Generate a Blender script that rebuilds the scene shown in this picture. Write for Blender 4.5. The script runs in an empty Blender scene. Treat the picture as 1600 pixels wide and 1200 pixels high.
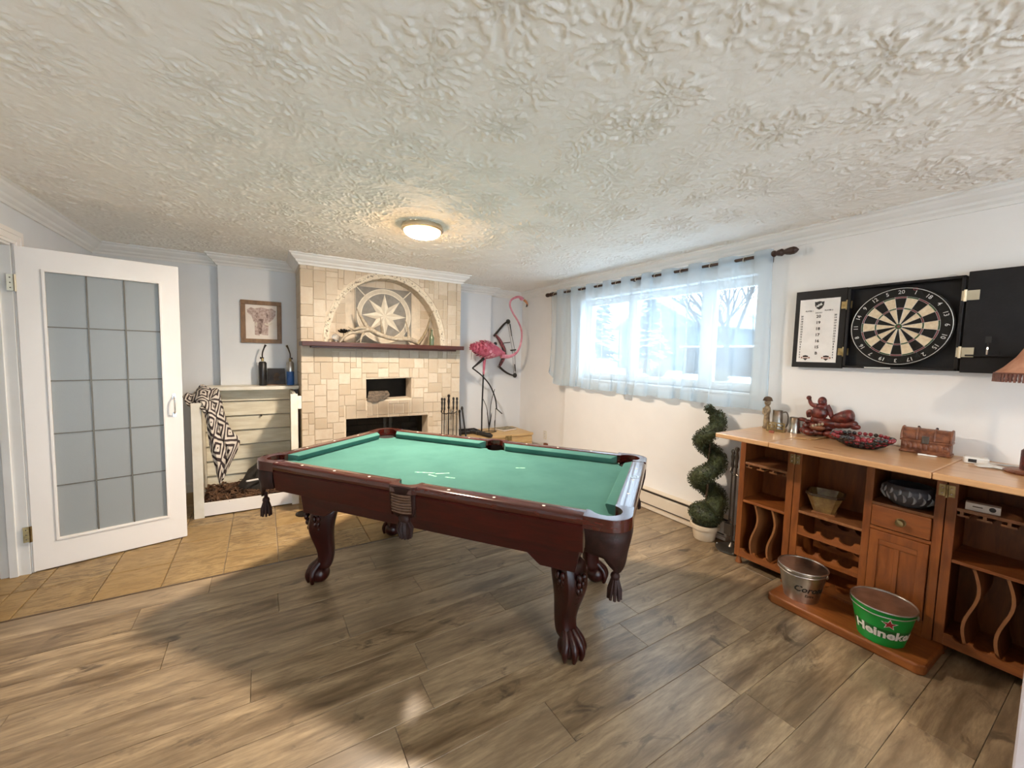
import bpy, bmesh, math, random
from mathutils import Vector, Matrix, geometry, noise
random.seed(11)
PI = math.pi
S = bpy.context.scene
COL = S.collection

# ------------------------------------------------------------------ camera
EYE = Vector((0.0, 0.0, 1.45))
ROT = Matrix(((0.8510449, 0.0175215, -0.5248004),
              (-0.5245413, 0.0741639, -0.8481486),
              (0.0240604, 0.9970921, 0.0723076)))
FPX = 628.987
cam_d = bpy.data.cameras.new('camera')
cam_d.sensor_width = 36.0
cam_d.sensor_fit = 'HORIZONTAL'
cam_d.lens = FPX / 1600.0 * 36.0
cam_d.clip_start = 0.05
cam_d.clip_end = 300
cam = bpy.data.objects.new('camera', cam_d)
cam.matrix_world = Matrix.Translation(EYE) @ ROT.to_4x4()
COL.objects.link(cam)
S.camera = cam

# ------------------------------------------------------------------ world, exposure
W = bpy.data.worlds.new('overcast_sky')
S.world = W
W.use_nodes = True
_n = W.node_tree.nodes
_bg = _n['Background']
_bg.inputs[0].default_value = (0.74, 0.86, 1.0, 1)
_bg.inputs[1].default_value = 1.5
S.view_settings.view_transform = 'Standard'
S.view_settings.look = 'None'
S.view_settings.exposure = 2.48
S.view_settings.gamma = 1.0
S.view_settings.use_curve_mapping = False
S.cycles.use_denoising = True
S.cycles.max_bounces = 10
S.cycles.diffuse_bounces = 6
S.cycles.transparent_max_bounces = 16
S.cycles.sample_clamp_indirect = 6.0
LAMP_POWER = 228.0        # radiance of the frosted ceiling lamp domes
FILL_LAMP_POWER = 95.0  # radiance of the added fill lamp
LAMP_COL = (1.0, 0.935, 0.83)

# room dimensions (metres); the camera stands at x = 0, y = 0
XL, XR, XR2, YB, YBUMP, YCH, ZC = -1.27, 3.19, 3.26, 5.03, 4.92, 4.37, 2.357
YF = -2.6
CHX0, CHX1 = 0.31, 1.975


def ray(px, py):
    return ROT @ Vector((px - 800.0, -(py - 600.0), -FPX))


def at_y(px, py, y):
    r = ray(px, py)
    return EYE + r * (y / r.y)


def at_x(px, py, x):
    r = ray(px, py)
    return EYE + r * (x / r.x)


def at_z(px, py, z):
    r = ray(px, py)
    return EYE + r * ((z - EYE.z) / r.z)


# ------------------------------------------------------------------ node helpers
def _new(name):
    m = bpy.data.materials.new(name)
    m.use_nodes = True
    nt = m.node_tree
    return m, nt, nt.nodes['Principled BSDF']


def N(nt, t, **kw):
    n = nt.nodes.new(t)
    for k, v in kw.items():
        if k == 'op':
            n.operation = v
        elif k.startswith('_'):
            setattr(n, k[1:], v)
        else:
            n.inputs[k.replace('__', ' ')].default_value = v
    return n


def L(nt, a, b):
    nt.links.new(a, b)


def math_n(nt, op, a, b=None, c=None, clamp=False):
    n = nt.nodes.new('ShaderNodeMath')
    n.operation = op
    n.use_clamp = clamp
    for i, v in enumerate((a, b, c)):
        if v is None:
            continue
        if isinstance(v, (int, float)):
            n.inputs[i].default_value = v
        else:
            nt.links.new(v, n.inputs[i])
    return n.outputs[0]


def mixc(nt, f, a, b, mode='MIX'):
    n = nt.nodes.new('ShaderNodeMix')
    n.data_type = 'RGBA'
    n.blend_type = mode
    for i, v in ((0, f), (6, a), (7, b)):
        if isinstance(v, (int, float)):
            n.inputs[i].default_value = v
        elif isinstance(v, tuple):
            n.inputs[i].default_value = (*v[:3], 1)
        else:
            nt.links.new(v, n.inputs[i])
    return n.outputs[2]


def ramp(nt, fac, stops):
    n = nt.nodes.new('ShaderNodeValToRGB')
    e = n.color_ramp.elements
    while len(e) < len(stops):
        e.new(0.5)
    for el, (p, c) in zip(e, stops):
        el.position = p
        el.color = (c, c, c, 1) if isinstance(c, (int, float)) else (*c, 1)
    nt.links.new(fac, n.inputs[0])
    return n.outputs[0]


def coords(nt, kind='Object', scale=(1, 1, 1), rot=(0, 0, 0)):
    mp = nt.nodes.new('ShaderNodeMapping')
    mp.inputs['Scale'].default_value = scale
    mp.inputs['Rotation'].default_value = rot
    if kind == 'World':
        g = nt.nodes.new('ShaderNodeNewGeometry')
        nt.links.new(g.outputs['Position'], mp.inputs[0])
    else:
        g = nt.nodes.new('ShaderNodeTexCoord')
        nt.links.new(g.outputs[kind], mp.inputs[0])
    return mp.outputs[0]


def noise_t(nt, vec, scale, detail=4, rough=0.55, dist=0.0):
    n = nt.nodes.new('ShaderNodeTexNoise')
    n.inputs['Scale'].default_value = scale
    n.inputs['Detail'].default_value = detail
    n.inputs['Roughness'].default_value = rough
    n.inputs['Distortion'].default_value = dist
    nt.links.new(vec, n.inputs['Vector'])
    return n.outputs['Fac']


def bump(nt, bsdf, h, strength=0.3, dist=0.01):
    b = nt.nodes.new('ShaderNodeBump')
    b.inputs['Strength'].default_value = strength
    b.inputs['Distance'].default_value = dist
    nt.links.new(h, b.inputs['Height'])
    nt.links.new(b.outputs[0], bsdf.inputs['Normal'])


def mat(name, c1, rough=0.5, metal=0.0, c2=None, scale=8.0, kind='World', bmp=0.0, bscale=60.0, emit=None, coat=0.0, spec=0.5, stretch=(1, 1, 1), detail=4, lohi=(0.35, 0.65)):
    m, nt, b = _new(name)
    b.inputs['Roughness'].default_value = rough
    b.inputs['Metallic'].default_value = metal
    b.inputs['Coat Weight'].default_value = coat
    b.inputs['Specular IOR Level'].default_value = spec
    b.inputs['Base Color'].default_value = (*c1, 1)
    v = coords(nt, kind, stretch)
    c2 = c2 or tuple(min(1, x * 0.86) for x in c1)
    f = ramp(nt, noise_t(nt, v, scale, detail), [(lohi[0], 0.0), (lohi[1], 1.0)])
    L(nt, mixc(nt, f, c1, c2), b.inputs['Base Color'])
    if bmp:
        bump(nt, b, noise_t(nt, coords(nt, kind), bscale, 3), bmp, 0.004)
    if emit:
        b.inputs['Emission Color'].default_value = (*emit[0], 1)
        b.inputs['Emission Strength'].default_value = emit[1]
    return m


def wood(name, c1, c2, stretch, scale=6.0, rough=0.4, coat=0.0, kind='Object', bmp=0.12, spec=0.5):
    m, nt, b = _new(name)
    b.inputs['Specular IOR Level'].default_value = spec
    v = coords(nt, kind, stretch)
    a = noise_t(nt, v, scale, 6, 0.6, 0.6)
    f = ramp(nt, a, [(0.3, 0.0), (0.7, 1.0)])
    fine = noise_t(nt, v, scale * 7, 3, 0.6)
    c = mixc(nt, f, c1, c2)
    c = mixc(nt, math_n(nt, 'MULTIPLY', fine, 0.35), c, tuple(x * 0.55 for x in c2))
    L(nt, c, b.inputs['Base Color'])
    b.inputs['Roughness'].default_value = rough
    b.inputs['Coat Weight'].default_value = coat
    b.inputs['Coat Roughness'].default_value = 0.12
    if bmp:
        bump(nt, b, fine, bmp, 0.003)
    return m


M = {}


def make_materials():
    M['wall'] = mat('wall_paint', (0.80, 0.785, 0.765), 0.75, c2=(0.77, 0.755, 0.735), scale=3, bmp=0.06, bscale=220)
    M['wall_blue'] = mat('wall_paint_cool', (0.72, 0.73, 0.74), 0.75, c2=(0.69, 0.705, 0.715), scale=3, bmp=0.06, bscale=220)
    M['wall_grey'] = mat('wall_paint_grey', (0.56, 0.52, 0.55), 0.8, scale=4, bmp=0.2, bscale=160)
    M['trim'] = mat('trim_white_paint', (0.80, 0.79, 0.765), 0.4, c2=(0.76, 0.75, 0.72), scale=5)
    M['door_white'] = mat('door_white_paint', (0.84, 0.80, 0.76), 0.38, c2=(0.82, 0.78, 0.735), scale=4)
    M['cream_paint'] = mat('cream_paint_worn', (0.80, 0.76, 0.66), 0.6, c2=(0.70, 0.65, 0.53), scale=9, detail=8, lohi=(0.42, 0.72))
    M['board_cream'] = mat('cream_board_paint', (0.74, 0.69, 0.55), 0.65, c2=(0.62, 0.56, 0.42), scale=6, stretch=(1, 6, 6), detail=8)
    M['grout'] = mat('grout_beige', (0.66, 0.56, 0.43), 0.9, scale=20)
    M['stone_frame'] = mat('stone_light', (0.66, 0.58, 0.45), 0.7, c2=(0.56, 0.48, 0.36), scale=25)
    M['stone_dark'] = mat('stone_dark_grey', (0.17, 0.155, 0.13), 0.65, c2=(0.23, 0.21, 0.18), scale=18)
    M['stone_star_a'] = mat('stone_star_light', (0.70, 0.63, 0.50), 0.6, scale=25)
    M['star_tone_b'] = mat('star_tone_tan', (0.55, 0.48, 0.37), 0.6, scale=25)
    M['pebble'] = mat('mosaic_pebble', (0.62, 0.55, 0.43), 0.7, c2=(0.20, 0.16, 0.12), scale=38, lohi=(0.48, 0.6))
    M['soot'] = mat('sooty_black', (0.018, 0.015, 0.012), 0.9, c2=(0.035, 0.028, 0.02), scale=6)
    M['soot_metal'] = mat('sooty_metal_grey', (0.05, 0.05, 0.045), 0.6, 0.3)
    M['ash'] = mat('ash_brown', (0.16, 0.12, 0.085), 0.9, c2=(0.05, 0.04, 0.03), scale=30, bmp=0.6, bscale=80)
    M['mantel'] = wood('mantel_red_brown_wood', (0.085, 0.022, 0.010), (0.042, 0.010, 0.006), (1, 9, 9), 5, 0.4, 0.1, spec=0.35)
    M['mahogany'] = wood('mahogany_lacquer', (0.055, 0.0045, 0.0028), (0.022, 0.002, 0.0014), (1.5, 9, 9), 5, 0.33, 0.06, bmp=0.03, spec=0.28)
    M['mahogany_leg'] = wood('mahogany_leg_lacquer', (0.036, 0.0045, 0.003), (0.015, 0.0022, 0.0018), (6, 6, 1.5), 5, 0.28, 0.12, bmp=0.03, spec=0.3)
    M['rail_wood'] = wood('mahogany_rail_gloss', (0.075, 0.009, 0.005), (0.032, 0.0035, 0.0022), (1.5, 9, 9), 5, 0.16, 0.45, bmp=0.02, spec=0.5)
    M['leather'] = mat('dark_brown_leather', (0.026, 0.008, 0.006), 0.5, c2=(0.014, 0.005, 0.004), scale=40, bmp=0.3, bscale=150, spec=0.25)
    M['leather_tan'] = mat('ribbed_brown_leather', (0.14, 0.075, 0.045), 0.42, c2=(0.08, 0.04, 0.025), scale=30, bmp=0.2, bscale=150)
    M['black_hole'] = mat('pocket_dark', (0.012, 0.008, 0.007), 0.8)
    M['felt'] = mat('green_felt', (0.056, 0.160, 0.135), 0.95, c2=(0.070, 0.190, 0.16), scale=5, bmp=0.15, bscale=500, detail=8, spec=0.15)
    M['cushion'] = M['felt']
    M['pearl'] = mat('pearl_inlay', (0.85, 0.80, 0.68), 0.3)
    M['chalk'] = mat('chalk_mark', (0.42, 0.66, 0.52), 0.95, c2=(0.16, 0.46, 0.32), scale=60, lohi=(0.4, 0.6))
    M['oak'] = wood('oak_bar', (0.33, 0.105, 0.022), (0.165, 0.045, 0.010), (5, 5, 0.9), 5, 0.42, 0.1)
    M['oak_y'] = wood('oak_bar_cross_grain', (0.35, 0.115, 0.025), (0.18, 0.05, 0.011), (6, 0.9, 6), 5, 0.42, 0.1)
    M['oak_top'] = wood('oak_bar_top', (0.70, 0.42, 0.21), (0.55, 0.29, 0.13), (7, 0.8, 7), 4, 0.30, 0.25, bmp=0.05)
    M['oak_dark'] = M['oak']
    M['oak_edge'] = wood('oak_divider', (0.34, 0.15, 0.055), (0.20, 0.075, 0.028), (6, 6, 1), 5, 0.4, 0.1)
    M['pine'] = wood('pine_wood', (0.68, 0.47, 0.22), (0.56, 0.35, 0.15), (1, 7, 7), 5, 0.5, 0.05)
    M['brass'] = mat('aged_brass', (0.42, 0.33, 0.17), 0.35, 1.0, c2=(0.25, 0.19, 0.09), scale=30)
    M['hinge'] = mat('painted_hinge_brass', (0.62, 0.56, 0.42), 0.4, 0.6)
    M['steel'] = mat('galvanised_steel', (0.66, 0.65, 0.63), 0.30, 1.0, c2=(0.46, 0.455, 0.44), scale=14, detail=8, bmp=0.08, bscale=25)
    M['pewter'] = mat('pewter', (0.55, 0.53, 0.49), 0.3, 1.0, c2=(0.36, 0.34, 0.31), scale=20)
    M['nickel'] = mat('brushed_nickel', (0.72, 0.66, 0.56), 0.28, 1.0)
    M['chrome'] = mat('chrome', (0.8, 0.79, 0.77), 0.15, 1.0)
    M['iron'] = mat('black_iron', (0.009, 0.007, 0.006), 0.45, 0.3, bmp=0.1)
    M['iron_grey'] = mat('antiqued_iron', (0.12, 0.105, 0.09), 0.35, 0.8)
    M['black_paint'] = mat('black_satin_paint', (0.0065, 0.0065, 0.0085), 0.5, c2=(0.010, 0.010, 0.012), scale=12, bmp=0.15, bscale=90, spec=0.3)
    M['black_panel'] = mat('black_cabinet_panel', (0.008, 0.0085, 0.011), 0.55, c2=(0.012, 0.0125, 0.015), scale=8, spec=0.3)
    M['scoreboard'] = mat('whiteboard', (0.80, 0.77, 0.74), 0.4)
    M['ink'] = mat('ink_black', (0.02, 0.02, 0.02), 0.6)
    M['ink_red'] = mat('ink_rust', (0.30, 0.09, 0.05), 0.6)
    M['sisal_cream'] = mat('sisal_cream', (0.74, 0.62, 0.44), 0.85, c2=(0.62, 0.49, 0.33), scale=60, bmp=0.3, bscale=300)
    M['sisal_black'] = mat('sisal_black', (0.006, 0.0055, 0.005), 0.9, bmp=0.3, bscale=300)
    M['sisal_red'] = mat('sisal_red', (0.19, 0.045, 0.05), 0.8)
    M['sisal_green'] = mat('sisal_green', (0.035, 0.075, 0.02), 0.8)
    M['wire'] = mat('wire_silver', (0.72, 0.72, 0.70), 0.35, 0.5)
    M['white_print'] = mat('white_print', (0.85, 0.84, 0.80), 0.6)
    M['pink'] = mat('pink_painted_metal', (0.56, 0.15, 0.21), 0.5, c2=(0.40, 0.07, 0.12), scale=14, kind='Object')
    M['pink_light'] = mat('pink_feather_light', (0.70, 0.32, 0.38), 0.5, c2=(0.50, 0.15, 0.21), scale=12)
    M['pink_dark'] = mat('pink_feather_dark', (0.40, 0.06, 0.10), 0.5, c2=(0.26, 0.035, 0.06), scale=12)
    M['beak'] = mat('beak_orange', (0.62, 0.26, 0.11), 0.5)
    M['green_can'] = mat('green_enamel', (0.005, 0.30, 0.045), 0.3, c2=(0.004, 0.25, 0.035), scale=5)
    M['green_band'] = mat('green_enamel_dark_band', (0.003, 0.12, 0.02), 0.3)
    M['red_star'] = mat('red_star', (0.42, 0.02, 0.03), 0.4)
    M['leaf'] = mat('boxwood_leaf', (0.060, 0.075, 0.026), 0.6, c2=(0.020, 0.027, 0.009), scale=25, lohi=(0.4, 0.6))
    M['leaf_core'] = M['leaf']
    M['bark'] = mat('bark_brown', (0.13, 0.08, 0.045), 0.9, c2=(0.05, 0.03, 0.02), scale=30, bmp=0.5, bscale=60)
    M['pot'] = mat('cream_clay_pot', (0.72, 0.60, 0.44), 0.7, c2=(0.62, 0.50, 0.35), scale=12, bmp=0.1)
    M['soil'] = mat('moss_soil', (0.05, 0.04, 0.02), 0.95, bmp=0.8, bscale=100)
    M['buddha'] = mat('red_carved_wood', (0.155, 0.020, 0.010), 0.36, c2=(0.05, 0.007, 0.005), scale=30, kind='World', coat=0.15, bmp=0.9, bscale=70, lohi=(0.4, 0.6))
    M['carved'] = mat('carved_brown_wood', (0.24, 0.085, 0.035), 0.42, c2=(0.10, 0.03, 0.015), scale=35, bmp=0.9, bscale=70, coat=0.1)
    M['bone'] = mat('antler_bone', (0.40, 0.34, 0.25), 0.55, c2=(0.25, 0.20, 0.14), scale=10, stretch=(4, 4, 4), bmp=0.2)
    M['drift'] = mat('driftwood', (0.33, 0.26, 0.16), 0.75, c2=(0.16, 0.12, 0.07), scale=14, stretch=(3, 3, 1), bmp=0.4)
    M['glass_green'] = mat('green_glass_bottle', (0.09, 0.12, 0.06), 0.15, coat=0.5)
    M['bead_red'] = mat('red_glass_bead', (0.24, 0.012, 0.022), 0.1, coat=0.6)
    M['bead_black'] = mat('black_glass_bead', (0.012, 0.01, 0.012), 0.1, coat=0.6)
    M['copper'] = mat('copper', (0.72, 0.34, 0.17), 0.28, 1.0, c2=(0.5, 0.2, 0.09), scale=12)
    M['blue_can'] = mat('blue_steel_can', (0.03, 0.11, 0.34), 0.35)
    M['charcoal_can'] = mat('black_steel_can', (0.014, 0.012, 0.012), 0.4)
    M['plaque'] = mat('dark_wood_plaque', (0.035, 0.024, 0.02), 0.6, c2=(0.075, 0.06, 0.05), scale=18)
    M['frame_wood'] = wood('picture_frame_wood', (0.30, 0.165, 0.07), (0.17, 0.085, 0.035), (6, 6, 2), 6, 0.5)
    M['paper'] = mat('art_paper', (0.80, 0.73, 0.66), 0.8, c2=(0.76, 0.68, 0.60), scale=9)
    M['sketch_dark'] = mat('sketch_dark', (0.16, 0.10, 0.085), 0.8, c2=(0.42, 0.31, 0.27), scale=45, lohi=(0.4, 0.6))
    M['sketch_mid'] = mat('sketch_mid', (0.40, 0.29, 0.25), 0.8, c2=(0.58, 0.46, 0.41), scale=50, lohi=(0.4, 0.6))
    M['ivory'] = mat('ivory', (0.74, 0.66, 0.55), 0.7)
    M['plastic'] = mat('white_plastic', (0.78, 0.76, 0.72), 0.4)
    M['plastic_cream'] = mat('cream_plastic', (0.74, 0.70, 0.60), 0.4)
    M['heater'] = mat('heater_enamel', (0.68, 0.60, 0.49), 0.4, c2=(0.64, 0.56, 0.45), scale=4)
    M['heater_dark'] = mat('heater_slot', (0.03, 0.024, 0.018), 0.6)
    M['rod'] = mat('dark_bronze_rod', (0.045, 0.022, 0.016), 0.4, 0.2)
    M['fur'] = mat('bark_debris', (0.17, 0.085, 0.04), 0.95, c2=(0.05, 0.025, 0.014), scale=22, bmp=0.9, bscale=60)
    M['dark_bag'] = mat('dark_canvas', (0.016, 0.013, 0.010), 0.9, c2=(0.05, 0.042, 0.034), scale=12, bmp=0.4)
    M['shade'] = mat('pink_fabric_shade', (0.56, 0.29, 0.19), 0.8, c2=(0.46, 0.21, 0.13), scale=30, bmp=0.2, bscale=200)
    M['fringe'] = mat('beaded_fringe', (0.22, 0.085, 0.06), 0.5, c2=(0.12, 0.045, 0.035), scale=90)
    M['ceramic'] = mat('olive_glazed_ceramic', (0.25, 0.17, 0.06), 0.25, c2=(0.14, 0.075, 0.03), scale=24, coat=0.3)
    M['ceramic_dark'] = mat('dark_glaze', (0.035, 0.022, 0.014), 0.2, coat=0.4)
    M['drum'] = mat('slate_blue_glaze', (0.07, 0.08, 0.10), 0.3, c2=(0.05, 0.055, 0.07), scale=20, coat=0.3)
    M['drum_white'] = mat('pale_blue_relief', (0.36, 0.38, 0.42), 0.35, c2=(0.26, 0.28, 0.32), scale=20)
    M['magazine'] = mat('magazine_cover', (0.13, 0.11, 0.06), 0.5, c2=(0.33, 0.27, 0.15), scale=28, lohi=(0.4, 0.6))
    M['camo'] = mat('pink_camouflage', (0.30, 0.085, 0.105), 0.6, c2=(0.10, 0.045, 0.045), scale=30, lohi=(0.45, 0.55))
    M['figurine'] = mat('tan_carved_wood', (0.36, 0.27, 0.16), 0.6, c2=(0.17, 0.12, 0.07), scale=30, bmp=0.4)
    M['snow'] = mat('snow', (0.86, 0.90, 0.95), 0.8, c2=(0.74, 0.79, 0.86), scale=0.6)
    M['siding'] = mat('grey_siding', (0.085, 0.12, 0.14), 0.8, c2=(0.07, 0.10, 0.12), scale=2)
    M['roof_snow'] = mat('snowy_roof', (0.30, 0.36, 0.40), 0.8, c2=(0.16, 0.20, 0.23), scale=1.2)
    M['window_dark'] = mat('dark_house_glass', (0.06, 0.07, 0.08), 0.2)
    M['spruce'] = mat('spruce_needles', (0.03, 0.05, 0.045), 0.9, c2=(0.55, 0.60, 0.65), scale=2.2, lohi=(0.45, 0.55))
    M['twig'] = mat('bare_branch', (0.05, 0.045, 0.045), 0.9)
    M['shrub'] = mat('dry_shrub', (0.10, 0.08, 0.05), 0.9, c2=(0.22, 0.19, 0.14), scale=5)

    # laminate planks: grain along x, every board its own shade
    m, nt, b = _new('weathered_oak_laminate')
    oi = nt.nodes.new('ShaderNodeObjectInfo')
    geo = nt.nodes.new('ShaderNodeNewGeometry')
    off = nt.nodes.new('ShaderNodeVectorMath'); off.operation = 'MULTIPLY_ADD'
    cmb = nt.nodes.new('ShaderNodeCombineXYZ')
    for i in range(3):
        L(nt, math_n(nt, 'MULTIPLY', oi.outputs['Random'], (17.0, 31.0, 11.0)[i]), cmb.inputs[i])
    L(nt, geo.outputs['Position'], off.inputs[0]); off.inputs[1].default_value = (1, 1, 1)
    L(nt, cmb.outputs[0], off.inputs[2])
    mp = nt.nodes.new('ShaderNodeMapping'); mp.inputs['Scale'].default_value = (1.1, 7.5, 7.5)
    L(nt, off.outputs[0], mp.inputs[0])
    g1 = noise_t(nt, mp.outputs[0], 1.6, 8, 0.62, 0.5)
    g2 = noise_t(nt, mp.outputs[0], 9.0, 6, 0.65, 0.3)
    mp2 = nt.nodes.new('ShaderNodeMapping'); mp2.inputs['Scale'].default_value = (2.2, 5.0, 5.0)
    L(nt, off.outputs[0], mp2.inputs[0])
    kn = noise_t(nt, mp2.outputs[0], 1.9, 5, 0.62, 0.9)
    c = mixc(nt, ramp(nt, g1, [(0.34, 0.0), (0.66, 1.0)]), (0.108, 0.068, 0.033), (0.45, 0.33, 0.195))
    c = mixc(nt, ramp(nt, g2, [(0.38, 0.0), (0.70, 0.7)]), c, (0.105, 0.064, 0.032))
    c = mixc(nt, ramp(nt, kn, [(0.58, 0.0), (0.68, 0.8)]), c, (0.045, 0.026, 0.013))
    c = mixc(nt, math_n(nt, 'MULTIPLY', oi.outputs['Random'], 0.25), c, (0.40, 0.315, 0.22))
    L(nt, c, b.inputs['Base Color'])
    b.inputs['Roughness'].default_value = 0.34
    b.inputs['Specular IOR Level'].default_value = 0.6
    bump(nt, b, g2, 0.14, 0.003)
    M['laminate'] = m

    # slate tiles
    m, nt, b = _new('ochre_slate_tile')
    oi = nt.nodes.new('ShaderNodeObjectInfo')
    v = coords(nt, 'World', (1, 1, 1))
    a = noise_t(nt, v, 3.0, 7, 0.6, 1.2)
    a2 = noise_t(nt, coords(nt, 'World', (3, 9, 3)), 2.6, 7, 0.65, 1.5)
    c = mixc(nt, ramp(nt, a, [(0.35, 0.0), (0.65, 1.0)]), (0.25, 0.16, 0.068), (0.42, 0.30, 0.15))
    c = mixc(nt, ramp(nt, a2, [(0.44, 0.0), (0.60, 0.85)]), c, (0.115, 0.074, 0.036))
    c = mixc(nt, math_n(nt, 'MULTIPLY', oi.outputs['Random'], 0.55), c, (0.36, 0.225, 0.08))
    L(nt, c, b.inputs['Base Color'])
    b.inputs['Roughness'].default_value = 0.5
    bump(nt, b, a2, 0.5, 0.006)
    M['slate'] = m

    # travertine tiles of the chimney breast, with the soot stain left between the two openings
    m, nt, b = _new('travertine_tile')
    oi = nt.nodes.new('ShaderNodeObjectInfo')
    v = coords(nt, 'World')
    a = noise_t(nt, v, 26, 6, 0.6)
    c = mixc(nt, ramp(nt, oi.outputs['Random'], [(0.0, 0.0), (1.0, 1.0)]), (0.45, 0.365, 0.26), (0.60, 0.52, 0.41))
    c = mixc(nt, ramp(nt, a, [(0.4, 0.0), (0.7, 0.45)]), c, (0.47, 0.35, 0.23))
    dn = nt.nodes.new('ShaderNodeVectorMath'); dn.operation = 'SUBTRACT'
    L(nt, v, dn.inputs[0]); dn.inputs[1].default_value = (1.16, 4.37, 0.83)
    sc = nt.nodes.new('ShaderNodeVectorMath'); sc.operation = 'MULTIPLY'
    L(nt, dn.outputs[0], sc.inputs[0]); sc.inputs[1].default_value = (1.6, 0.0, 5.0)
    ln = nt.nodes.new('ShaderNodeVectorMath'); ln.operation = 'LENGTH'
    L(nt, sc.outputs[0], ln.inputs[0])
    st = math_n(nt, 'ADD', ln.outputs['Value'], math_n(nt, 'MULTIPLY', a, 0.3))
    c = mixc(nt, ramp(nt, st, [(0.30, 0.72), (1.20, 0.0)]), c, (0.13, 0.085, 0.045))
    L(nt, c, b.inputs['Base Color'])
    b.inputs['Roughness'].default_value = 0.6
    bump(nt, b, a, 0.25, 0.004)
    M['travertine'] = m

    # ceiling plaster (its stomped relief is geometry)
    m, nt, b = _new('stomped_ceiling_plaster')
    v = coords(nt, 'World')
    L(nt, mixc(nt, ramp(nt, noise_t(nt, v, 2.2, 3), [(0.35, 0.0), (0.65, 1.0)]), (0.89, 0.85, 0.785), (0.92, 0.885, 0.825)), b.inputs['Base Color'])
    b.inputs['Roughness'].default_value = 0.85
    bump(nt, b, noise_t(nt, v, 90, 4, 0.6), 0.4, 0.003)
    M['ceiling'] = m

    # frosted door glass, sheer curtain, window glass, lamp dome
    m, nt, b = _new('frosted_glass')
    out = nt.nodes['Material Output']
    tr = nt.nodes.new('ShaderNodeBsdfTranslucent'); tr.inputs[0].default_value = (0.58, 0.62, 0.63, 1)
    b.inputs['Base Color'].default_value = (0.43, 0.455, 0.455, 1)
    b.inputs['Roughness'].default_value = 0.32
    bump(nt, b, noise_t(nt, coords(nt, 'World'), 140, 2), 0.25, 0.002)
    mx = nt.nodes.new('ShaderNodeMixShader'); mx.inputs[0].default_value = 0.35
    L(nt, b.outputs[0], mx.inputs[1]); L(nt, tr.outputs[0], mx.inputs[2]); L(nt, mx.outputs[0], out.inputs[0])
    M['frosted'] = m

    m, nt, b = _new('sheer_white_voile')
    out = nt.nodes['Material Output']
    tp = nt.nodes.new('ShaderNodeBsdfTransparent'); tp.inputs[0].default_value = (0.90, 0.955, 1, 1)
    tr = nt.nodes.new('ShaderNodeBsdfTranslucent'); tr.inputs[0].default_value = (0.68, 0.76, 0.81, 1)
    df = nt.nodes.new('ShaderNodeBsdfDiffuse'); df.inputs[0].default_value = (0.71, 0.77, 0.80, 1)
    m1 = nt.nodes.new('ShaderNodeMixShader'); m1.inputs[0].default_value = 0.5
    m2 = nt.nodes.new('ShaderNodeMixShader'); m2.inputs[0].default_value = 0.46
    L(nt, tr.outputs[0], m1.inputs[1]); L(nt, df.outputs[0], m1.inputs[2])
    L(nt, tp.outputs[0], m2.inputs[1]); L(nt, m1.outputs[0], m2.inputs[2]); L(nt, m2.outputs[0], out.inputs[0])
    M['voile'] = m

    m, nt, b = _new('clear_window_glass')
    out = nt.nodes['Material Output']
    tp = nt.nodes.new('ShaderNodeBsdfTransparent'); tp.inputs[0].default_value = (0.94, 0.97, 0.97, 1)
    gl = nt.nodes.new('ShaderNodeBsdfGlossy'); gl.inputs['Roughness'].default_value = 0.02
    mx = nt.nodes.new('ShaderNodeMixShader'); mx.inputs[0].default_value = 0.05
    L(nt, tp.outputs[0], mx.inputs[1]); L(nt, gl.outputs[0], mx.inputs[2]); L(nt, mx.outputs[0], out.inputs[0])
    M['glass'] = m

    m, nt, b = _new('clear_crystal')
    b.inputs['Base Color'].default_value = (0.95, 0.95, 0.93, 1)
    b.inputs['Transmission Weight'].default_value = 0.85
    b.inputs['Roughness'].default_value = 0.05
    M['crystal'] = m

    m, nt, b = _new('lit_frosted_dome')
    b.inputs['Base Color'].default_value = (0.9, 0.85, 0.75, 1)
    b.inputs['Emission Color'].default_value = (*LAMP_COL, 1)
    b.inputs['Emission Strength'].default_value = LAMP_POWER
    sp = nt.nodes.new('ShaderNodeSeparateXYZ')          # frosted bowl: bright over the bulbs, dimmer and warmer towards its rim
    L(nt, coords(nt, 'Object'), sp.inputs[0])
    rr_ = math_n(nt, 'SQRT', math_n(nt, 'ADD', math_n(nt, 'POWER', sp.outputs[0], 2.0), math_n(nt, 'POWER', sp.outputs[1], 2.0)))
    g_ = ramp(nt, math_n(nt, 'MULTIPLY', rr_, 1 / 0.13), [(0.0, 1.0), (0.55, 0.85), (0.85, 0.12), (1.0, 0.012)])
    mu = nt.nodes.new('ShaderNodeMath'); mu.operation = 'MULTIPLY'; mu.name = 'lamp_power'
    L(nt, g_, mu.inputs[0]); mu.inputs[1].default_value = LAMP_POWER
    L(nt, mu.outputs[0], b.inputs['Emission Strength'])
    L(nt, mixc(nt, g_, (1.0, 0.55, 0.20), LAMP_COL), b.inputs['Emission Color'])
    M['dome'] = m
    m2 = m.copy(); m2.name = 'lit_dome_fill'
    m2.node_tree.nodes['lamp_power'].inputs[1].default_value = FILL_LAMP_POWER
    M['dome_fill'] = m2

    # black and cream throw with nested diamonds (woven pattern in its own uv space)
    m, nt, b = _new('diamond_weave_throw')
    tc = nt.nodes.new('ShaderNodeTexCoord')
    sp = nt.nodes.new('ShaderNodeSeparateXYZ'); L(nt, tc.outputs['UV'], sp.inputs[0])
    fu = math_n(nt, 'ABSOLUTE', math_n(nt, 'SUBTRACT', math_n(nt, 'FRACT', sp.outputs[0]), 0.5))
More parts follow.
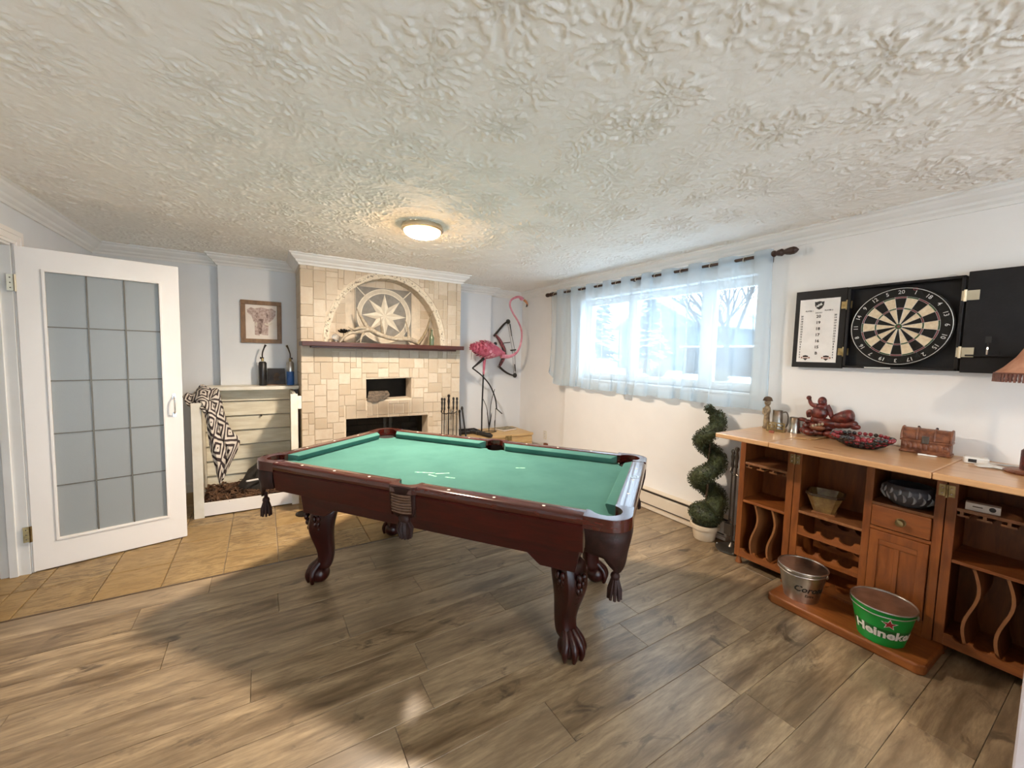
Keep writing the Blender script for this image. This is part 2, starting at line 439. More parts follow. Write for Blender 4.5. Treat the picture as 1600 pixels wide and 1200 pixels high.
    fv = math_n(nt, 'ABSOLUTE', math_n(nt, 'SUBTRACT', math_n(nt, 'FRACT', sp.outputs[1]), 0.5))
    d = math_n(nt, 'ADD', fu, fv)
    s_ = math_n(nt, 'GREATER_THAN', math_n(nt, 'FRACT', math_n(nt, 'ADD', math_n(nt, 'MULTIPLY', d, 4.0), 0.35)), 0.5)
    L(nt, mixc(nt, s_, (0.035, 0.022, 0.022), (0.60, 0.54, 0.47)), b.inputs['Base Color'])
    b.inputs['Roughness'].default_value = 0.95
    M['throw'] = m


make_materials()


# ------------------------------------------------------------------ mesh helpers
class MB:
    def __init__(self):
        self.v, self.f, self.mi, self.uv = [], [], [], None

    def add(self, verts, faces, mi=0, X=None):
        o = len(self.v)
        self.v += [tuple(X @ Vector(p)) if X else tuple(p) for p in verts]
        self.f += [tuple(i + o for i in q) for q in faces]
        self.mi += [mi] * len(faces)
        return self

    def box(self, x0, x1, y0, y1, z0, z1, mi=0, X=None):
        p = [(x, y, z) for z in (z0, z1) for y in (y0, y1) for x in (x0, x1)]
        return self.add(p, [(0, 2, 3, 1), (4, 5, 7, 6), (0, 1, 5, 4), (2, 6, 7, 3), (0, 4, 6, 2), (1, 3, 7, 5)], mi, X)

    def tube(self, path, rad, n=8, mi=0, X=None, cap=True, flat=1.0):
        P = [Vector(p) for p in path]
        R_ = [rad] * len(P) if isinstance(rad, (int, float)) else list(rad)
        vs, fs = [], []
        up = None
        for i, p in enumerate(P):
            t = (P[min(i + 1, len(P) - 1)] - P[max(i - 1, 0)])
            t = t.normalized() if t.length > 1e-9 else Vector((0, 0, 1))
            if up is None:
                a = Vector((0, 0, 1)) if abs(t.z) < 0.9 else Vector((1, 0, 0))
                s = t.cross(a).normalized()
            else:
                s = (up - t * up.dot(t)).normalized()
            up = s
            w = t.cross(s)
            for k in range(n):
                a = 2 * PI * k / n
                vs.append(p + (s * math.cos(a) + w * math.sin(a) * flat) * R_[i])
        for i in range(len(P) - 1):
            for k in range(n):
                a, b = i * n + k, i * n + (k + 1) % n
                fs.append((a, b, b + n, a + n))
        if cap:
            fs.append(tuple(range(n - 1, -1, -1)))
            fs.append(tuple(range((len(P) - 1) * n, len(P) * n)))
        return self.add(vs, fs, mi, X)

    def lathe(self, prof, c=(0, 0, 0), n=24, mi=0, X=None, sx=1.0, sy=1.0):
        vs, fs = [], []
        for r, z in prof:
            for k in range(n):
                a = 2 * PI * k / n
                vs.append((c[0] + r * sx * math.cos(a), c[1] + r * sy * math.sin(a), c[2] + z))
        for i in range(len(prof) - 1):
            for k in range(n):
                a, b = i * n + k, i * n + (k + 1) % n
                fs.append((a, b, b + n, a + n))
        if prof[0][0] > 1e-6:
            fs.append(tuple(range(n - 1, -1, -1)))
        if prof[-1][0] > 1e-6:
            fs.append(tuple(range((len(prof) - 1) * n, len(prof) * n)))
        return self.add(vs, fs, mi, X)

    def ball(self, c, r, n=10, mi=0, X=None, sc=(1, 1, 1)):
        pr = [(max(1e-7, r * math.sin(PI * i / n)), -r * math.cos(PI * i / n)) for i in range(n + 1)]
        T_ = Matrix.Translation(Vector(c)) @ Matrix.Diagonal((*sc, 1))
        return self.lathe(pr, n=n + 4, mi=mi, X=(X @ T_) if X else T_)

    def prism(self, poly, d0, d1, fn, holes=(), mi=0, X=None):
        """poly: 2D outline (ccw); fn(a, b, d) -> point; extruded from d0 to d1."""
        loops = [list(poly)] + [list(h) for h in holes]
        flat = [p for l in loops for p in l]
        tri = geometry.tessellate_polygon([[Vector((a, b, 0)) for a, b in l] for l in loops])
        n = len(flat)
        vs = [fn(a, b, d0) for a, b in flat] + [fn(a, b, d1) for a, b in flat]
        fs = [tuple(t) for t in tri] + [tuple(i + n for i in reversed(t)) for t in tri]
        o = 0
        for l in loops:
            k = len(l)
            for i in range(k):
                a, b = o + i, o + (i + 1) % k
                fs.append((a, b, b + n, a + n))
            o += k
        return self.add(vs, fs, mi, X)

    def mesh(self, name, mats, smooth=False):
        me = bpy.data.meshes.new(name)
        me.from_pydata(self.v, [], self.f)
        for m_ in (mats if isinstance(mats, (list, tuple)) else [mats]):
            me.materials.append(m_)
        for p, i in zip(me.polygons, self.mi):
            p.material_index = i
        if self.uv:
            ul = me.uv_layers.new(name='UVMap')
            for lp in me.loops:
                ul.data[lp.index].uv = self.uv[lp.vertex_index]
        bm = bmesh.new(); bm.from_mesh(me)
        bmesh.ops.recalc_face_normals(bm, faces=bm.faces)
        bm.to_mesh(me); bm.free()
        if smooth:
            me.polygons.foreach_set('use_smooth', [True] * len(me.polygons))
            try:
                me.set_sharp_from_angle(angle=math.radians(smooth if smooth is not True else 40))
            except Exception:
                pass
        me.update()
        return me

    def build(self, name, mats, parent=None, smooth=False, bevel=0.0, world=False, label=None, bseg=2):
        if world and parent:
            root = parent
            while root.parent:
                root = root.parent
            inv = (Matrix.Translation(root.location) @ root.rotation_euler.to_matrix().to_4x4()).inverted()
            self.v = [tuple(inv @ Vector(p)) for p in self.v]
        o = bpy.data.objects.new(name, self.mesh(name, mats, smooth))
        COL.objects.link(o)
        if parent:
            o.parent = parent
        if bevel:
            b = o.modifiers.new('bevel', 'BEVEL')
            b.width = bevel; b.segments = bseg; b.limit_method = 'ANGLE'; b.angle_limit = math.radians(40)
        if label:
            o['label'] = label
        return o


def thing(name, label, cat, loc=(0, 0, 0), rz=0.0, group=None):
    o = bpy.data.objects.new(name, None)
    o.empty_display_size = 0.1
    o.location = loc
    o.rotation_euler = (0, 0, rz)
    COL.objects.link(o)
    return tag(o, label, cat, group)


def tag(o, label, cat=None, group=None, kind=None):
    o['label'] = label
    if cat: o['category'] = cat
    if group: o['group'] = group
    if kind: o['kind'] = kind
    return o


def struct(mb, name, mats, label, cat, **kw):
    return tag(mb.build(name, mats, **kw), label, cat, kind='structure')


def box_o(name, b, m, parent=None, bevel=0.0, world=True, label=None):
    return MB().box(*b).build(name, m, parent, bevel=bevel, world=world, label=label)


def chamfer_piece(name, lx, ly, lz, ch, mats):
    """a flat piece with bevelled top edge, centred in x and y, top at z = 0"""
    a, b = lx / 2, ly / 2
    vs = [(-a, -b, -lz), (a, -b, -lz), (a, b, -lz), (-a, b, -lz),
          (-a, -b, -ch), (a, -b, -ch), (a, b, -ch), (-a, b, -ch),
          (-a + ch, -b + ch, 0), (a - ch, -b + ch, 0), (a - ch, b - ch, 0), (-a + ch, b - ch, 0)]
    fs = [(3, 2, 1, 0), (8, 9, 10, 11)]
    for i in range(4):
        j = (i + 1) % 4
        fs += [(i, j, j + 4, i + 4), (i + 4, j + 4, j + 8, i + 8)]
    return MB().add(vs, fs).mesh(name, mats)


def place(name, me, loc, parent, rot=None):
    o = bpy.data.objects.new(name, me)
    COL.objects.link(o)
    o.parent = parent
    o.location = loc
    if rot:
        o.rotation_euler = rot
    return o


def text_geo(s, size, bold=0.0, shear=0.0, res=2):
    cu = bpy.data.curves.new('lettering', 'FONT')
    cu.body = s; cu.size = size; cu.align_x = 'CENTER'; cu.align_y = 'CENTER'
    cu.offset = bold; cu.shear = shear; cu.resolution_u = res
    o = bpy.data.objects.new('lettering', cu)
    COL.objects.link(o)
    dg = bpy.context.evaluated_depsgraph_get()
    dg.update()
    me = o.evaluated_get(dg).to_mesh()
    vs = [tuple(v.co) for v in me.vertices]
    fs = [tuple(p.vertices) for p in me.polygons]
    o.evaluated_get(dg).to_mesh_clear()
    bpy.data.objects.remove(o); bpy.data.curves.remove(cu)
    return vs, fs


def smooth_path(pts, n=6):
    P = [Vector(p) for p in pts]
    out = []
    for i in range(len(P) - 1):
        p0, p1, p2, p3 = P[max(i - 1, 0)], P[i], P[i + 1], P[min(i + 2, len(P) - 1)]
        for k in range(n):
            t = k / n
            out.append(0.5 * ((2 * p1) + (p2 - p0) * t + (2 * p0 - 5 * p1 + 4 * p2 - p3) * t * t + (3 * p1 - p0 - 3 * p2 + p3) * t ** 3))
    out.append(P[-1])
    return out


def lerp_list(vals, m):
    out = []
    for i in range(m):
        t = i / (m - 1) * (len(vals) - 1)
        k = min(int(t), len(vals) - 2)
        out.append(vals[k] + (vals[k + 1] - vals[k]) * (t - k))
    return out


def arc(cx, cy, r, a0, a1, n, ry=None):
    ry = ry or r
    return [(cx + r * math.cos(math.radians(a0 + (a1 - a0) * i / n)), cy + ry * math.sin(math.radians(a0 + (a1 - a0) * i / n))) for i in range(n + 1)]

# ================================================================== SETTING
def tube_rect(mb, x0, x1, y0, y1, z0, z1):
    return mb.box(x0, x1, y0, y1, z0, z1)


# ---- floor: subfloor, laminate planks, slate tiles
TILE_Y, TILE_X1 = 3.075, 2.02
floor = struct(MB().box(XL - 1.3, 3.5, YF, YB + 0.1, -0.12, -0.010), 'floor', M['grout'],
               'weathered oak laminate floor with a strip of ochre slate tiles', 'floor')
PW, PL = 0.2012, 1.22
_planks = {}


def plank(x0, x1, y0, y1):
    key = (round(x1 - x0, 2), round(y1 - y0, 3))
    if key not in _planks:
        _planks[key] = chamfer_piece('plank', key[0] - 0.0016, key[1] - 0.0016, 0.009, 0.0012, M['laminate'])
    place('plank', _planks[key], ((x0 + x1) / 2, (y0 + y1) / 2, 0.0), floor)


known = {-8: 1.786, -9: 1.63, -11: 1.745, -10: 0.98, -12: 0.55, -13: 1.3, -7: 0.62, -6: 1.15, -5: 0.35, -4: 0.80, -3: 0.05, -2: 0.62, -1: -0.30}
k = -1
while TILE_Y + k * PW > YF:
    y0 = TILE_Y + k * PW
    j = known.get(k, random.uniform(0, PL))
    x = j - PL * math.ceil((j - XL) / PL)
    while x < XR:
        a, b = max(x, XL), min(x + PL, XR)
        if b - a > 0.02:
            plank(round(a, 2), round(b, 2), y0, y0 + PW)
        x += PL
    k -= 1
for k in range(0, 10):
    y0 = TILE_Y + k * PW
    y1 = min(y0 + PW, YB)
    if y1 - y0 > 0.02:
        plank(TILE_X1, 3.26, y0, y1)

tx = [-2.38, -2.075, -1.77, -1.465, XL + 0.0, -1.16, -0.855, -0.55, -0.245, 0.065, 0.37, 0.675, 0.98, 1.285, 1.59, 1.895, TILE_X1]
ty = [1.86, 2.16, 2.465, 2.77, TILE_Y, 3.41, 3.72, 4.025, 4.33, 4.64, YB]
_tiles = {}
for i in range(len(tx) - 1):
    for j in range(len(ty) - 1):
        if (ty[j] > 4.5 and tx[i] > 0.3) or (ty[j] < TILE_Y - 0.01 and tx[i] > XL - 0.01) or (ty[j] > 4.1 and tx[i] < XL - 0.01):
            continue
        key = (round(tx[i + 1] - tx[i], 3), round(ty[j + 1] - ty[j], 3))
        if key not in _tiles:
            _tiles[key] = chamfer_piece('slate_tile', key[0] - 0.005, key[1] - 0.005, 0.010, 0.003, M['slate'])
        place('slate_tile', _tiles[key], ((tx[i] + tx[i + 1]) / 2, (ty[j] + ty[j + 1]) / 2, 0.0015 * random.random()), floor)
struct(MB().box(XL, TILE_X1, TILE_Y - 0.009, TILE_Y + 0.004, -0.01, 0.004), 'trim_2', wood('threshold_strip_wood', (0.12, 0.075, 0.04), (0.07, 0.04, 0.02), (1, 8, 8)),
       'thin dark threshold strip between the slate tiles and the laminate', 'trim', bevel=0.002)

# ---- ceiling and walls
import numpy as np


def stomped_ceiling():
    """underside of the ceiling as a fine grid: fans of plaster ridges pressed around scattered centres"""
    rg = np.random.default_rng(5)
    x0, x1, y0, y1, st = XL - 0.02, 3.30, -0.35, YB + 0.02, 0.006
    nx, ny = int((x1 - x0) / st) + 1, int((y1 - y0) / st) + 1
    xs, ys = np.linspace(x0, x1, nx), np.linspace(y0, y1, ny)
    X, Y = np.meshgrid(xs, ys)

    def vnoise(cell):
        gx, gy = int((x1 - x0) / cell) + 3, int((y1 - y0) / cell) + 3
        g = rg.random((gy, gx))
        fx, fy = (X - x0) / cell, (Y - y0) / cell
        ix, iy = fx.astype(int), fy.astype(int)
        tx, ty = fx - ix, fy - iy
        tx, ty = tx * tx * (3 - 2 * tx), ty * ty * (3 - 2 * ty)
        return (g[iy, ix] * (1 - tx) + g[iy, ix + 1] * tx) * (1 - ty) + (g[iy + 1, ix] * (1 - tx) + g[iy + 1, ix + 1] * tx) * ty

    n1, n2, n3 = vnoise(0.022), vnoise(0.05), vnoise(0.011)
    Hh = (n1 - 0.5) * 0.0028 + (n2 - 0.5) * 0.0026 + (n3 - 0.5) * 0.0014
    sp = 0.31
    for j in range(int((y1 - y0) / sp) + 2):
        for i in range(int((x1 - x0) / sp) + 2):
            if rg.random() < 0.04:
                continue
            cx_ = x0 + (i + (0.5 if j % 2 else 0)) * sp + rg.uniform(-0.09, 0.09)
            cy_ = y0 + j * sp + rg.uniform(-0.09, 0.09)
            R_ = rg.uniform(0.16, 0.23)
            a0, a1 = np.searchsorted(xs, [cx_ - R_, cx_ + R_])
            b0, b1 = np.searchsorted(ys, [cy_ - R_, cy_ + R_])
            if a1 - a0 < 3 or b1 - b0 < 3:
                continue
            dx, dy = X[b0:b1, a0:a1] - cx_, Y[b0:b1, a0:a1] - cy_
            r = np.hypot(dx, dy) / R_
            nth, nr = 66, 9
            tab = rg.random((nr + 1, nth))
            th = (np.arctan2(dy, dx) / (2 * np.pi) + 0.5) * nth + (n2[b0:b1, a0:a1] - 0.5) * 5.0
            th = np.mod(th, nth - 1e-6)
            it = th.astype(int); tt = th - it
            rr_ = np.clip(r, 0, 0.999) * nr
            ir = rr_.astype(int); tr = rr_ - ir
            tt, tr = tt * tt * (3 - 2 * tt), tr
            it2 = (it + 1) % nth
            v = (tab[ir, it] * (1 - tt) + tab[ir, it2] * tt) * (1 - tr) + (tab[ir + 1, it] * (1 - tt) + tab[ir + 1, it2] * tt) * tr
            rid = np.clip((v - 0.50) / 0.17, 0, 1)
            rid = rid * rid * (3 - 2 * rid)
            fall = np.clip((1 - r) / 0.35, 0, 1) * np.clip(r / 0.12 + 0.25, 0, 1)
            Hh[b0:b1, a0:a1] += rid * fall * rg.uniform(0.0034, 0.0062)
    Z = ZC - Hh - 0.001
    co = np.stack([X, Y, Z], -1).reshape(-1, 3).astype(np.float32)
    idx = np.arange(nx * ny).reshape(ny, nx)
    q = np.stack([idx[:-1, :-1], idx[1:, :-1], idx[1:, 1:], idx[:-1, 1:]], -1).reshape(-1, 4).astype(np.int32)
    bx = np.array([(x, y, z) for z in (ZC + 0.002, ZC + 0.12) for y in (YF - 0.1, YB + 0.15) for x in (XL - 1.3, 3.5)], dtype=np.float32)
    bq = np.array([(0, 2, 3, 1), (4, 5, 7, 6), (0, 1, 5, 4), (2, 6, 7, 3), (0, 4, 6, 2), (1, 3, 7, 5)], dtype=np.int32) + len(co)
    co, q = np.concatenate([co, bx]), np.concatenate([q, bq])
    me = bpy.data.meshes.new('ceiling')
    me.vertices.add(len(co)); me.vertices.foreach_set('co', co.ravel())
    me.loops.add(q.size); me.loops.foreach_set('vertex_index', q.ravel())
    me.polygons.add(len(q)); me.polygons.foreach_set('loop_start', np.arange(0, q.size, 4, dtype=np.int32))
    me.polygons.foreach_set('use_smooth', np.arange(len(q)) < len(q) - 6)
    me.materials.append(M['ceiling'])
    me.update(calc_edges=True); me.validate()
    o = bpy.data.objects.new('ceiling', me)
    COL.objects.link(o)
    return tag(o, 'off-white ceiling with stomped fan-shaped plaster texture', 'ceiling', kind='structure')


stomped_ceiling()
DY0, DY1, DZ = 2.885, 3.672, 2.045          # doorway in the left wall
w = MB()
w.box(XL - 0.12, XL, YF, DY0, 0, ZC).box(XL - 0.12, XL, DY1, YB + 0.1, 0, ZC).box(XL - 0.12, XL, DY0, DY1, DZ, ZC)
struct(w, 'wall_left', M['wall_blue'], 'pale grey-blue wall with the doorway of the glazed door', 'wall')
w = MB().box(XL - 0.12, 3.5, YB, YB + 0.1, 0, ZC).box(-0.364, 2.68, YBUMP, YB, 0, ZC)
struct(w, 'wall_back', M['wall_blue'], 'pale grey wall behind the tiled fireplace', 'wall')
WY0, WY1, WZ0, WZ1 = 1.655, 3.64, 1.20, 2.105   # window opening in the right wall
w = MB()
w.box(XR, 3.42, YF, WY0, 0, ZC).box(XR, 3.42, WY1, 3.9, 0, ZC).box(XR2, 3.42, 3.9, YB, 0, ZC)
w.box(XR, 3.42, WY0, WY1, 0, WZ0).box(XR, 3.42, WY0, WY1, WZ1, ZC)
struct(w, 'wall_right', M['wall'], 'light grey wall with the curtained window and dartboard', 'wall')
struct(MB().box(2.02, XR, -0.02, 0.163, 0, 0.92), 'wall_near', M['wall_grey'], 'grey wall end, cut low to let light past, at the lower right edge of the picture', 'wall', bevel=0.006)  # height kept low so light from behind reaches the dartboard wall
w = MB().box(XL - 1.3, -0.7, YF - 0.1, YF, 0, ZC).box(2.3, 3.5, YF - 0.1, YF, 0, ZC).box(-0.7, 2.3, YF - 0.1, YF, 2.1, ZC)
struct(w, 'wall_front', M['wall'], 'plain light wall with an added patio door behind the photographer', 'wall')
pd = bpy.data.objects.new('added_patio_door', None)  # unseen patio door, added to let fill daylight into the room
COL.objects.link(pd)
pd.location = (0.8, YF, 0)
tag(pd, 'added white framed glazed patio door for fill light behind the photographer', 'door', kind='structure')
for a, b in ((-0.7, 0.8), (0.8, 2.3)):
    q = MB().prism([(a, 0), (b, 0), (b, 2.1), (a, 2.1)], YF - 0.08, YF - 0.03, lambda x, z, d: (x, d, z), holes=[[(a + 0.07, 0.09), (b - 0.07, 0.09), (b - 0.07, 2.03), (a + 0.07, 2.03)]]).build('sliding_leaf', M['trim'], pd, world=True, bevel=0.003)
    MB().box(a + 0.065, b - 0.065, YF - 0.058, YF - 0.052, 0.085, 2.035).build('pane', M['glass'], q, world=True)
struct(MB().box(XL - 1.3, XL - 1.2, YF, YB, 0, ZC).box(XL - 1.2, XL - 0.12, 4.2, 4.3, 0, ZC).box(XL - 1.2, XL - 0.12, 1.6, 1.7, 0, ZC),
       'wall_hall', M['wall_blue'], 'pale wall of the hall beyond the open door', 'wall')

# ---- crown moulding following the walls
PROF = [(0.092, ZC), (0.092, ZC - 0.012), (0.078, ZC - 0.020), (0.072, ZC - 0.034), (0.052, ZC - 0.052), (0.040, ZC - 0.060),
        (0.034, ZC - 0.074), (0.018, ZC - 0.086), (0.012, ZC - 0.102), (0.0, ZC - 0.102)]
path = [(XL, YF), (XL, YB), (-0.364, YB), (-0.364, YBUMP), (CHX0, YBUMP), (CHX0, YCH), (CHX1, YCH), (CHX1, YBUMP), (2.68, YBUMP), (2.68, YB),
        (XR2, YB), (XR2, 3.9), (XR, 3.9), (XR, YF)]


def sweep(path, prof):
    mb = MB()
    P = [Vector(p) for p in path]
    n = len(prof)
    vs = []
    for i, p in enumerate(P):
        ns = []
        for a, b in ((i - 1, i), (i, i + 1)):
            if 0 <= a and b < len(P):
                d = (P[b] - P[a]).normalized()
                ns.append(Vector((d.y, -d.x)))
        off = ns[0] if len(ns) == 1 else (ns[0] + ns[1]) / (1 + ns[0].dot(ns[1]))
        vs += [(p.x + off.x * d, p.y + off.y * d, z) for d, z in prof]
    fs = []
    for i in range(len(P) - 1):
        for k in range(n - 1):
            a = i * n + k
            fs.append((a, a + 1, a + n + 1, a + n))
    fs += [tuple(range(n)), tuple(range((len(P) - 1) * n, len(P) * n))]
    return mb.add(vs, fs)


struct(sweep(path, PROF), 'trim_1', M['trim'], 'white stepped crown moulding running around the ceiling', 'moulding')
BP = [(0.0, 0.0), (0.014, 0.0), (0.014, 0.085), (0.008, 0.098), (0.0, 0.1)]
for nm, pth in (('baseboard_left', [(XL, YF), (XL, DY0 - 0.075)]), ('baseboard_back', [(XL, DY1 + 0.075), (XL, YB), (-0.364, YB), (-0.364, YBUMP), (CHX0 - 0.02, YBUMP)]),
                ('baseboard_right', [(CHX1 + 0.02, YBUMP), (2.68, YBUMP), (2.68, YB), (XR2, YB), (XR2, 3.9), (XR, 3.9), (XR, 3.72)])):
    struct(sweep(pth, BP), nm, M['trim'], 'white baseboard along the foot of the ' + nm.split('_')[1] + ' wall', 'baseboard')

# ---- doorway: jambs and casing (trim), then the glazed door leaf
j = MB()
j.box(XL - 0.125, XL + 0.002, DY1 - 0.02, DY1, 0, DZ).box(XL - 0.125, XL + 0.002, DY0, DY0 + 0.02, 0, DZ).box(XL - 0.125, XL + 0.002, DY0, DY1, DZ - 0.02, DZ)
j.box(XL - 0.085, XL - 0.048, DY1 - 0.033, DY1 - 0.02, 0, DZ - 0.02).box(XL - 0.085, XL - 0.048, DY0 + 0.02, DY0 + 0.033, 0, DZ - 0.02)
struct(j, 'trim_3', M['trim'], 'white jamb lining of the doorway with door stop', 'door jamb', bevel=0.002)
c = MB()
for kk, (d, t) in enumerate(((-0.006, 0.016), (0.010, 0.022), (0.046, 0.027))):
    a = 0.074 - 0.0004 * kk
    U = [(DY0 - a, 0), (DY0 - d, 0), (DY0 - d, DZ + d), (DY1 + d, DZ + d), (DY1 + d, 0), (DY1 + a, 0), (DY1 + a, DZ + a), (DY0 - a, DZ + a)]
    c.prism(U, XL - 0.001 * kk, XL + t, lambda a_, b_, d_: (d_, a_, b_))
    c.prism(U, XL - 0.12 - t, XL - 0.12 + 0.001 * kk, lambda a_, b_, d_: (d_, a_, b_))
struct(c, 'trim_4', M['door_white'], 'white stepped casing around the doorway', 'door casing')

hinge = Vector((-1.262, 3.668)); ang = math.atan2(3.845 - 3.668, -0.523 + 1.262)
DWd, DH, DT = 0.762, 2.022, 0.036
door = bpy.data.objects.new('door_1', None)
COL.objects.link(door)
door.location = (hinge.x, hinge.y, 0.008)
door.rotation_euler = (0, 0, ang)
tag(door, 'white open door with fifteen frosted glass panes', 'door', kind='structure')
gx0, gx1, gz0, gz1 = 0.118, 0.650, 0.190, 1.885
fn = lambda a, b, d: (a, d, b)
MB().prism([(0.002, 0), (DWd, 0), (DWd, DH), (0.002, DH)], -DT / 2, DT / 2, fn, holes=[[(gx0, gz0), (gx1, gz0), (gx1, gz1), (gx0, gz1)]]).build('leaf_frame', M['door_white'], door, bevel=0.003)
for s in (-1, 1):
    MB().prism([(gx0 - 0.014, gz0 - 0.014), (gx1 + 0.014, gz0 - 0.014), (gx1 + 0.014, gz1 + 0.014), (gx0 - 0.014, gz1 + 0.014)], s * DT / 2, s * (DT / 2 + 0.007), fn,
               holes=[[(gx0, gz0), (gx1, gz0), (gx1, gz1), (gx0, gz1)]]).build('glazing_bead', M['door_white'], door, bevel=0.002)
pw, ph = (gx1 - gx0) / 3, (gz1 - gz0) / 5
pane_me = MB().box(-pw / 2 + 0.001, pw / 2 - 0.001, -0.003, 0.003, -ph / 2 + 0.001, ph / 2 - 0.001).mesh('pane', M['frosted'])
for i in range(3):
    for k in range(5):
        place('pane', pane_me, (gx0 + pw * (i + 0.5), 0, gz0 + ph * (k + 0.5)), door)
came = mat('lead_came', (0.16, 0.14, 0.11), 0.45, 0.6)
for i in (1, 2):
    MB().box(gx0 + pw * i - 0.004, gx0 + pw * i + 0.004, -0.007, 0.007, gz0, gz1).build('came', came, door)
for k in range(1, 5):
    MB().box(gx0, gx1, -0.0065, 0.0065, gz0 + ph * k - 0.0035, gz0 + ph * k + 0.0035).build('came', came, door)
for z in (0.25, 1.80):
    h = MB().box(-0.032, 0.006, -DT / 2 - 0.004, -DT / 2 + 0.002, z - 0.048, z + 0.048).tube([(0.0, -DT / 2 - 0.006, z - 0.05), (0.0, -DT / 2 - 0.006, z + 0.05)], 0.006, 8)
    hh = h.build('hinge', M['brass'] if z < 1 else M['hinge'], door, label='brass butt hinge')
    for q in (-0.03, 0, 0.03):
        MB().ball((-0.018, -DT / 2 - 0.004, z + q), 0.004, 5).build('screw', M['iron_grey'], hh)
hp = smooth_path([(0.712, -DT / 2, 1.075), (0.712, -DT / 2 - 0.03, 1.06), (0.712, -DT / 2 - 0.036, 1.01), (0.712, -DT / 2 - 0.03, 0.96), (0.712, -DT / 2, 0.945)], 5)
hd = MB().tube(hp, 0.005, 8).box(0.703, 0.721, -DT / 2 - 0.004, -DT / 2, 1.06, 1.095).box(0.703, 0.721, -DT / 2 - 0.004, -DT / 2, 0.925, 0.96)
hd.build('handle', M['chrome'], door, smooth=True, label='slim chrome pull handle')

# ---- window: frame, three lights with panes, sill
win = bpy.data.objects.new('window_1', None)
COL.objects.link(win)
win.location = (3.30, WY0, WZ0)
tag(win, 'white framed three-light window behind the sheer curtains', 'window', kind='structure')
fnx = lambda a, b, d: (d, a, b)
secs = [(WY0 + 0.035, 2.075), (2.16, 2.93), (3.0, WY1 - 0.035)]
MB().prism([(WY0, WZ0), (WY1, WZ0), (WY1, WZ1), (WY0, WZ1)], 3.28, 3.36, fnx,
           holes=[[(a, WZ0 + 0.04), (b, WZ0 + 0.04), (b, WZ1 - 0.04), (a, WZ1 - 0.04)] for a, b in secs]).build('window_frame', M['trim'], win, world=True, bevel=0.003)
for a, b in secs:
    sa = MB().prism([(a, WZ0 + 0.04), (b, WZ0 + 0.04), (b, WZ1 - 0.04), (a, WZ1 - 0.04)], 3.30, 3.34, fnx,
               holes=[[(a + 0.025, WZ0 + 0.065), (b - 0.025, WZ0 + 0.065), (b - 0.025, WZ1 - 0.065), (a + 0.025, WZ1 - 0.065)]]).build('sash', M['trim'], win, world=True, bevel=0.002)
    MB().box(3.317, 3.322, a + 0.02, b - 0.02, WZ0 + 0.06, WZ1 - 0.06).build('pane', M['glass'], sa, world=True)
MB().box(3.165, 3.29, WY0 - 0.03, WY1 + 0.03, WZ0 - 0.022, WZ0).build('window_sill', M['trim'], win, world=True, bevel=0.004)
c = MB().box(XR - 0.014, XR, WY0 - 0.06, WY0, WZ0 - 0.02, WZ1 + 0.06).box(XR - 0.014, XR, WY1, WY1 + 0.06, WZ0 - 0.02, WZ1 + 0.06).box(XR - 0.014, XR, WY0, WY1, WZ1, WZ1 + 0.06)
c.build('window_casing', M['trim'], win, world=True, bevel=0.003)

# ---- outside: snow, house, spruce, bare tree, fence
struct(MB().box(-40, 40, -60, YF - 0.12, -0.3, -0.05), 'added_patio_snow', M['snow'], 'added snow covered patio for bounce light behind the photographer', 'ground')  # added snow, bounces daylight in through the unseen patio door
struct(MB().box(3.43, 70, -30, 70, 0.6, 0.92), 'ground', M['snow'], 'snow covered yard outside the window', 'ground')
hs = thing('house', 'grey-blue neighbouring house with a snowy gable roof seen through the curtain', 'house', (16, 11.9, 0.92))
y0, y1 = 10.2, 14.9
MB().box(15.6, 22, y0, y1, 0.9, 2.9).build('wall', M['siding'], hs, world=True)
MB().prism([(y0 - 0.4, 2.85), (y1 + 0.4, 2.85), ((y0 + y1) / 2, 4.35)], 15.3, 22.4, fnx).build('roof', M['roof_snow'], hs, world=True)
MB().prism([(y0, 2.85), (y1, 2.85), ((y0 + y1) / 2, 4.1)], 15.25, 15.32, fnx).build('gable', M['siding'], hs, world=True)
for a in (10.9, 13.2):
    MB().box(15.55, 15.62, a, a + 0.9, 1.6, 2.5).build('window', M['window_dark'], hs, world=True)
MB().box(15.55, 15.62, 12.1, 12.9, 0.92, 2.6).build('house_door', M['trim'], hs, world=True)


def spruce(x, y, h, r, label):
    t = thing('spruce_tree', label, 'tree', (x, y, 0.92), 0, 'snowy trees outside the window')
    MB().tube([(0, 0, 0), (0, 0, h * 0.9)], [0.14, 0.03], 6).build('trunk', M['bark'], t)
    mb = MB()
    for k in range(420):
        q = (random.random()) ** 0.8
        z = 0.15 * h + q * 0.85 * h
        rr = r * (1 - q) * random.uniform(0.5, 1.0) + 0.03
        a = random.uniform(0, 2 * PI)
        d = Vector((math.cos(a), math.sin(a), -0.25)); s = Vector((-math.sin(a), math.cos(a), 0)) * (0.10 + 0.12 * (1 - q))
        p = Vector((math.cos(a) * rr * 0.25, math.sin(a) * rr * 0.25, z))
        e = p + d * rr * 0.85
        mb.add([p - s * 0.4, e - s, e + d * 0.1, e + s, p + s * 0.4, (p + e) / 2 + Vector((0, 0, 0.08))], [(0, 1, 2, 5), (5, 2, 3, 4), (0, 5, 4)])
    o = mb.build('needles', M['spruce'], t)
    o['kind'] = 'stuff'


spruce(8.6, 9.3, 3.4, 1.0, 'snow laden spruce outside behind the left curtain panel')
spruce(11.5, 9.6, 3.0, 0.85, 'smaller snowy spruce standing before the neighbouring house')


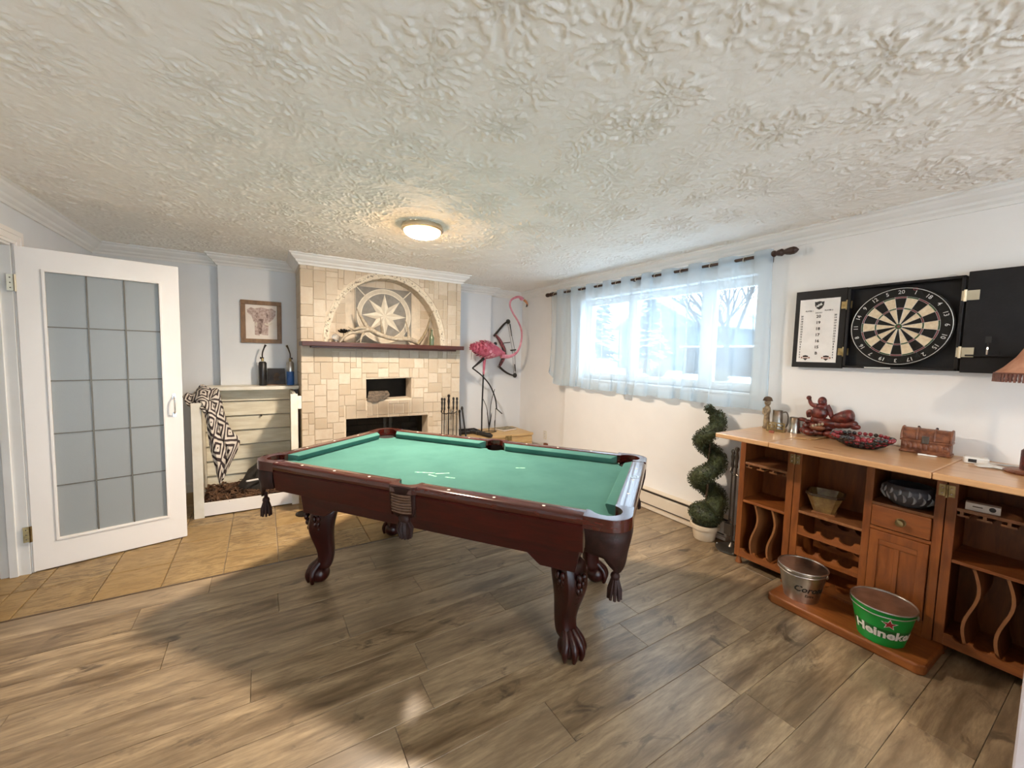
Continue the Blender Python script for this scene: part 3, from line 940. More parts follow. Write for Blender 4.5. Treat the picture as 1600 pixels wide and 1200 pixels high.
def bare_tree(x, y, h, label, seed):
    rnd = random.Random(seed)
    t = thing('bare_tree', label, 'tree', (x, y, 0.92), 0, 'bare trees outside the window')
    br = MB()

    def grow(p, d, ln, r, dep):
        pts = [p]
        for i in range(3):
            d = (d + Vector((rnd.uniform(-.18, .18), rnd.uniform(-.18, .18), rnd.uniform(-.05, .12)))).normalized()
            pts.append(pts[-1] + d * ln / 3)
        br.tube(pts, lerp_list([r, r * 0.6], 4), 5)
        if dep:
            for i in range(3):
                a = rnd.uniform(0, 2 * PI)
                nd = (d + Vector((math.cos(a), math.sin(a), 0.25)) * rnd.uniform(0.5, 0.9)).normalized()
                grow(pts[rnd.choice((1, 2, 3))], nd, ln * rnd.uniform(0.55, 0.75), r * 0.55, dep - 1)

    MB().tube([(0, 0, -0.02), (0.03, 0, h * 0.22)], [0.09, 0.07], 7).build('trunk', M['twig'], t)
    for i in range(4):
        a = i * PI / 2 + 0.4
        grow(Vector((0.03, 0, h * 0.2)), Vector((math.cos(a) * 0.5, math.sin(a) * 0.5, 1)).normalized(), h * 0.4, 0.045, 4)
    br.build('branches', M['twig'], t)


bare_tree(9.5, 5.6, 4.2, 'bare branched tree outside behind the right window light', 3)
bare_tree(13.5, 8.4, 5.0, 'thin bare tree in front of the neighbouring house corner', 8)
fy = 3.2
fence = thing('fence', 'low grey board fence across the snowy yard', 'fence', (13.2, 6.0, 0.92))
pk = MB().box(-0.02, 0.02, -0.075, 0.075, 0, 0.95).mesh('board', M['twig'])
for i in range(38):
    place('board', pk, (0, -3 + i * 0.17, 0), fence)
MB().box(-0.05, -0.02, -3.1, 3.5, 0.2, 0.28).box(-0.05, -0.02, -3.1, 3.5, 0.68, 0.76).build('rail', M['twig'], fence)
MB().box(-0.05, 0.05, -3.1, 3.5, 0.95, 1.01).build('snow_cap', M['snow'], fence)
for i, (x, y, r) in enumerate(((6.5, 5.2, 0.32), (7.2, 4.3, 0.26), (7.4, 6.6, 0.36), (10.2, 7.9, 0.4))):
    t = MB()
    rr = random.Random(i)
    for k in range(160):
        a = rr.uniform(0, 2 * PI); e = Vector((math.cos(a) * r * rr.random(), math.sin(a) * r * rr.random(), r * rr.uniform(0.6, 1.5)))
        t.tube([(0, 0, 0), e * 0.5 + Vector((0, 0, 0.05)), e], [0.008, 0.006, 0.003], 3)
    o = t.build('shrub', M['shrub'])
    o.location = (x, y, 0.92)
    tag(o, ('dry shrub in the snow nearest the window', 'small dry shrub low behind the right window light', 'wide dry shrub before the spruce', 'dry shrub beside the board fence')[i], 'shrub', 'dry shrubs in the snow')

# ---- baseboard heater
ht = thing('baseboard_heater', 'long beige electric baseboard heater under the window', 'heater', (3.15, 2.75, 0.0))
hy0, hy1 = 1.74, 3.66
MB().prism([(3.19, 0.03), (3.135, 0.03), (3.125, 0.045), (3.125, 0.150), (3.15, 0.158), (3.19, 0.158)], hy0, hy1, lambda a, b, d: (a, d, b)).build('body', M['heater'], ht, world=True, bevel=0.002)
MB().box(3.138, 3.189, hy0 + 0.01, hy1 - 0.01, 0.158, 0.178).build('outlet_slot', M['heater_dark'], ht, world=True)
MB().prism([(3.19, 0.192), (3.128, 0.188), (3.128, 0.180), (3.19, 0.178)], hy0, hy1, lambda a, b, d: (a, d, b)).build('hood', M['heater'], ht, world=True)
MB().box(3.122, 3.126, hy0 + 0.02, hy1 - 0.02, 0.046, 0.054).build('intake_slot', M['heater_dark'], ht, world=True)
MB().prism([(3.19, 0.0), (3.125, 0.0), (3.112, 0.008), (3.112, 0.03), (3.19, 0.03)], hy0, hy1, lambda a, b, d: (a, d, b)).build('toe_rail', M['heater'], ht, world=True)

# ---- wall outlet
ot = thing('wall_outlet', 'white double wall outlet beside the pine chest', 'outlet', (XR2, 4.37, 0.37))
MB().box(-0.006, 0.0, -0.036, 0.036, -0.057, 0.057).build('cover_plate', M['plastic_cream'], ot, bevel=0.002)
for z in (-0.022, 0.022):
    sk = MB().box(-0.009, -0.006, -0.017, 0.017, z - 0.015, z + 0.015).build('socket', M['plastic'], ot, bevel=0.001)
    MB().box(-0.0095, -0.009, -0.008, -0.005, z - 0.006, z + 0.006).box(-0.0095, -0.009, 0.005, 0.008, z - 0.006, z + 0.006).build('slot', M['ink'], sk)
pl = thing('power_plug', 'dark plug adapter low on the wall by the outlet', 'plug', (XR2, 4.33, 0.235))
MB().box(-0.04, 0.0, -0.03, 0.03, -0.03, 0.03).build('housing', M['carved'], pl, bevel=0.006)
MB().tube(smooth_path([(-0.02, 0, -0.03), (-0.03, 0.0, -0.12), (-0.02, 0.03, -0.233)]), 0.004, 6).build('cord', M['ink'], pl)


# ---- ceiling lamps (flush mount, frosted dome, lit)
def ceiling_lamp(x, y, label, dome='dome'):
    t = thing('ceiling_lamp', label, 'lamp', (x, y, ZC), 0)
    MB().lathe([(0.135, 0), (0.140, -0.004), (0.140, -0.020), (0.148, -0.024), (0.148, -0.036), (0.138, -0.042), (0.130, -0.042)], n=48).build('base_ring', M['nickel'], t, smooth=True)
    pr = [(0.130, -0.040)] + [(0.130 * math.cos(math.radians(a)), -0.042 - 0.050 * math.sin(math.radians(a))) for a in range(0, 90, 9)] + [(0.0005, -0.092)]
    MB().lathe(pr, n=48).build('dome', M[dome], t, smooth=True, label='glowing frosted glass dome')
    return t


ceiling_lamp(0.985, 2.86, 'lit flush ceiling lamp with nickel ring above the pool table')
ceiling_lamp(1.15, -1.0, 'added fill-light ceiling lamp, unseen behind the photographer', 'dome_fill')  # unseen lamp added behind the camera to brighten the room

# ================================================================== FIREPLACE
fp = thing('fireplace', 'travertine tiled fireplace with arched compass niche and dark wood mantel', 'fireplace', (1.14, YCH, 0))
fy_ = lambda a, b, d: (a, d, b)
AX, AZ = 1.145, 1.535          # arch centre on the mantel line
AIN, BIN, AOUT, BOUT = 0.588, 0.690, 0.640, 0.742
niche = [(AX + AIN, AZ)] + arc(AX, AZ, AIN, 0, 180, 32, BIN)[1:-1] + [(AX - AIN, AZ)]
UP = [(0.914, 0.932), (1.395, 0.945), (1.395, 1.170), (0.912, 1.158)]
FB = [(0.714, 0.16), (1.590, 0.16), (1.590, 0.742), (0.714, 0.750)]
YP = YCH + 0.009
MB().prism([(CHX0 + 0.008, 0), (CHX1 - 0.008, 0), (CHX1 - 0.008, ZC - 0.002), (CHX0 + 0.008, ZC - 0.002)], YP, YP + 0.2, fy_, holes=[niche, UP, FB]).build('chimney_breast', M['grout'], fp, world=True)
MB().box(CHX0 + 0.008, CHX0 + 0.03, YP + 0.2, YBUMP, 0, ZC - 0.002).box(CHX1 - 0.03, CHX1 - 0.008, YP + 0.2, YBUMP, 0, ZC - 0.002).build('chimney_side', M['grout'], fp, world=True)

# tiles of the front: random rectangles on a grid, cut back along the arch
CELL = (CHX1 - CHX0) / 30
NZ = 41
grid = [[0] * NZ for _ in range(30)]
sizes = [(2, 2)] * 5 + [(3, 2)] * 2 + [(2, 3)] * 2 + [(3, 3), (2, 1), (1, 2), (1, 1)]


def blocked(x0, x1, z0, z1):
    for q in (UP, FB):
        if x0 < q[1][0] - 0.02 and x1 > q[0][0] + 0.02 and z0 < q[2][1] - 0.02 and z1 > q[0][1] + 0.02:
            return True
    return False


def in_arch(x, z, g=0.006):
    if z < AZ:
        return False
    return ((x - AX) / (AOUT + g)) ** 2 + ((z - AZ) / (BOUT + g)) ** 2 < 1


tile_cache = {}
ntile = 0
G = 0.003
for kz in range(NZ):
    for kx in range(30):
        if grid[kx][kz]:
            continue
        random.shuffle(sizes)
        for (a, b) in sizes + [(1, 1)]:
            if kx + a > 30 or kz + b > NZ or any(grid[kx + i][kz + q] for i in range(a) for q in range(b)):
                continue
            x0, x1, z0, z1 = CHX0 + kx * CELL, CHX0 + (kx + a) * CELL, kz * CELL, (kz + b) * CELL
            break
        for i in range(a):
            for q in range(b):
                grid[kx + i][kz + q] = 1
        cs = [(x0, z0), (x1, z0), (x1, z1), (x0, z1)]
        if all(in_arch(*c_) for c_ in cs):
            continue
        rects = [(x0, x1, z0, z1)]
        for q in (UP, FB):                       # trim against the rectangular openings
            hx0, hx1, hz0, hz1 = q[0][0] - 0.004, q[1][0] + 0.004, q[0][1] - 0.004, q[2][1] + 0.004
            new = []
            for (p0, p1, r0, r1) in rects:
                if p1 <= hx0 or p0 >= hx1 or r1 <= hz0 or r0 >= hz1:
                    new.append((p0, p1, r0, r1)); continue
                if p0 < hx0: new.append((p0, hx0, r0, r1))
                if p1 > hx1: new.append((hx1, p1, r0, r1))
                m0, m1 = max(p0, hx0), min(p1, hx1)
                if r0 < hz0: new.append((m0, m1, r0, hz0))
                if r1 > hz1: new.append((m0, m1, hz1, r1))
            rects = new
        new = []
        for (p0, p1, r0, r1) in rects:
            if r0 < AZ < r1 and p1 > AX - AOUT and p0 < AX + AOUT:
                new += [(p0, p1, r0, AZ), (p0, p1, AZ + 0.0001, r1)]
            else:
                new.append((p0, p1, r0, r1))
        rects = [q for q in new if not all(in_arch(*c_) for c_ in ((q[0], q[2]), (q[1], q[2]), (q[1], q[3]), (q[0], q[3])))]
        for (p0, p1, r0, r1) in rects:
            if p1 - p0 < 0.012 or r1 - r0 < 0.012:
                continue
            dy = random.uniform(-0.0015, 0.0015)
            if any(in_arch(*c_) for c_ in ((p0, r0), (p1, r0), (p1, r1), (p0, r1))):
                pts = []
                cc = [(p0 + G, r0 + G), (p1 - G, r0 + G), (p1 - G, r1 - G), (p0 + G, r1 - G)]
                for i in range(4):
                    for s in range(5):
                        t = s / 5
                        x, z = cc[i][0] * (1 - t) + cc[(i + 1) % 4][0] * t, cc[i][1] * (1 - t) + cc[(i + 1) % 4][1] * t
                        if in_arch(x, z):
                            d = math.sqrt(((x - AX) / (AOUT + 0.006)) ** 2 + ((z - AZ) / (BOUT + 0.006)) ** 2)
                            x, z = AX + (x - AX) / d, AZ + (z - AZ) / d
                        if not pts or (abs(pts[-1][0] - x) + abs(pts[-1][1] - z)) > 0.002:
                            pts.append((x, z))
                area = sum(pts[i][0] * pts[(i + 1) % len(pts)][1] - pts[(i + 1) % len(pts)][0] * pts[i][1] for i in range(len(pts))) / 2
                if area > 0.0008 and len(pts) > 3:
                    MB().prism(pts, YCH + dy, YP, fy_).build('tile', M['travertine'], fp, world=True)
                    ntile += 1
                continue
            key = (round(p1 - p0, 3), round(r1 - r0, 3))
            if key not in tile_cache:
                tile_cache[key] = chamfer_piece('tile', key[0] - 2 * G, key[1] - 2 * G, 0.012, 0.0015, M['travertine'])
            place('tile', tile_cache[key], ((p0 + p1) / 2 - 1.14, dy, (r0 + r1) / 2), fp, (PI / 2, 0, 0))
            ntile += 1
print('front tiles', ntile)
# tiles of the two side faces (joined: seen edge-on only)
for sx, xx in ((-1, CHX0), (1, CHX1)):
    sd = MB()
    z = 0.0
    r_ = 0
    while z < ZC - 0.12:
        y = YCH + 0.001
        st = 0.5 if r_ % 2 else 1.0
        while y < YBUMP - 0.01:
            ln = 0.111 * st; st = 1.0
            e = min(y + ln, YBUMP)
            sd.box(min(xx, xx - sx * 0.008), max(xx, xx - sx * 0.008), y + 0.0025, e - 0.0025, z + 0.0025, z + 0.1085)
            y = e
        z += 0.111; r_ += 1
    o = sd.build('side_tiles', M['travertine'], fp, world=True)
    o['kind'] = 'stuff'

# niche back (tiled), pebble border, medallion
nb = MB().box(AX - AIN - 0.03, AX + AIN + 0.03, YP + 0.17, YP + 0.2, AZ - 0.02, AZ + BIN + 0.03).build('niche_back', M['grout'], fp, world=True)
for kx in range(12):
    for kz in range(7):
        x0, x1, z0, z1 = AX - 0.6 + kx * 0.1, AX - 0.5 + kx * 0.1, AZ + kz * 0.1, AZ + 0.1 + kz * 0.1
        if x1 > AX - 0.31 and x0 < AX + 0.31 and z0 < AZ + 0.6 - 0.02:
            continue
        cxm, czm = (x0 + x1) / 2, (z0 + z1) / 2
        if ((cxm - AX) / 0.66) ** 2 + ((czm - AZ) / 0.76) ** 2 > 1:
            continue
        key = (0.1, 0.1)
        if key not in tile_cache:
            tile_cache[key] = chamfer_piece('tile', 0.094, 0.094, 0.012, 0.0015, M['travertine'])
        place('niche_tile', tile_cache[key], (cxm - 1.14, 0.174, czm), nb, (PI / 2, 0, 0))
rv = MB()                                                    # tiled soffit of the arch
for i in range(22):
    a0, a1 = math.radians(180 / 22 * i + 0.4), math.radians(180 / 22 * (i + 1) - 0.4)
    for d0, d1 in ((YCH + 0.004, YCH + 0.09), (YCH + 0.094, YCH + 0.178)):
        pts = []
        for rr in (1.0, 0.99):
            for a in (a0, a1):
                pts.append((AX + AIN * rr * math.cos(a), AZ + BIN * rr * math.sin(a)))
        rv.add([(pts[0][0], d0, pts[0][1]), (pts[1][0], d0, pts[1][1]), (pts[1][0], d1, pts[1][1]), (pts[0][0], d1, pts[0][1]),
                (pts[2][0], d0, pts[2][1]), (pts[3][0], d0, pts[3][1]), (pts[3][0], d1, pts[3][1]), (pts[2][0], d1, pts[2][1])],
               [(0, 1, 2, 3), (4, 5, 6, 7), (0, 1, 5, 4), (1, 2, 6, 5), (2, 3, 7, 6), (3, 0, 4, 7)])
rv.build('arch_soffit', M['travertine'], fp, world=True)
bd = MB().prism(arc(AX, AZ, AOUT, 0, 180, 40, BOUT) + arc(AX, AZ, AIN, 180, 0, 40, BIN), YCH + 0.002, YP, fy_).build('arch_border', M['stone_frame'], fp, world=True)
pb = MB()
for i in range(150):
    a = PI * (i + random.uniform(-.3, .3)) / 150
    t = random.uniform(0.2, 0.8)
    x, z = AX + (AIN + (AOUT - AIN) * t) * math.cos(a), AZ + (BIN + (BOUT - BIN) * t) * math.sin(a)
    s = random.uniform(0.006, 0.012)
    pb.ball((x, YCH + 0.001, z), s, 4, sc=(1, 0.35, random.uniform(.7, 1.3)))
o = pb.build('mosaic_pebbles', M['pebble'], bd, world=True)
o['kind'] = 'stuff'
YM = YCH + 0.172
MC = Vector((1.14, YM, 1.838)); HS = 0.304
md = MB().box(MC.x - HS, MC.x + HS, YM - 0.006, YP + 0.172, MC.z - HS, MC.z + HS).build('compass_medallion', M['stone_dark'], fp, world=True, label='grey stone square inlaid with a pale compass star')
MB().prism(arc(MC.x, MC.z, 0.292, 0, 360, 64)[:-1], YM - 0.011, YM - 0.006, fy_, holes=[arc(MC.x, MC.z, 0.240, 360, 0, 64)[:-1]]).build('ring', M['stone_star_a'], md, world=True)
MB().prism(arc(MC.x, MC.z, 0.283, 0, 360, 64)[:-1], YM - 0.0115, YM - 0.010, fy_, holes=[arc(MC.x, MC.z, 0.250, 360, 0, 64)[:-1]]).build('ring_inlay', M['star_tone_b'], md, world=True)
for i in range(8):
    a = math.radians(90 - 45 * i)
    for s in (-1, 1):
        tip = Vector((math.cos(a) * 0.238, math.sin(a) * 0.238))
        b_ = a + s * PI / 8
        side = Vector((math.cos(b_), math.sin(b_))) * 0.098
        y = YM - 0.006
        e = y - 0.004
        c0 = (MC.x, y - 0.014, MC.z); tp = (MC.x + tip.x, y - 0.005, MC.z + tip.y); sd = (MC.x + side.x, y - 0.006, MC.z + side.y)
        lo = [(p[0], y + 0.001, p[2]) for p in (c0, tp, sd)]
        MB().add([c0, tp, sd] + lo, [(0, 1, 2), (3, 5, 4), (0, 3, 4, 1), (1, 4, 5, 2), (2, 5, 3, 0)]).build('star_point', M['stone_star_a' if s < 0 else 'star_tone_b'], md, world=True)  # one half of each point takes the darker tone
for a in (45, 135, 225, 315):
    c_, s_ = math.cos(math.radians(a)), math.sin(math.radians(a))
    X_ = Matrix.Translation((MC.x, YM - 0.006, MC.z)) @ Matrix.Rotation(-math.radians(a), 4, 'Y')
    MB().box(0.292, 0.42, -0.003, 0.001, -0.005, 0.005, X=X_).build('corner_line', M['stone_star_a'], md, world=True)
    MB().box(0.238, 0.294, -0.008, 0.0, -0.012, 0.012, X=X_).build('ring_joint', M['star_tone_b'], md, world=True)
for b in ((-HS, HS, HS - 0.006, HS), (-HS, HS, -HS, -HS + 0.006), (-HS, -HS + 0.006, -HS, HS), (HS - 0.006, HS, -HS, HS)):
    MB().box(MC.x + b[0], MC.x + b[1], YM - 0.010, YM - 0.005, MC.z + b[2], MC.z + b[3]).build('edge_strip', M['star_tone_b'], md, world=True)

# mantel
mt = MB().box(0.306, 1.945, YCH - 0.175, YP + 0.17, 1.489, 1.532).build('mantel_shelf', M['mantel'], fp, world=True, bevel=0.004)
MB().box(0.385, 1.86, YCH - 0.15, YCH + 0.004, 1.472, 1.489).build('mantel_support', M['mantel'], mt, world=True, bevel=0.003)
# liners of the two openings
fb = MB()
for (q, d) in ((FB, 0.5), (UP, 0.34)):
    x0, x1, z0, z1 = q[0][0] - 0.03, q[1][0] + 0.03, q[0][1] - 0.03, q[2][1] + 0.04
    y0, y1 = YP + 0.195, YCH + d
    fb.box(x0 - 0.02, x0, y0, y1, z0, z1).box(x1, x1 + 0.02, y0, y1, z0, z1).box(x0, x1, y0, y1, z0 - 0.02, z0).box(x0, x1, y0, y1, z1, z1 + 0.02).box(x0, x1, y1, y1 + 0.02, z0, z1)
fb.build('firebox_liner', M['soot'], fp, world=True)
br = MB().box(-0.1, 0.1, -0.02, 0, 0, 0.062).mesh('firebrick', M['soot'])
for i in range(5):
    for k in range(8):
        place('firebrick', br, (0.72 + 0.09 + i * 0.206 - 1.14 - (0.1 if k % 2 else 0), 0.50, 0.17 + k * 0.072), fp)
MB().box(1.13, 1.16, YCH + 0.16, YCH + 0.17, 0.17, 0.73).box(1.19, 1.22, YCH + 0.16, YCH + 0.17, 0.17, 0.73).build('screen_bar', M['soot_metal'], fp, world=True)
# soot lip hanging out of the upper opening, and a plate lying in it
lp = [at_y(574, 626, YCH - 0.02), at_y(585, 629, YCH - 0.025), at_y(601, 624, YCH - 0.02), at_y(609, 619, YCH), at_y(606, 614, YCH + 0.06), at_y(576, 615, YCH + 0.06)]
mb = MB().add([tuple(p) for p in lp] + [(p.x, p.y, p.z + 0.028) for p in lp], [(0, 1, 2, 3, 4, 5), (11, 10, 9, 8, 7, 6)] + [(i, (i + 1) % 6, (i + 1) % 6 + 6, i + 6) for i in range(6)])
mb.build('ash_tray', M['ash'], fp, world=True, bevel=0.006, label='sooty metal tray tipping out of the upper opening')
MB().box(0.66, 1.63, YCH - 0.32, YCH - 0.002, 0.0, 0.045).build('hearth_slab', M['slate'], fp, world=True, bevel=0.004)

# ---- things on the mantel
ZM = 1.532


def zz(x, y):      # picture crop coordinates -> frame pixels
    return 470 + x / 6.154, 400 + y / 6.154


def antler_pts(l, yy):
    return [at_y(*zz(x, y), yy + dy) for x, y, dy in l]


YA = YCH - 0.06
an = thing('antler', 'large pale caribou antler lying along the mantel', 'antler', (1.1, YA, ZM))
mb = MB()
beam = smooth_path(antler_pts([(1130, 838, .02), (1040, 800, 0), (930, 800, -.02), (820, 778, -.02), (730, 740, 0), (650, 705, 0), (560, 728, 0), (480, 738, -.02), (420, 775, -.04), (375, 830, -.05)], YA), 5)
mb.tube(beam, lerp_list([0.030, 0.026, 0.022, 0.022, 0.024, 0.03, 0.022, 0.018, 0.014, 0.006], len(beam)), 9)
for tine, r in (([(650, 705, 0), (610, 640, 0), (570, 570, .03), (535, 495, .05)], [0.026, 0.02, 0.014, 0.003]),
                ([(640, 700, 0), (570, 690, -.03), (510, 705, -.05), (455, 680, -.06)], [0.022, 0.016, 0.012, 0.003]),
                ([(785, 745, 0), (780, 690, -.04), (765, 585, -.06)], [0.018, 0.013, 0.003]),
                ([(1040, 795, 0), (1035, 720, .03), (1005, 615, .05)], [0.02, 0.014, 0.003]),
                ([(600, 740, 0), (580, 790, -.04), (572, 838, -.05)], [0.014, 0.01, 0.004])):
    p = smooth_path(antler_pts(tine, YA), 4)
    mb.tube(p, lerp_list(r, len(p)), 8)
mb.build('beam_and_tines', M['bone'], an, smooth=60, world=True)
p = antler_pts([(1130, 838, .02)], YA)[0]
MB().ball(p, 0.036, 8, sc=(0.7, 1, 0.8)).build('burr', M['drift'], an, smooth=True, world=True)

dw = thing('driftwood_piece', 'forked upright driftwood piece at the right end of the mantel', 'driftwood', (1.66, YA, ZM))
mb = MB()
for pts, r in (([(1120, 850, 0), (1170, 790, 0), (1215, 700, 0), (1240, 610, 0), (1270, 525, 0)], [0.035, 0.028, 0.022, 0.014, 0.004]),
               ([(1225, 850, .04), (1240, 760, .04), (1225, 680, .03), (1245, 590, .02), (1240, 540, .02)], [0.02, 0.017, 0.014, 0.01, 0.004])):
    q = smooth_path(antler_pts(pts, YA), 4)
    mb.tube(q, lerp_list(r, len(q)), 8, flat=0.6)
mb.build('stem', M['drift'], dw, smooth=60, world=True)
gp = at_y(*zz(1258, 855), YA + 0.01)
gb = thing('glass_bottle', 'slim green glass bottle beside the driftwood on the mantel', 'bottle', (gp.x, gp.y, ZM))
MB().lathe([(0.024, 0), (0.027, 0.01), (0.027, 0.09), (0.012, 0.125), (0.010, 0.165), (0.013, 0.167), (0.013, 0.175), (0.008, 0.175)], n=16).build('glass', M['glass_green'], gb, smooth=True)
MB().lathe([(0.008, 0.172), (0.010, 0.192), (0.0005, 0.194)], n=10).build('cork', M['drift'], gb, smooth=True)

op = at_y(*zz(333, 810), YA - 0.03)
orb = thing('crystal_orb', 'clear crystal ball on a grey stand at the left end of the mantel', 'ornament', (op.x, op.y, ZM))
MB().lathe([(0.034, 0), (0.036, 0.008), (0.022, 0.016), (0.026, 0.024)], n=20).build('stand', M['pewter'], orb, smooth=True)
MB().ball((0, 0, 0.050), 0.032, 14).build('ball', M['crystal'], orb, smooth=True)

rp = at_y(*zz(410, 835), YA + 0.05)
ro = thing('metal_rose', 'dark metal rose on a thin stand beside the antler', 'ornament', (rp.x, rp.y, ZM))
MB().lathe([(0.03, 0), (0.03, 0.005), (0.006, 0.012)], n=14).tube([(0, 0, 0.008), (0.005, 0, 0.06), (0, 0, 0.10)], 0.004, 6).build('stand', M['iron'], ro, smooth=True)
pet = MB()
for i in range(13):
    a = i * 2.4
    r = 0.010 + 0.0026 * i
    c_ = Vector((math.cos(a) * r, math.sin(a) * r, 0.118 - 0.0008 * i))
    X_ = Matrix.Translation(c_) @ Matrix.Rotation(a, 4, 'Z') @ Matrix.Rotation(0.35 + 0.05 * i, 4, 'Y')
    pet.ball((0, 0, 0), 0.022, 6, X=X_, sc=(0.25, 0.9, 1.1))
pet.build('petals', M['iron'], ro, smooth=True)
MB().add([(0.01, 0, 0.10), (0.05, 0.0, 0.135), (0.075, 0, 0.13), (0.045, 0, 0.105), (0.04, 0.008, 0.118)], [(0, 1, 4), (1, 2, 4), (2, 3, 4), (3, 0, 4), (0, 3, 2, 1)]).build('leaf', M['iron'], ro)

# ---- log box at the left of the fireplace
LX0, LX1, LY0, LY1, LZ = -0.515, 0.262, 4.20, 4.86, 1.045
lb = thing('log_box', 'cream painted open wooden log box with shiplap back left of the fireplace', 'log box', (-0.12, 4.5, 0.0))
MB().box(LX0, LX0 + 0.028, LY0 + 0.02, LY1, 0.0, 0.975).build('side_panel', M['cream_paint'], lb, world=True, bevel=0.002)
MB().box(LX1 - 0.028, LX1, LY0 + 0.02, LY1, 0.0, 1.03).build('side_panel', M['cream_paint'], lb, world=True, bevel=0.002)
MB().box(LX0 - 0.004, LX0 + 0.065, LY0, LY0 + 0.02, 0.0, 0.985).build('front_post', M['cream_paint'], lb, world=True, bevel=0.002)
MB().box(LX1 - 0.055, LX1 + 0.004, LY0, LY0 + 0.02, 0.0, 1.04).build('front_post', M['cream_paint'], lb, world=True, bevel=0.002)
MB().box(LX1 + 0.004, LX1 + 0.035, LY0 + 0.005, LY0 + 0.03, 0.90, 1.02).build('corner_block', M['cream_paint'], lb, world=True, bevel=0.002)
MB().box(LX0 + 0.065, LX1 - 0.055, LY0 + 0.002, LY0 + 0.022, 0.012, 0.125).build('front_rail', M['door_white'], lb, world=True, bevel=0.002)
MB().box(LX0 + 0.028, LX1 - 0.028, LY0 + 0.02, LY1, 0.03, 0.05).build('floor_board', M['board_cream'], lb, world=True)
nb_ = 7
for i in range(nb_):                                          # overlapping back boards
    z0 = 0.05 + i * 0.146
    X_ = Matrix.Translation(((LX0 + LX1) / 2, LY1 - 0.035, z0)) @ Matrix.Rotation(math.radians(-11), 4, 'X')
    MB().box(-(LX1 - LX0) / 2 + 0.03, (LX1 - LX0) / 2 - 0.03, -0.016, 0.0, 0, 0.140, X=X_).build('back_board', M['board_cream'], lb, world=True, bevel=0.002)
MB().box(LX0 - 0.0, CHX0 - 0.004, LY1 - 0.20, YBUMP, 1.046, 1.078).build('top_shelf', M['cream_paint'], lb, world=True, bevel=0.003)
kn = at_y(408, 649, LY1 - 0.055)
MB().ball(kn, 0.011, 6).build('knot', M['soot'], lb, world=True)

bg = thing('canvas_bag', 'dark canvas bag slumped inside the log box', 'bag', (-0.06, 4.55, 0.05))
mb = MB()
pr = [(0.0005, 0.36), (0.09, 0.35), (0.15, 0.30), (0.18, 0.22), (0.20, 0.10), (0.18, 0.0)]
mb.lathe(pr[::-1], n=20, sx=1.0, sy=0.75)
mb.v = [(x + 0.05 * noise.noise(Vector((x * 9, y * 9, z * 9))) + (0.14 * z / 0.36), y + 0.03 * noise.noise(Vector((x * 9 + 5, y * 9, z * 9))), max(0, z + 0.05 * noise.noise(Vector((x * 9, y * 9 + 9, z * 9))))) for x, y, z in mb.v]
mb.build('body', M['dark_bag'], bg, smooth=True)
MB().tube(smooth_path([(-0.02, -0.12, 0.20), (0.0, -0.15, 0.27), (0.10, -0.15, 0.29), (0.18, -0.12, 0.22)], 4), 0.008, 6).build('handle', M['dark_bag'], bg, smooth=True)

db = MB()
for i in range(900):                                          # bark chips and dry fibre
    x, y = random.uniform(LX0 + 0.05, LX1 - 0.08), random.uniform(LY0 + 0.03, LY1 - 0.1)
    z = 0.052 + 0.05 * abs(noise.noise(Vector((x * 6, y * 6, 0)))) + 0.035 * random.random() + 0.04
    a = random.uniform(0, PI); l_ = random.uniform(0.012, 0.04); w_ = random.uniform(0.003, 0.010)
    X_ = Matrix.Translation((x, y, z)) @ Matrix.Rotation(a, 4, 'Z') @ Matrix.Rotation(random.uniform(-.5, .5), 4, 'Y')
    db.box(-l_, l_, -w_, w_, -0.003, 0.003, X=X_)
db.box(LX0 + 0.032, LX1 - 0.032, LY0 + 0.025, LY1 - 0.06, 0.05, 0.085)
o = tag(db.build('bark_debris', M['fur']), 'loose brown bark chips covering the bottom of the log box', 'bark', kind='stuff')
p0, p1 = at_y(385, 752, 4.32), at_y(425, 746, 4.45)
tag(MB().tube([p0, (p0 + p1) / 2 + Vector((0, 0, 0.004)), p1], [0.008, 0.009, 0.009], 8).build('white_stick', M['plastic'], smooth=True), 'short white stick lying across the log box bag', 'stick')

# throw over the left side of the log box
L_ = [at_y(285, 622, 4.42), at_y(291, 632, 4.30), at_y(312, 638, 4.185), at_y(322, 655, 4.17), at_y(326, 690, 4.175), at_y(333, 720, 4.185), at_y(344, 757, 4.19)]
R_ = [at_y(318, 603, 4.55), at_y(337, 606, 4.50), at_y(344, 622, 4.42), at_y(350, 648, 4.36), at_y(360, 672, 4.34), at_y(375, 692, 4.32), at_y(352, 740, 4.26)]
Ls, Rs = smooth_path(L_, 8), smooth_path(R_, 8)
mb = MB()
nu = 18
uv = []
for i, (a, b) in enumerate(zip(Ls, Rs)):
    for k in range(nu + 1):
        t = k / nu
        s = i / len(Ls)
        p = a.lerp(b, t)
        fold = 0.016 * math.sin(t * 13 + s * 3) + 0.010 * math.sin(t * 29 + s * 7)
        bow = -0.05 * math.sin(PI * t) * (1 if s > 0.25 else s * 4)
        mb.v.append((p.x, p.y + fold + bow, p.z + (0.02 * math.sin(t * 9 + s * 20) if s < 0.3 else 0)))
        uv.append((t * 1.55 + 0.1, s * 4.6 + t * 0.45))
for i in range(len(Ls) - 1):
    for k in range(nu):
        a = i * (nu + 1) + k
        mb.f.append((a, a + 1, a + nu + 2, a + nu + 1)); mb.mi.append(0)
mb.uv = uv
o = mb.build('throw_blanket', M['throw'], smooth=True)
so = o.modifiers.new('thickness', 'SOLIDIFY'); so.thickness = 0.006
tag(o, 'black and cream throw with nested diamonds draped over the log box', 'blanket')

# ---- on the log box shelf
ZS = 1.079


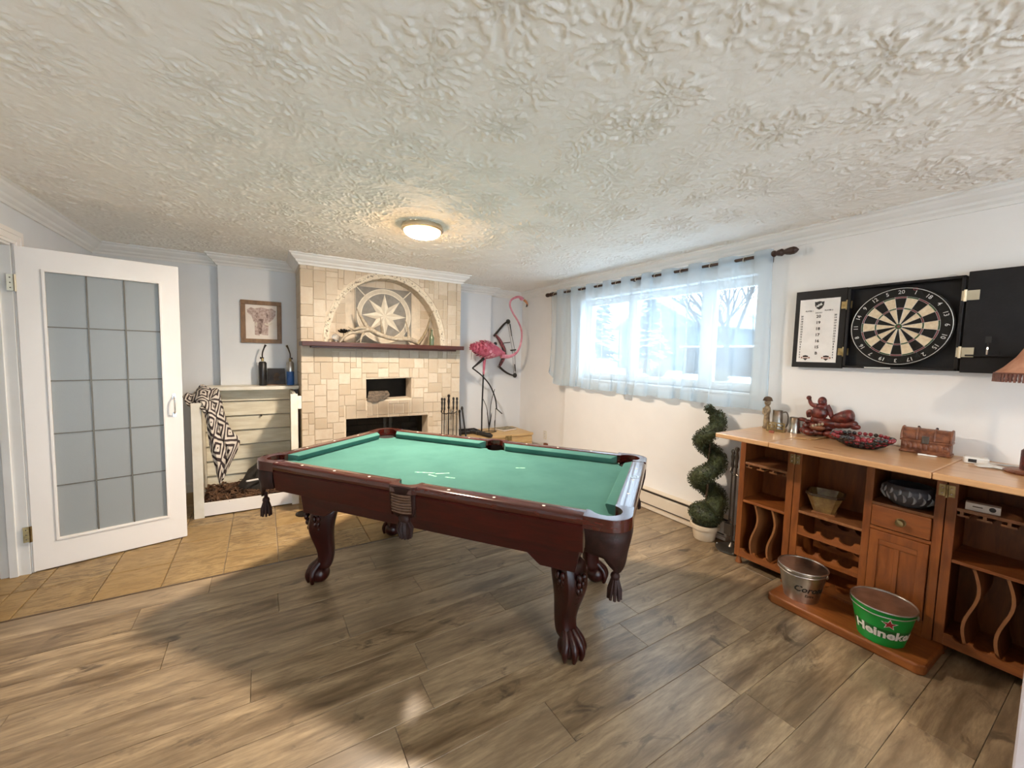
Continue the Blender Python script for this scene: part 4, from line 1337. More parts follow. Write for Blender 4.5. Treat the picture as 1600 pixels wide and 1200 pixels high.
def torch(px, body_mats, label, h, lean):
    p = at_y(px, 604, 4.80)
    t = thing('gas_torch', label, 'torch', (p.x, 4.80, ZS))
    r = 0.036
    MB().lathe([(r * 0.9, 0), (r, 0.006), (r, h * (0.58 if body_mats[1] else 0.93)), (r * 0.7, h * (0.58 if body_mats[1] else 0.99))], n=22).build('cylinder', body_mats[0], t, smooth=True)
    if body_mats[1]:
        MB().lathe([(r, h * 0.58), (r * 1.0, h * 0.93), (r * 0.65, h)], n=22).build('upper_cylinder', body_mats[1], t, smooth=True)
    MB().lathe([(0.012, h), (0.012, h + 0.03), (0.008, h + 0.035)], n=12).build('valve', M['brass'], t, smooth=True)
    MB().tube([(-0.022 * lean, 0, h + 0.035), (0.012, 0, h + 0.03)], 0.010, 8).build('knob', M['charcoal_can'], t)
    tb = smooth_path([(0, 0, h + 0.03), (0.0, 0, h + 0.08), (0.016 * lean, 0, h + 0.135), (0.03 * lean, -0.01, h + 0.165)], 4)
    MB().tube(tb, lerp_list([0.006, 0.006, 0.007, 0.011], len(tb)), 8).build('burner_tube', M['iron_grey'] if body_mats[1] else M['charcoal_can'], t, smooth=True)


torch(411, (M['charcoal_can'], None), 'black gas torch bottle standing on the log box shelf', 0.245, 1)
torch(454, (M['blue_can'], M['steel']), 'blue and silver gas torch next to the chimney', 0.245, -1)
pq = at_y(432, 602, 4.86)
t = thing('carved_plaque', 'dark square wooden plaque with a faint carved figure between the torches', 'plaque', (pq.x, 4.855, ZS))
MB().box(-0.08, 0.08, 0.0, 0.022, 0.004, 0.172, X=Matrix.Rotation(-0.12, 4, 'X')).build('board', M['plaque'], t, bevel=0.004)
MB().prism([(-0.02, 0.04), (0.03, 0.045), (0.02, 0.08), (0.035, 0.10), (0.012, 0.13), (-0.012, 0.12), (-0.025, 0.085)], -0.004, 0.0, lambda a, b, d: (a, d, b), X=Matrix.Rotation(-0.12, 4, 'X')).build('carved_relief', M['bark'], t)
MB().box(-0.085, 0.085, -0.03, 0.03, 0.0, 0.006).build('base', M['oak_edge'], t, bevel=0.002)

# ---- framed elephant sketch
PX0, PX1, PZ0, PZ1 = -0.187, 0.171, 1.508, 1.938
pf = thing('framed_picture', 'brown wood framed sketch of an elephant on the wall left of the fireplace', 'picture', ((PX0 + PX1) / 2, YBUMP, (PZ0 + PZ1) / 2))
w_, h_ = (PX1 - PX0) / 2, (PZ1 - PZ0) / 2
for b in ((-w_, w_, h_ - 0.042, h_), (-w_, w_, -h_, -h_ + 0.042), (-w_, -w_ + 0.042, -h_ + 0.042, h_ - 0.042), (w_ - 0.042, w_, -h_ + 0.042, h_ - 0.042)):
    MB().box(b[0], b[1], -0.024, -0.001, b[2], b[3]).build('frame', M['frame_wood'], pf, bevel=0.003)
pc = MB().box(-w_ + 0.03, w_ - 0.03, -0.012, -0.002, -h_ + 0.03, h_ - 0.03).build('print', M['paper'], pf)
fl = lambda y: (lambda a, b, d: (a, y - d, b))


def pic(poly, m, lay, name):
    MB().prism(poly, 0, 0.0006, fl(-0.0122 - lay * 0.0008)).build(name, m, pc)


mir = lambda l: [(-x, y) for x, y in reversed(l)]
earL = [(-0.03, 0.12), (-0.09, 0.145), (-0.125, 0.12), (-0.12, 0.09), (-0.085, 0.055), (-0.07, 0.0), (-0.03, 0.02)]
earR = [(0.03, 0.02), (0.065, 0.0), (0.10, 0.03), (0.125, 0.075), (0.128, 0.12), (0.09, 0.145), (0.03, 0.13)]
pic(earL, M['sketch_mid'], 0, 'ear'); pic(earR, M['sketch_mid'], 0, 'ear')
pic([(-0.06, -0.13), (-0.02, -0.14), (-0.01, -0.06), (0.0, -0.13), (0.055, -0.135), (0.06, -0.04), (0.055, 0.03), (-0.06, 0.03)], M['sketch_mid'], 1, 'body')
pic([(-0.055, 0.135), (-0.065, 0.06), (-0.045, 0.0), (-0.02, -0.03), (0.03, -0.03), (0.055, 0.0), (0.065, 0.06), (0.05, 0.14), (0, 0.15)], M['sketch_mid'], 2, 'head')
pic([(-0.028, 0.03), (-0.034, -0.05), (-0.026, -0.12), (-0.004, -0.125), (0.004, -0.05), (0.018, 0.03)], M['sketch_dark'], 3, 'trunk')
pic([(-0.055, 0.07), (-0.035, 0.10), (-0.03, 0.06), (-0.045, 0.04)], M['sketch_dark'], 3, 'eye')
pic([(0.04, 0.06), (0.045, 0.10), (0.06, 0.07), (0.05, 0.04)], M['sketch_dark'], 3, 'eye')
pic([(-0.05, 0.0), (-0.06, -0.03), (-0.045, -0.055), (-0.038, -0.01)], M['ivory'], 4, 'tusk')
pic([(0.03, -0.005), (0.06, -0.02), (0.115, 0.005), (0.06, -0.035), (0.025, -0.025)], M['ivory'], 4, 'tusk')

# ---- copper coal scuttle behind the table
cb = at_y(494, 700, 4.05)
cs = thing('copper_scuttle', 'copper coal scuttle with tall handles in front of the fireplace', 'scuttle', (cb.x, 4.05, 0.0))
pr = [(0.10, 0.0), (0.12, 0.02), (0.15, 0.18), (0.16, 0.27), (0.165, 0.30), (0.155, 0.30), (0.14, 0.18), (0.10, 0.03), (0.0005, 0.025)]
MB().lathe(pr, n=24, sx=0.9).build('bowl', M['copper'], cs, smooth=True)
hp = smooth_path([(0.06, 0, 0.28), (0.055, 0, 0.45), (0.065, 0, 0.53), (0.095, 0, 0.545), (0.12, 0, 0.50), (0.12, 0, 0.28)], 5)
MB().tube(hp, 0.014, 8, flat=0.5).build('handle', M['copper'], cs, smooth=True)
hp = smooth_path([(0.0, 0.0, 0.28), (-0.012, 0, 0.42), (-0.015, 0, 0.51), (0.012, 0, 0.47), (0.025, 0, 0.44), (0.055, 0, 0.52)], 5)
MB().tube(hp, 0.007, 8).build('bail', M['brass'], cs, smooth=True)
sp = at_y(474, 688, 3.90)
t = thing('copper_ladle', 'small copper pan leaning by the log box post', 'pan', (sp.x, 3.90, 0.0))
MB().lathe([(0.05, 0.40), (0.07, 0.42), (0.085, 0.475), (0.08, 0.475), (0.06, 0.425), (0.0005, 0.41)], n=18, X=Matrix.Rotation(0.15, 4, 'Y')).build('pan', M['copper'], t, smooth=True)
MB().tube([(0.0, 0, 0.42), (0.0, 0, 0.03), (0, 0, 0.0)], [0.007, 0.007, 0.01], 8).lathe([(0.07, 0), (0.07, 0.012), (0.01, 0.02)], n=16).build('stand', M['iron'], t)


# ---- fireside tool sets
def tool_set(name, label, x, y, H_, mtl, base_m, rz=0.0, tools=4, spread=0.07):
    t = thing(name, label, 'fire tools', (x, y, 0.0), rz, 'fireside tool sets')
    MB().lathe([(0.105, 0), (0.11, 0.008), (0.095, 0.018), (0.03, 0.03), (0.014, 0.05), (0.009, 0.06)], n=24).build('base', base_m, t, smooth=True)
    for i in range(3):
        a = i * 2 * PI / 3 + 0.4
        MB().ball((math.cos(a) * 0.10, math.sin(a) * 0.10, 0.010), 0.013, 6).build('foot', base_m, t, smooth=True)
    MB().tube([(0, 0, 0.05), (0, 0, H_ - 0.15)], 0.007, 8).build('post', mtl, t)
    MB().lathe([(0.006, H_ - 0.17), (0.014, H_ - 0.155), (0.009, H_ - 0.13), (0.015, H_ - 0.08), (0.009, H_ - 0.04), (0.017, H_ - 0.02), (0.012, H_ - 0.004), (0.0005, H_)], n=12).build('finial', mtl, t, smooth=True)
    zc = H_ - 0.19
    dirs = [(-spread, 0), (spread * 0.65, 0.01), (spread * 1.05, -0.01), (-spread * 0.75, -0.02)][:tools]
    for i, (dx, dy) in enumerate(dirs):
        hk = smooth_path([(0, 0, zc - 0.02), (dx * 0.5, dy * 0.5, zc - 0.03), (dx, dy, zc - 0.01), (dx * 1.05, dy - 0.01, zc + 0.015)], 4)
        MB().tube(hk, 0.005, 6).build('hook', mtl, t)
        tl = MB().tube([(dx, dy - 0.014, 0.16), (dx, dy - 0.014, zc + 0.02)], 0.0045, 6)
        to = tl.build('tool_rod', mtl, t)
        MB().lathe([(0.005, zc + 0.01), (0.011, zc + 0.03), (0.008, zc + 0.06), (0.012, zc + 0.10), (0.008, zc + 0.12), (0.014, zc + 0.135), (0.010, zc + 0.152), (0.0005, zc + 0.157)], (dx, dy - 0.014, 0), n=10).build('grip', mtl, to, smooth=True)
        if i == 0:
            MB().box(dx - 0.045, dx + 0.045, dy - 0.02, dy - 0.012, 0.08, 0.20).build('shovel', mtl, to, bevel=0.004)
        elif i == 1:
            MB().box(dx - 0.035, dx + 0.035, dy - 0.03, dy, 0.10, 0.19).build('brush', mtl, to, bevel=0.006)
        elif i == 2:
            MB().tube(smooth_path([(dx, dy - 0.014, 0.17), (dx, dy - 0.014, 0.10), (dx + 0.025, dy - 0.014, 0.12)], 4), 0.005, 6).build('poker_hook', mtl, to)
    return t


tool_set('fireside_tool_set', 'black iron fireside tool set standing before the chimney', 1.755, 4.17, 0.995, M['iron'], M['iron'], spread=0.085)
tool_set('fireside_tool_set', 'antiqued metal fireside tool set between the topiary and the bar', 3.03, 1.645, 0.80, M['iron_grey'], M['iron_grey'], rz=1.35, tools=3, spread=0.055)

# black rods leaning beside the chimney
for i, (a, b, lab) in enumerate((((718, 643), (720, 690), 'shorter black iron rod leaning at the chimney corner'), ((722, 638), (729, 690), 'longer black iron rod leaning at the chimney corner'))):
    p, q = at_y(*a, 4.33), at_y(*b, 4.24)
    q = p + (q - p) * (p.z - 0.004) / (p.z - q.z)
    t = thing('iron_poker', lab, 'poker', (q.x, q.y, 0.0), 0, 'pokers beside the chimney')
    MB().tube([q, p], [0.011, 0.010], 8).build('shaft', M['iron'], t, world=True)
    MB().ball(p, 0.016, 6, sc=(1, 1, 1.5)).build('knob', M['iron'], t, smooth=True, world=True)

# ================================================================== RIGHT REAR CORNER
# ---- pine chest
CX0, CX1, CY0, CY1, CZ = 2.06, 3.03, 4.34, 4.86, 0.43
ch = thing('pine_chest', 'honey coloured pine blanket chest in the corner', 'chest', (2.55, 4.6, 0.0))
MB().box(CX0 + 0.02, CX1 - 0.02, CY0 + 0.016, CY1 - 0.01, 0.05, CZ - 0.03).build('body', M['pine'], ch, world=True)
for i in range(4):
    MB().box(CX0 + 0.02, CX1 - 0.02, CY0 + 0.004, CY0 + 0.016, 0.05 + i * 0.0875, 0.05 + (i + 1) * 0.0875 - 0.003).build('front_board', M['pine'], ch, world=True, bevel=0.002)
for i in range(4):
    MB().box(CX1 - 0.02, CX1 - 0.008, CY0 + 0.004, CY1 - 0.01, 0.05 + i * 0.0875, 0.05 + (i + 1) * 0.0875 - 0.003).build('side_board', M['pine'], ch, world=True, bevel=0.002)
MB().box(CX0, CX1, CY0 - 0.008, CY1, 0.0, 0.055).build('plinth', M['pine'], ch, world=True, bevel=0.003)
ld = MB().box(CX0, CX1, CY0 - 0.012, CY1, CZ - 0.03, CZ).build('lid', M['pine'], ch, world=True, bevel=0.004)
MB().box(2.60, 2.69, CY0 - 0.017, CY0 - 0.011, CZ - 0.075, CZ - 0.01).box(2.63, 2.66, CY0 - 0.024, CY0 - 0.014, CZ - 0.06, CZ - 0.03).build('latch', M['brass'], ld, world=True, bevel=0.001)

# ---- things on the chest
mg = thing('magazine', 'patterned dark magazine lying on the back of the pine chest', 'magazine', (2.80, 4.66, CZ), 0.25)
MB().box(-0.12, 0.12, -0.09, 0.09, 0.004, 0.02).build('pages', M['paper'], mg)
MB().box(-0.122, 0.122, -0.092, 0.092, 0.02, 0.023).box(-0.122, 0.122, -0.092, 0.092, 0.0, 0.004).build('cover', M['magazine'], mg)
tr = thing('black_tray', 'flat black tray on the left of the pine chest', 'tray', (2.236, 4.71, CZ), 0.0)
MB().box(-0.17, 0.17, -0.12, 0.12, 0, 0.008).build('bottom', M['charcoal_can'], tr)
for b in ((-0.17, 0.17, -0.12, -0.112), (-0.17, 0.17, 0.112, 0.12), (-0.17, -0.162, -0.112, 0.112), (0.162, 0.17, -0.112, 0.112)):
    MB().box(b[0], b[1], b[2], b[3], 0, 0.025).build('rim', M['charcoal_can'], tr)
u0, u1 = at_z(738, 674, CZ + 0.03), at_z(768, 681, CZ + 0.03)
fb_ = thing('folded_umbrella', 'rolled black umbrella lying along the front of the pine chest', 'umbrella', ((u0.x + u1.x) / 2, (u0.y + u1.y) / 2, CZ))
d = u1 - u0
MB().tube([u0 + d * t for t in (-0.05, 0.0, 0.25, 0.3, 0.55, 0.9, 1.0)], [0.012, 0.026, 0.028, 0.022, 0.027, 0.03, 0.022], 9).build('canopy', M['ink'], fb_, smooth=True, world=True)
for t in (0.02, 0.27):
    MB().tube([u0 + d * t, u0 + d * (t + 0.05)], 0.0295, 10).build('strap', M['iron_grey'], fb_, world=True)
MB().tube(smooth_path([u0 - d * 0.04, u0 - d * 0.22, u0 - d * 0.3 + Vector((0.0, 0.03, 0)), u0 - d * 0.22 + Vector((0.02, 0.06, 0))], 4), 0.011, 8).build('handle', M['ink'], fb_, smooth=True, world=True)
bx = thing('red_brown_box', 'small dark red-brown box on the floor before the chest', 'box', (2.25, 4.19, 0.0))
MB().box(-0.13, 0.13, -0.09, 0.09, 0, 0.30).build('body', M['mantel'], bx, bevel=0.004)
MB().box(-0.135, 0.135, -0.095, 0.095, 0.30, 0.335).build('lid', M['mantel'], bx, bevel=0.004)

# ---- metal flamingo
YFm = 4.60
F = lambda x, y, dy=0.0: at_y(x, y, YFm + dy)
fl_ = thing('flamingo_statue', 'pink metal garden flamingo standing on the pine chest', 'statue', (2.5, YFm, CZ))
c0 = F(762, 547)
body = MB()
ex = (F(806, 551) - F(737, 547))
X_ = Matrix.Translation(c0) @ Matrix.Rotation(0.10, 4, 'Y')
nb2 = 14
pr = [(0.001, -0.235), (0.035, -0.21), (0.07, -0.15), (0.095, -0.06), (0.10, 0.02), (0.085, 0.10), (0.055, 0.17), (0.028, 0.225), (0.014, 0.26)]
BX = Matrix.Translation(c0) @ Matrix.Rotation(math.radians(98), 4, 'Y')
body.lathe(pr, n=18, X=BX, sx=1.0, sy=0.85)
body.build('body', M['pink'], fl_, smooth=True, world=True)
fe = [MB(), MB(), MB()]
for i in range(9):
    q = -0.20 + i * 0.036
    rr = lerp_list([p[0] for p in pr], 40)
    k = min(39, max(0, int((q + 0.235) / 0.495 * 39)))
    r = rr[k] + 0.004
    n = 9 if i < 8 else 7
    for j_ in range(n):
        a = 2 * PI * (j_ + 0.5 * (i % 2)) / n
        cpt = Vector((r * math.cos(a), r * 0.85 * math.sin(a), q))
        out = Vector((math.cos(a), math.sin(a), 0)); side = Vector((-math.sin(a), math.cos(a), 0)); back = (Vector((0, 0, -1)) + out * 0.38).normalized()
        l_, w_ = 0.055, 0.026
        pts = [cpt - side * w_ * 0.6, cpt + side * w_ * 0.6, cpt + side * w_ + back * l_ * 0.5, cpt + back * l_, cpt - side * w_ + back * l_ * 0.5]
        top = [p + out * 0.004 for p in pts]
        fe[random.choice((0, 0, 1, 2, 2) if i < 5 else (0, 1, 1))].add([BX @ p for p in pts + top], [(4, 3, 2, 1, 0), (5, 6, 7, 8, 9)] + [(i_, (i_ + 1) % 5, (i_ + 1) % 5 + 5, i_ + 5) for i_ in range(5)])
for mb, m_ in zip(fe, ('pink', 'pink_light', 'pink_dark')):
    mb.build('feathers', M[m_], fl_, world=True)
nk = smooth_path([F(783, 556), F(796, 557), F(808, 550), F(814, 535), F(815, 518), F(810, 503), F(802, 490), F(797, 478), F(798, 470), F(803, 466), F(810, 464), F(816, 466)], 5)
MB().tube(nk, lerp_list([0.034, 0.022, 0.015, 0.013, 0.012, 0.012, 0.012, 0.012, 0.013, 0.015, 0.017, 0.018], len(nk)), 10).build('neck', M['pink_light'], fl_, smooth=True, world=True)
hd = MB().ball(F(815, 467), 0.027, 9, sc=(1.25, 0.8, 0.85)).build('head', M['pink_light'], fl_, smooth=True, world=True)
bk = smooth_path([F(819, 469), F(823, 473), F(824, 478)], 4)
MB().tube(bk, lerp_list([0.018, 0.015, 0.009], len(bk)), 8).build('beak', M['beak'], hd, smooth=True, world=True)
MB().tube([F(823.5, 475), F(823, 479), F(821.5, 479.5)], [0.011, 0.010, 0.003], 8).build('beak_tip', M['ink'], hd, smooth=True, world=True)
for s in (-1, 1):
    MB().ball(F(817, 466) + Vector((0, s * 0.02, 0)), 0.005, 5).build('eye', M['ink'], hd, world=True)
lg = MB().tube([F(757, 560), F(755.5, 585)], [0.022, 0.012], 8).build('thigh', M['pink'], fl_, smooth=True, world=True)
ft = F(752.5, 674); ft.z = CZ + 0.004
MB().tube([F(755.5, 580), F(753, 640), ft], [0.011, 0.010, 0.010], 8).build('leg', M['iron'], fl_, world=True)
MB().tube([F(756, 560, -.03), F(738.5, 575, -.03)], [0.02, 0.010], 8).build('thigh', M['iron'], fl_, smooth=True, world=True)
p = smooth_path([F(738, 575, -.03), F(754, 588, -.03), F(766, 603, -.02), F(774, 623, 0), F(776, 639, 0)], 5)
MB().tube(p, 0.009, 8).build('leg', M['iron'], fl_, smooth=True, world=True)
MB().tube([F(775, 638), F(784.5, 646.5)], 0.007, 6).build('toe', M['iron'], fl_, world=True)
for pts, r in (([(754, 622), (761, 640), (764, 668)], 0.004), ([(773, 608), (767, 632), (764, 668)], 0.004), ([(774.5, 638), (773, 671)], 0.004)):
    q = [F(*a) for a in pts]
    q[-1].z = CZ + 0.004
    MB().tube(smooth_path(q, 4), r, 6).build('reed', M['iron'], fl_, world=True)
for a, b in (((761, 642), (764.5, 667)), ((768, 645), (765, 667)), ((773, 656), (773, 671))):
    p, q = F(*a), F(*b)
    q.z = max(CZ + 0.004, q.z)
    d_ = q - p
    MB().tube([p, p + d_ * 0.2, p + d_ * 0.6, q], [0.002, 0.012, 0.013, 0.005], 6, flat=0.3).build('blade', M['iron'], fl_, world=True)
MB().tube(smooth_path([ft + Vector((-0.02, 0, 0)), ft + Vector((0.10, 0.05, 0)), ft + Vector((0.22, 0.0, 0)), ft + Vector((0.10, -0.06, 0)), ft + Vector((-0.02, 0, 0))], 5), 0.005, 6).build('base_loop', M['iron'], fl_, world=True)
MB().tube([F(737, 550), F(736, 562)], 0.002, 5).build('tag_wire', M['iron'], fl_, world=True)

# ---- compound bow hung on the rear wall
B = lambda x, y, dy=0.0: at_y(x, y, YB - 0.05 + dy)
bw = thing('compound_bow', 'compound bow with pink camouflage riser hung on the corner wall', 'bow', (2.95, YB - 0.05, 1.54))
p = smooth_path([B(773, 523), B(779, 529), B(784, 538), B(788, 548), B(787, 558), B(783, 567), B(780, 573)], 5)
ri = MB().tube(p, lerp_list([0.028, 0.038, 0.044, 0.038, 0.044, 0.038, 0.026], len(p)), 8, flat=0.5).build('riser', M['camo'], bw, smooth=True, world=True)
MB().tube([B(786, 541), B(789, 554)], 0.026, 8).build('grip', M['charcoal_can'], ri, smooth=True, world=True)
MB().ball(B(774.5, 525), 0.02, 6).build('limb_pocket', M['pewter'], bw, smooth=True, world=True)
MB().ball(B(780, 573), 0.02, 6).build('limb_pocket', M['pewter'], bw, smooth=True, world=True)
for pts in ([(772, 525), (781, 514), (788, 506), (794, 501.5)], [(779, 572), (788, 580), (797, 585), (805, 587)]):
    q = smooth_path([B(*a) for a in pts], 4)
    MB().tube(q, lerp_list([0.026, 0.023, 0.017], len(q)), 6, flat=0.6).build('limb', M['charcoal_can'], bw, smooth=True, world=True)
for c_ in ((794, 502.5), (804.5, 586.5)):
    p = B(*c_)
    MB().lathe([(0.030, -0.008), (0.034, -0.004), (0.028, 0), (0.034, 0.004), (0.030, 0.008)], n=18, X=Matrix.Translation(p) @ Matrix.Rotation(PI / 2, 4, 'X')).build('cam_wheel', M['soot_metal'], bw, smooth=True, world=True)
MB().tube([B(795, 502), B(804, 545), B(806, 586)], 0.0028, 5).build('bowstring', M['ink'], bw, world=True)
MB().tube([B(793, 503), B(800, 545), B(803, 586)], 0.002, 5).build('cable', M['ink'], bw, world=True)
MB().tube([B(797, 506), B(799.5, 525)], 0.006, 6).tube([B(804, 569), B(805, 580)], 0.006, 6).build('string_silencer', M['ink'], bw, world=True)
MB().tube([B(787, 536), B(797, 535)], 0.007, 6).build('cable_guard', M['ink'], bw, world=True)
MB().ball(B(774, 537), 0.028, 6, sc=(1, 0.6, 0.9)).build('sight', M['ink'], bw, world=True)
MB().tube([B(798, 547.5), B(806, 546.5)], 0.011, 6).build('release', M['ink'], bw, world=True)
MB().tube([B(787, 545), Vector((B(787, 545).x, YB - 0.002, B(787, 545).z))], 0.006, 6).build('wall_hook', M['iron'], bw, world=True)

# ================================================================== CURTAINS
rod = thing('curtain_rod', 'dark bronze curtain rod with carved finials above the window', 'curtain rod', (3.10, 2.8, 2.20))
ra, rb = at_x(866, 459.5, 3.10), at_x(1205, 397.5, 3.10)
rd = (rb - ra)
MB().tube([ra, rb], 0.0125, 12).build('pole', M['rod'], rod, smooth=True, world=True)
for e, dr in ((ra, -1), (rb, 1)):
    dd = rd.normalized() * dr
    pts = [e + dd * t for t in (0.0, 0.01, 0.02, 0.035, 0.05, 0.07, 0.085, 0.105, 0.125, 0.145, 0.16, 0.175)]
    MB().tube(pts, [0.013, 0.022, 0.024, 0.016, 0.022, 0.026, 0.016, 0.022, 0.026, 0.026, 0.019, 0.004], 12).build('finial', M['rod'], rod, smooth=True, world=True)
for t in (0.03, 0.5, 0.985):
    p = ra + rd * t
    MB().tube([p + Vector((0, 0, -0.012)), p + Vector((0.09, 0, -0.012))], 0.006, 8).box(p.x + 0.083, XR, p.y - 0.015, p.y + 0.015, p.z - 0.04, p.z + 0.02).build('bracket', M['rod'], rod, world=True)


def curtain(ya, yb, nf, seed, label, round_left):
    rnd = random.Random(seed)
    ph = rnd.uniform(0, 6)
    mb = MB()
    nu, nv = nf * 16, 34
    zt = lambda y: ra.z + (rb.z - ra.z) * (ra.y - y) / (ra.y - rb.y) + 0.035
    wob = [rnd.uniform(-0.2, 0.2) for _ in range(nf + 2)]
    for j_ in range(nv + 1):
        v = j_ / nv
        for i in range(nu + 1):
            u = i / nu
            s = u * nf
            y = ya + (yb - ya) * u
            hem = 1.10 - 0.018 * u + 0.006 * math.sin(s * 3.1 + ph)
            if round_left:
                hem += 0.15 * max(0, 1 - u / 0.16) ** 2.2
            z = zt(y) * (1 - v) + hem * v
            amp = 0.034 * (1 - 0.25 * v)
            x = 3.10 + amp * math.sin(2 * PI * s) + 0.012 * v * math.sin(s * 4.7 + ph) + 0.03 * v * math.sin(PI * v)
            y += (0.030 + 0.02 * v) * math.sin(4 * PI * s + wob[int(s)]) * 0.55 + 0.035 * v * math.sin(s * 2.3 + ph) * (0 if u in (0, 1) else 1)
            mb.v.append((min(x, XR - 0.024), y, z))
    for j_ in range(nv):
        for i in range(nu):
            a = j_ * (nu + 1) + i
            mb.f.append((a, a + 1, a + nu + 2, a + nu + 1)); mb.mi.append(0)
    o = tag(mb.build('sheer_curtain', M['voile'], smooth=180), label, 'curtain', 'sheer curtains on the window')
    for nm, j0, j1 in (('hem_band', nv - 2, nv), ('header_band', 0, 2)):
        hm = MB()
        for j_ in (j0, j1):
            for i in range(nu + 1):
                p = mb.v[j_ * (nu + 1) + i]
                hm.v.append((p[0] - 0.0015, p[1], p[2]))
        for i in range(nu):
            hm.f.append((i, i + 1, i + nu + 2, i + nu + 1)); hm.mi.append(0)
        hm.build(nm, M['voile'], o, smooth=180)
    for q in range(2 * nf):
        s = (q + 0.5) / (2 * nf)
        y = ya + (yb - ya) * s
        tor = []
        c_ = Vector((3.10, y, zt(y) - 0.035))
        ring = [c_ + Vector((0.012 * math.sin(a * 2 * PI / 14), 0.004 * (1 if q % 2 else -1) * 0 + 0.0, 0)) + Vector((0.020 * math.cos(a * 2 * PI / 14), 0.0, 0.020 * math.sin(a * 2 * PI / 14))) for a in range(15)]
        MB().tube(ring, 0.003, 5).build('grommet', M['nickel'], o)


curtain(4.12, 2.56, 6, 4, 'sheer white curtain panel on the left half of the window', True)
curtain(2.60, 1.52, 4, 9, 'sheer white curtain panel on the right half of the window', False)

# ================================================================== POOL TABLE
pt = thing('pool_table', 'mahogany pool table with green felt and carved cabriole legs', 'pool table', (1.042, 2.264, 0.0), math.radians(-53.24))
HL, HW, RW = 0.943, 0.466, 0.130
OL, OW = HL + RW, HW + RW
ZR, ZBED = 0.800, 0.750
flat_ = lambda a, b, d: (a, b, d)
# bed outline with pocket bites
out = []
EX, EY = HL + 0.035, HW + 0.035
for sx, sy, a0, a1 in ((1, -1, 200, 70), (1, 1, 290, 160), (-1, 1, 20, -110), (-1, -1, 110, -20)):
    # side pocket comes before the corner on the long edges
    if (sx, sy) == (1, -1):
        out += [(p[0], p[1]) for p in arc(0, -(HW + 0.052), 0.058, 163, 17, 8)]
    if (sx, sy) == (-1, 1):
        out += [(p[0], p[1]) for p in arc(0, HW + 0.052, 0.058, -17, -163, 8)]
    cxp, cyp = sx * (HL + 0.022), sy * (HW + 0.022)
    out += arc(cxp, cyp, 0.062, a0, a1, 10)
bed = MB().prism(out, 0.70, ZBED, flat_).build('slate_bed', M['felt'], pt)
ck = MB()
for (x, y, l_, r_) in ((-0.12, -0.22, 0.06, 0.3), (-0.05, -0.25, 0.03, -0.2), (-0.02, -0.19, 0.04, 0.6), (0.06, -0.24, 0.03, 0.1), (0.35, 0.12, 0.03, 0.4)):
    ck.box(-l_, l_, -0.006, 0.006, ZBED + 0.0003, ZBED + 0.0008, X=Matrix.Translation((x, y, 0)) @ Matrix.Rotation(r_, 4, 'Z'))
ck.build('chalk_marks', M['chalk'], bed)
MB().box(-HL + 0.08, HL - 0.08, -HW + 0.02, HW - 0.02, 0.58, 0.70).build('underframe', M['mahogany_leg'], pt)

# cushions and rails
def seg(kind):
    """local section along t, offset n outward from the nose line"""
    return None


cush = [(0.0, 0.787), (0.006, 0.792), (0.050, 0.799), (0.050, 0.752), (0.018, 0.752), (0.004, 0.777)]
railp = [(0.050, 0.752), (0.050, 0.8005), (0.056, 0.803), (0.118, 0.803), (0.127, 0.798), (0.130, 0.788), (0.130, 0.768), (0.124, 0.762), (0.118, 0.752)]
runs = []
g_s, g_c = 0.075, 0.058
for sy in (-1, 1):
    for a, b in ((-HL + g_c, -g_s), (g_s, HL - g_c)):
        runs.append(('long', sy, a, b))
for sx in (-1, 1):
    runs.append(('end', sx, -HW + g_c, HW - g_c))


def mp_run(kind, s, t, n, z):
    return (t, s * (HW + n), z) if kind == 'long' else (s * (HL + n), t, z)


for kind, s, a, b in runs:
    mb = MB()
    n_ = len(cush)
    vs = []
    for t, e in ((a, 1), (b, -1)):
        for n, z in cush:
            tt = t + e * (0.050 - n) * 0.62            # mitred cushion ends at the pockets
            vs.append(mp_run(kind, s, tt, n, z))
    mb.add(vs, [tuple(range(n_)), tuple(range(n_, 2 * n_))] + [(i, (i + 1) % n_, (i + 1) % n_ + n_, i + n_) for i in range(n_)])
    mb.build('cushion', M['cushion'], pt)
    mb = MB()
    n_ = len(railp)
    vs = [mp_run(kind, s, t, n, z) for t in (a - 0.004, b + 0.004) for n, z in railp]
    mb.add(vs, [tuple(range(n_)), tuple(range(n_, 2 * n_))] + [(i, (i + 1) % n_, (i + 1) % n_ + n_, i + n_) for i in range(n_)])
    rl = mb.build('rail', M['rail_wood'], pt, smooth=50)
    for k in (1, 2, 3):
        t = (-HL + HL * k / 4) if (kind == 'long' and a < -0.5) else (HL * k / 4 if kind == 'long' else -HW + 2 * HW * k / 4)
        c_ = mp_run(kind, s, t, 0.088, 0.803)
        MB().lathe([(0.0075, -0.002), (0.0075, 0.0007), (0.0004, 0.0008)], c_, n=10).build('sight', M['pearl'], rl)
# maker's emblem on the end rail
c_ = Vector(mp_run('end', 1, 0.06, 0.092, 0.8032))
em = MB().prism(arc(c_.x, c_.y, 0.022, 0, 360, 24, 0.030)[:-1], c_.z - 0.001, c_.z + 0.0008, flat_, holes=[arc(c_.x, c_.y, 0.017, 360, 0, 24, 0.024)[:-1]])
em.prism([(c_.x - 0.008, c_.y - 0.015), (c_.x + 0.008, c_.y - 0.015), (c_.x + 0.004, c_.y), (c_.x + 0.008, c_.y + 0.014), (c_.x - 0.008, c_.y + 0.014), (c_.x - 0.002, c_.y)], c_.z - 0.001, c_.z + 0.0008, flat_)
em.build('emblem', M['pewter'], pt)

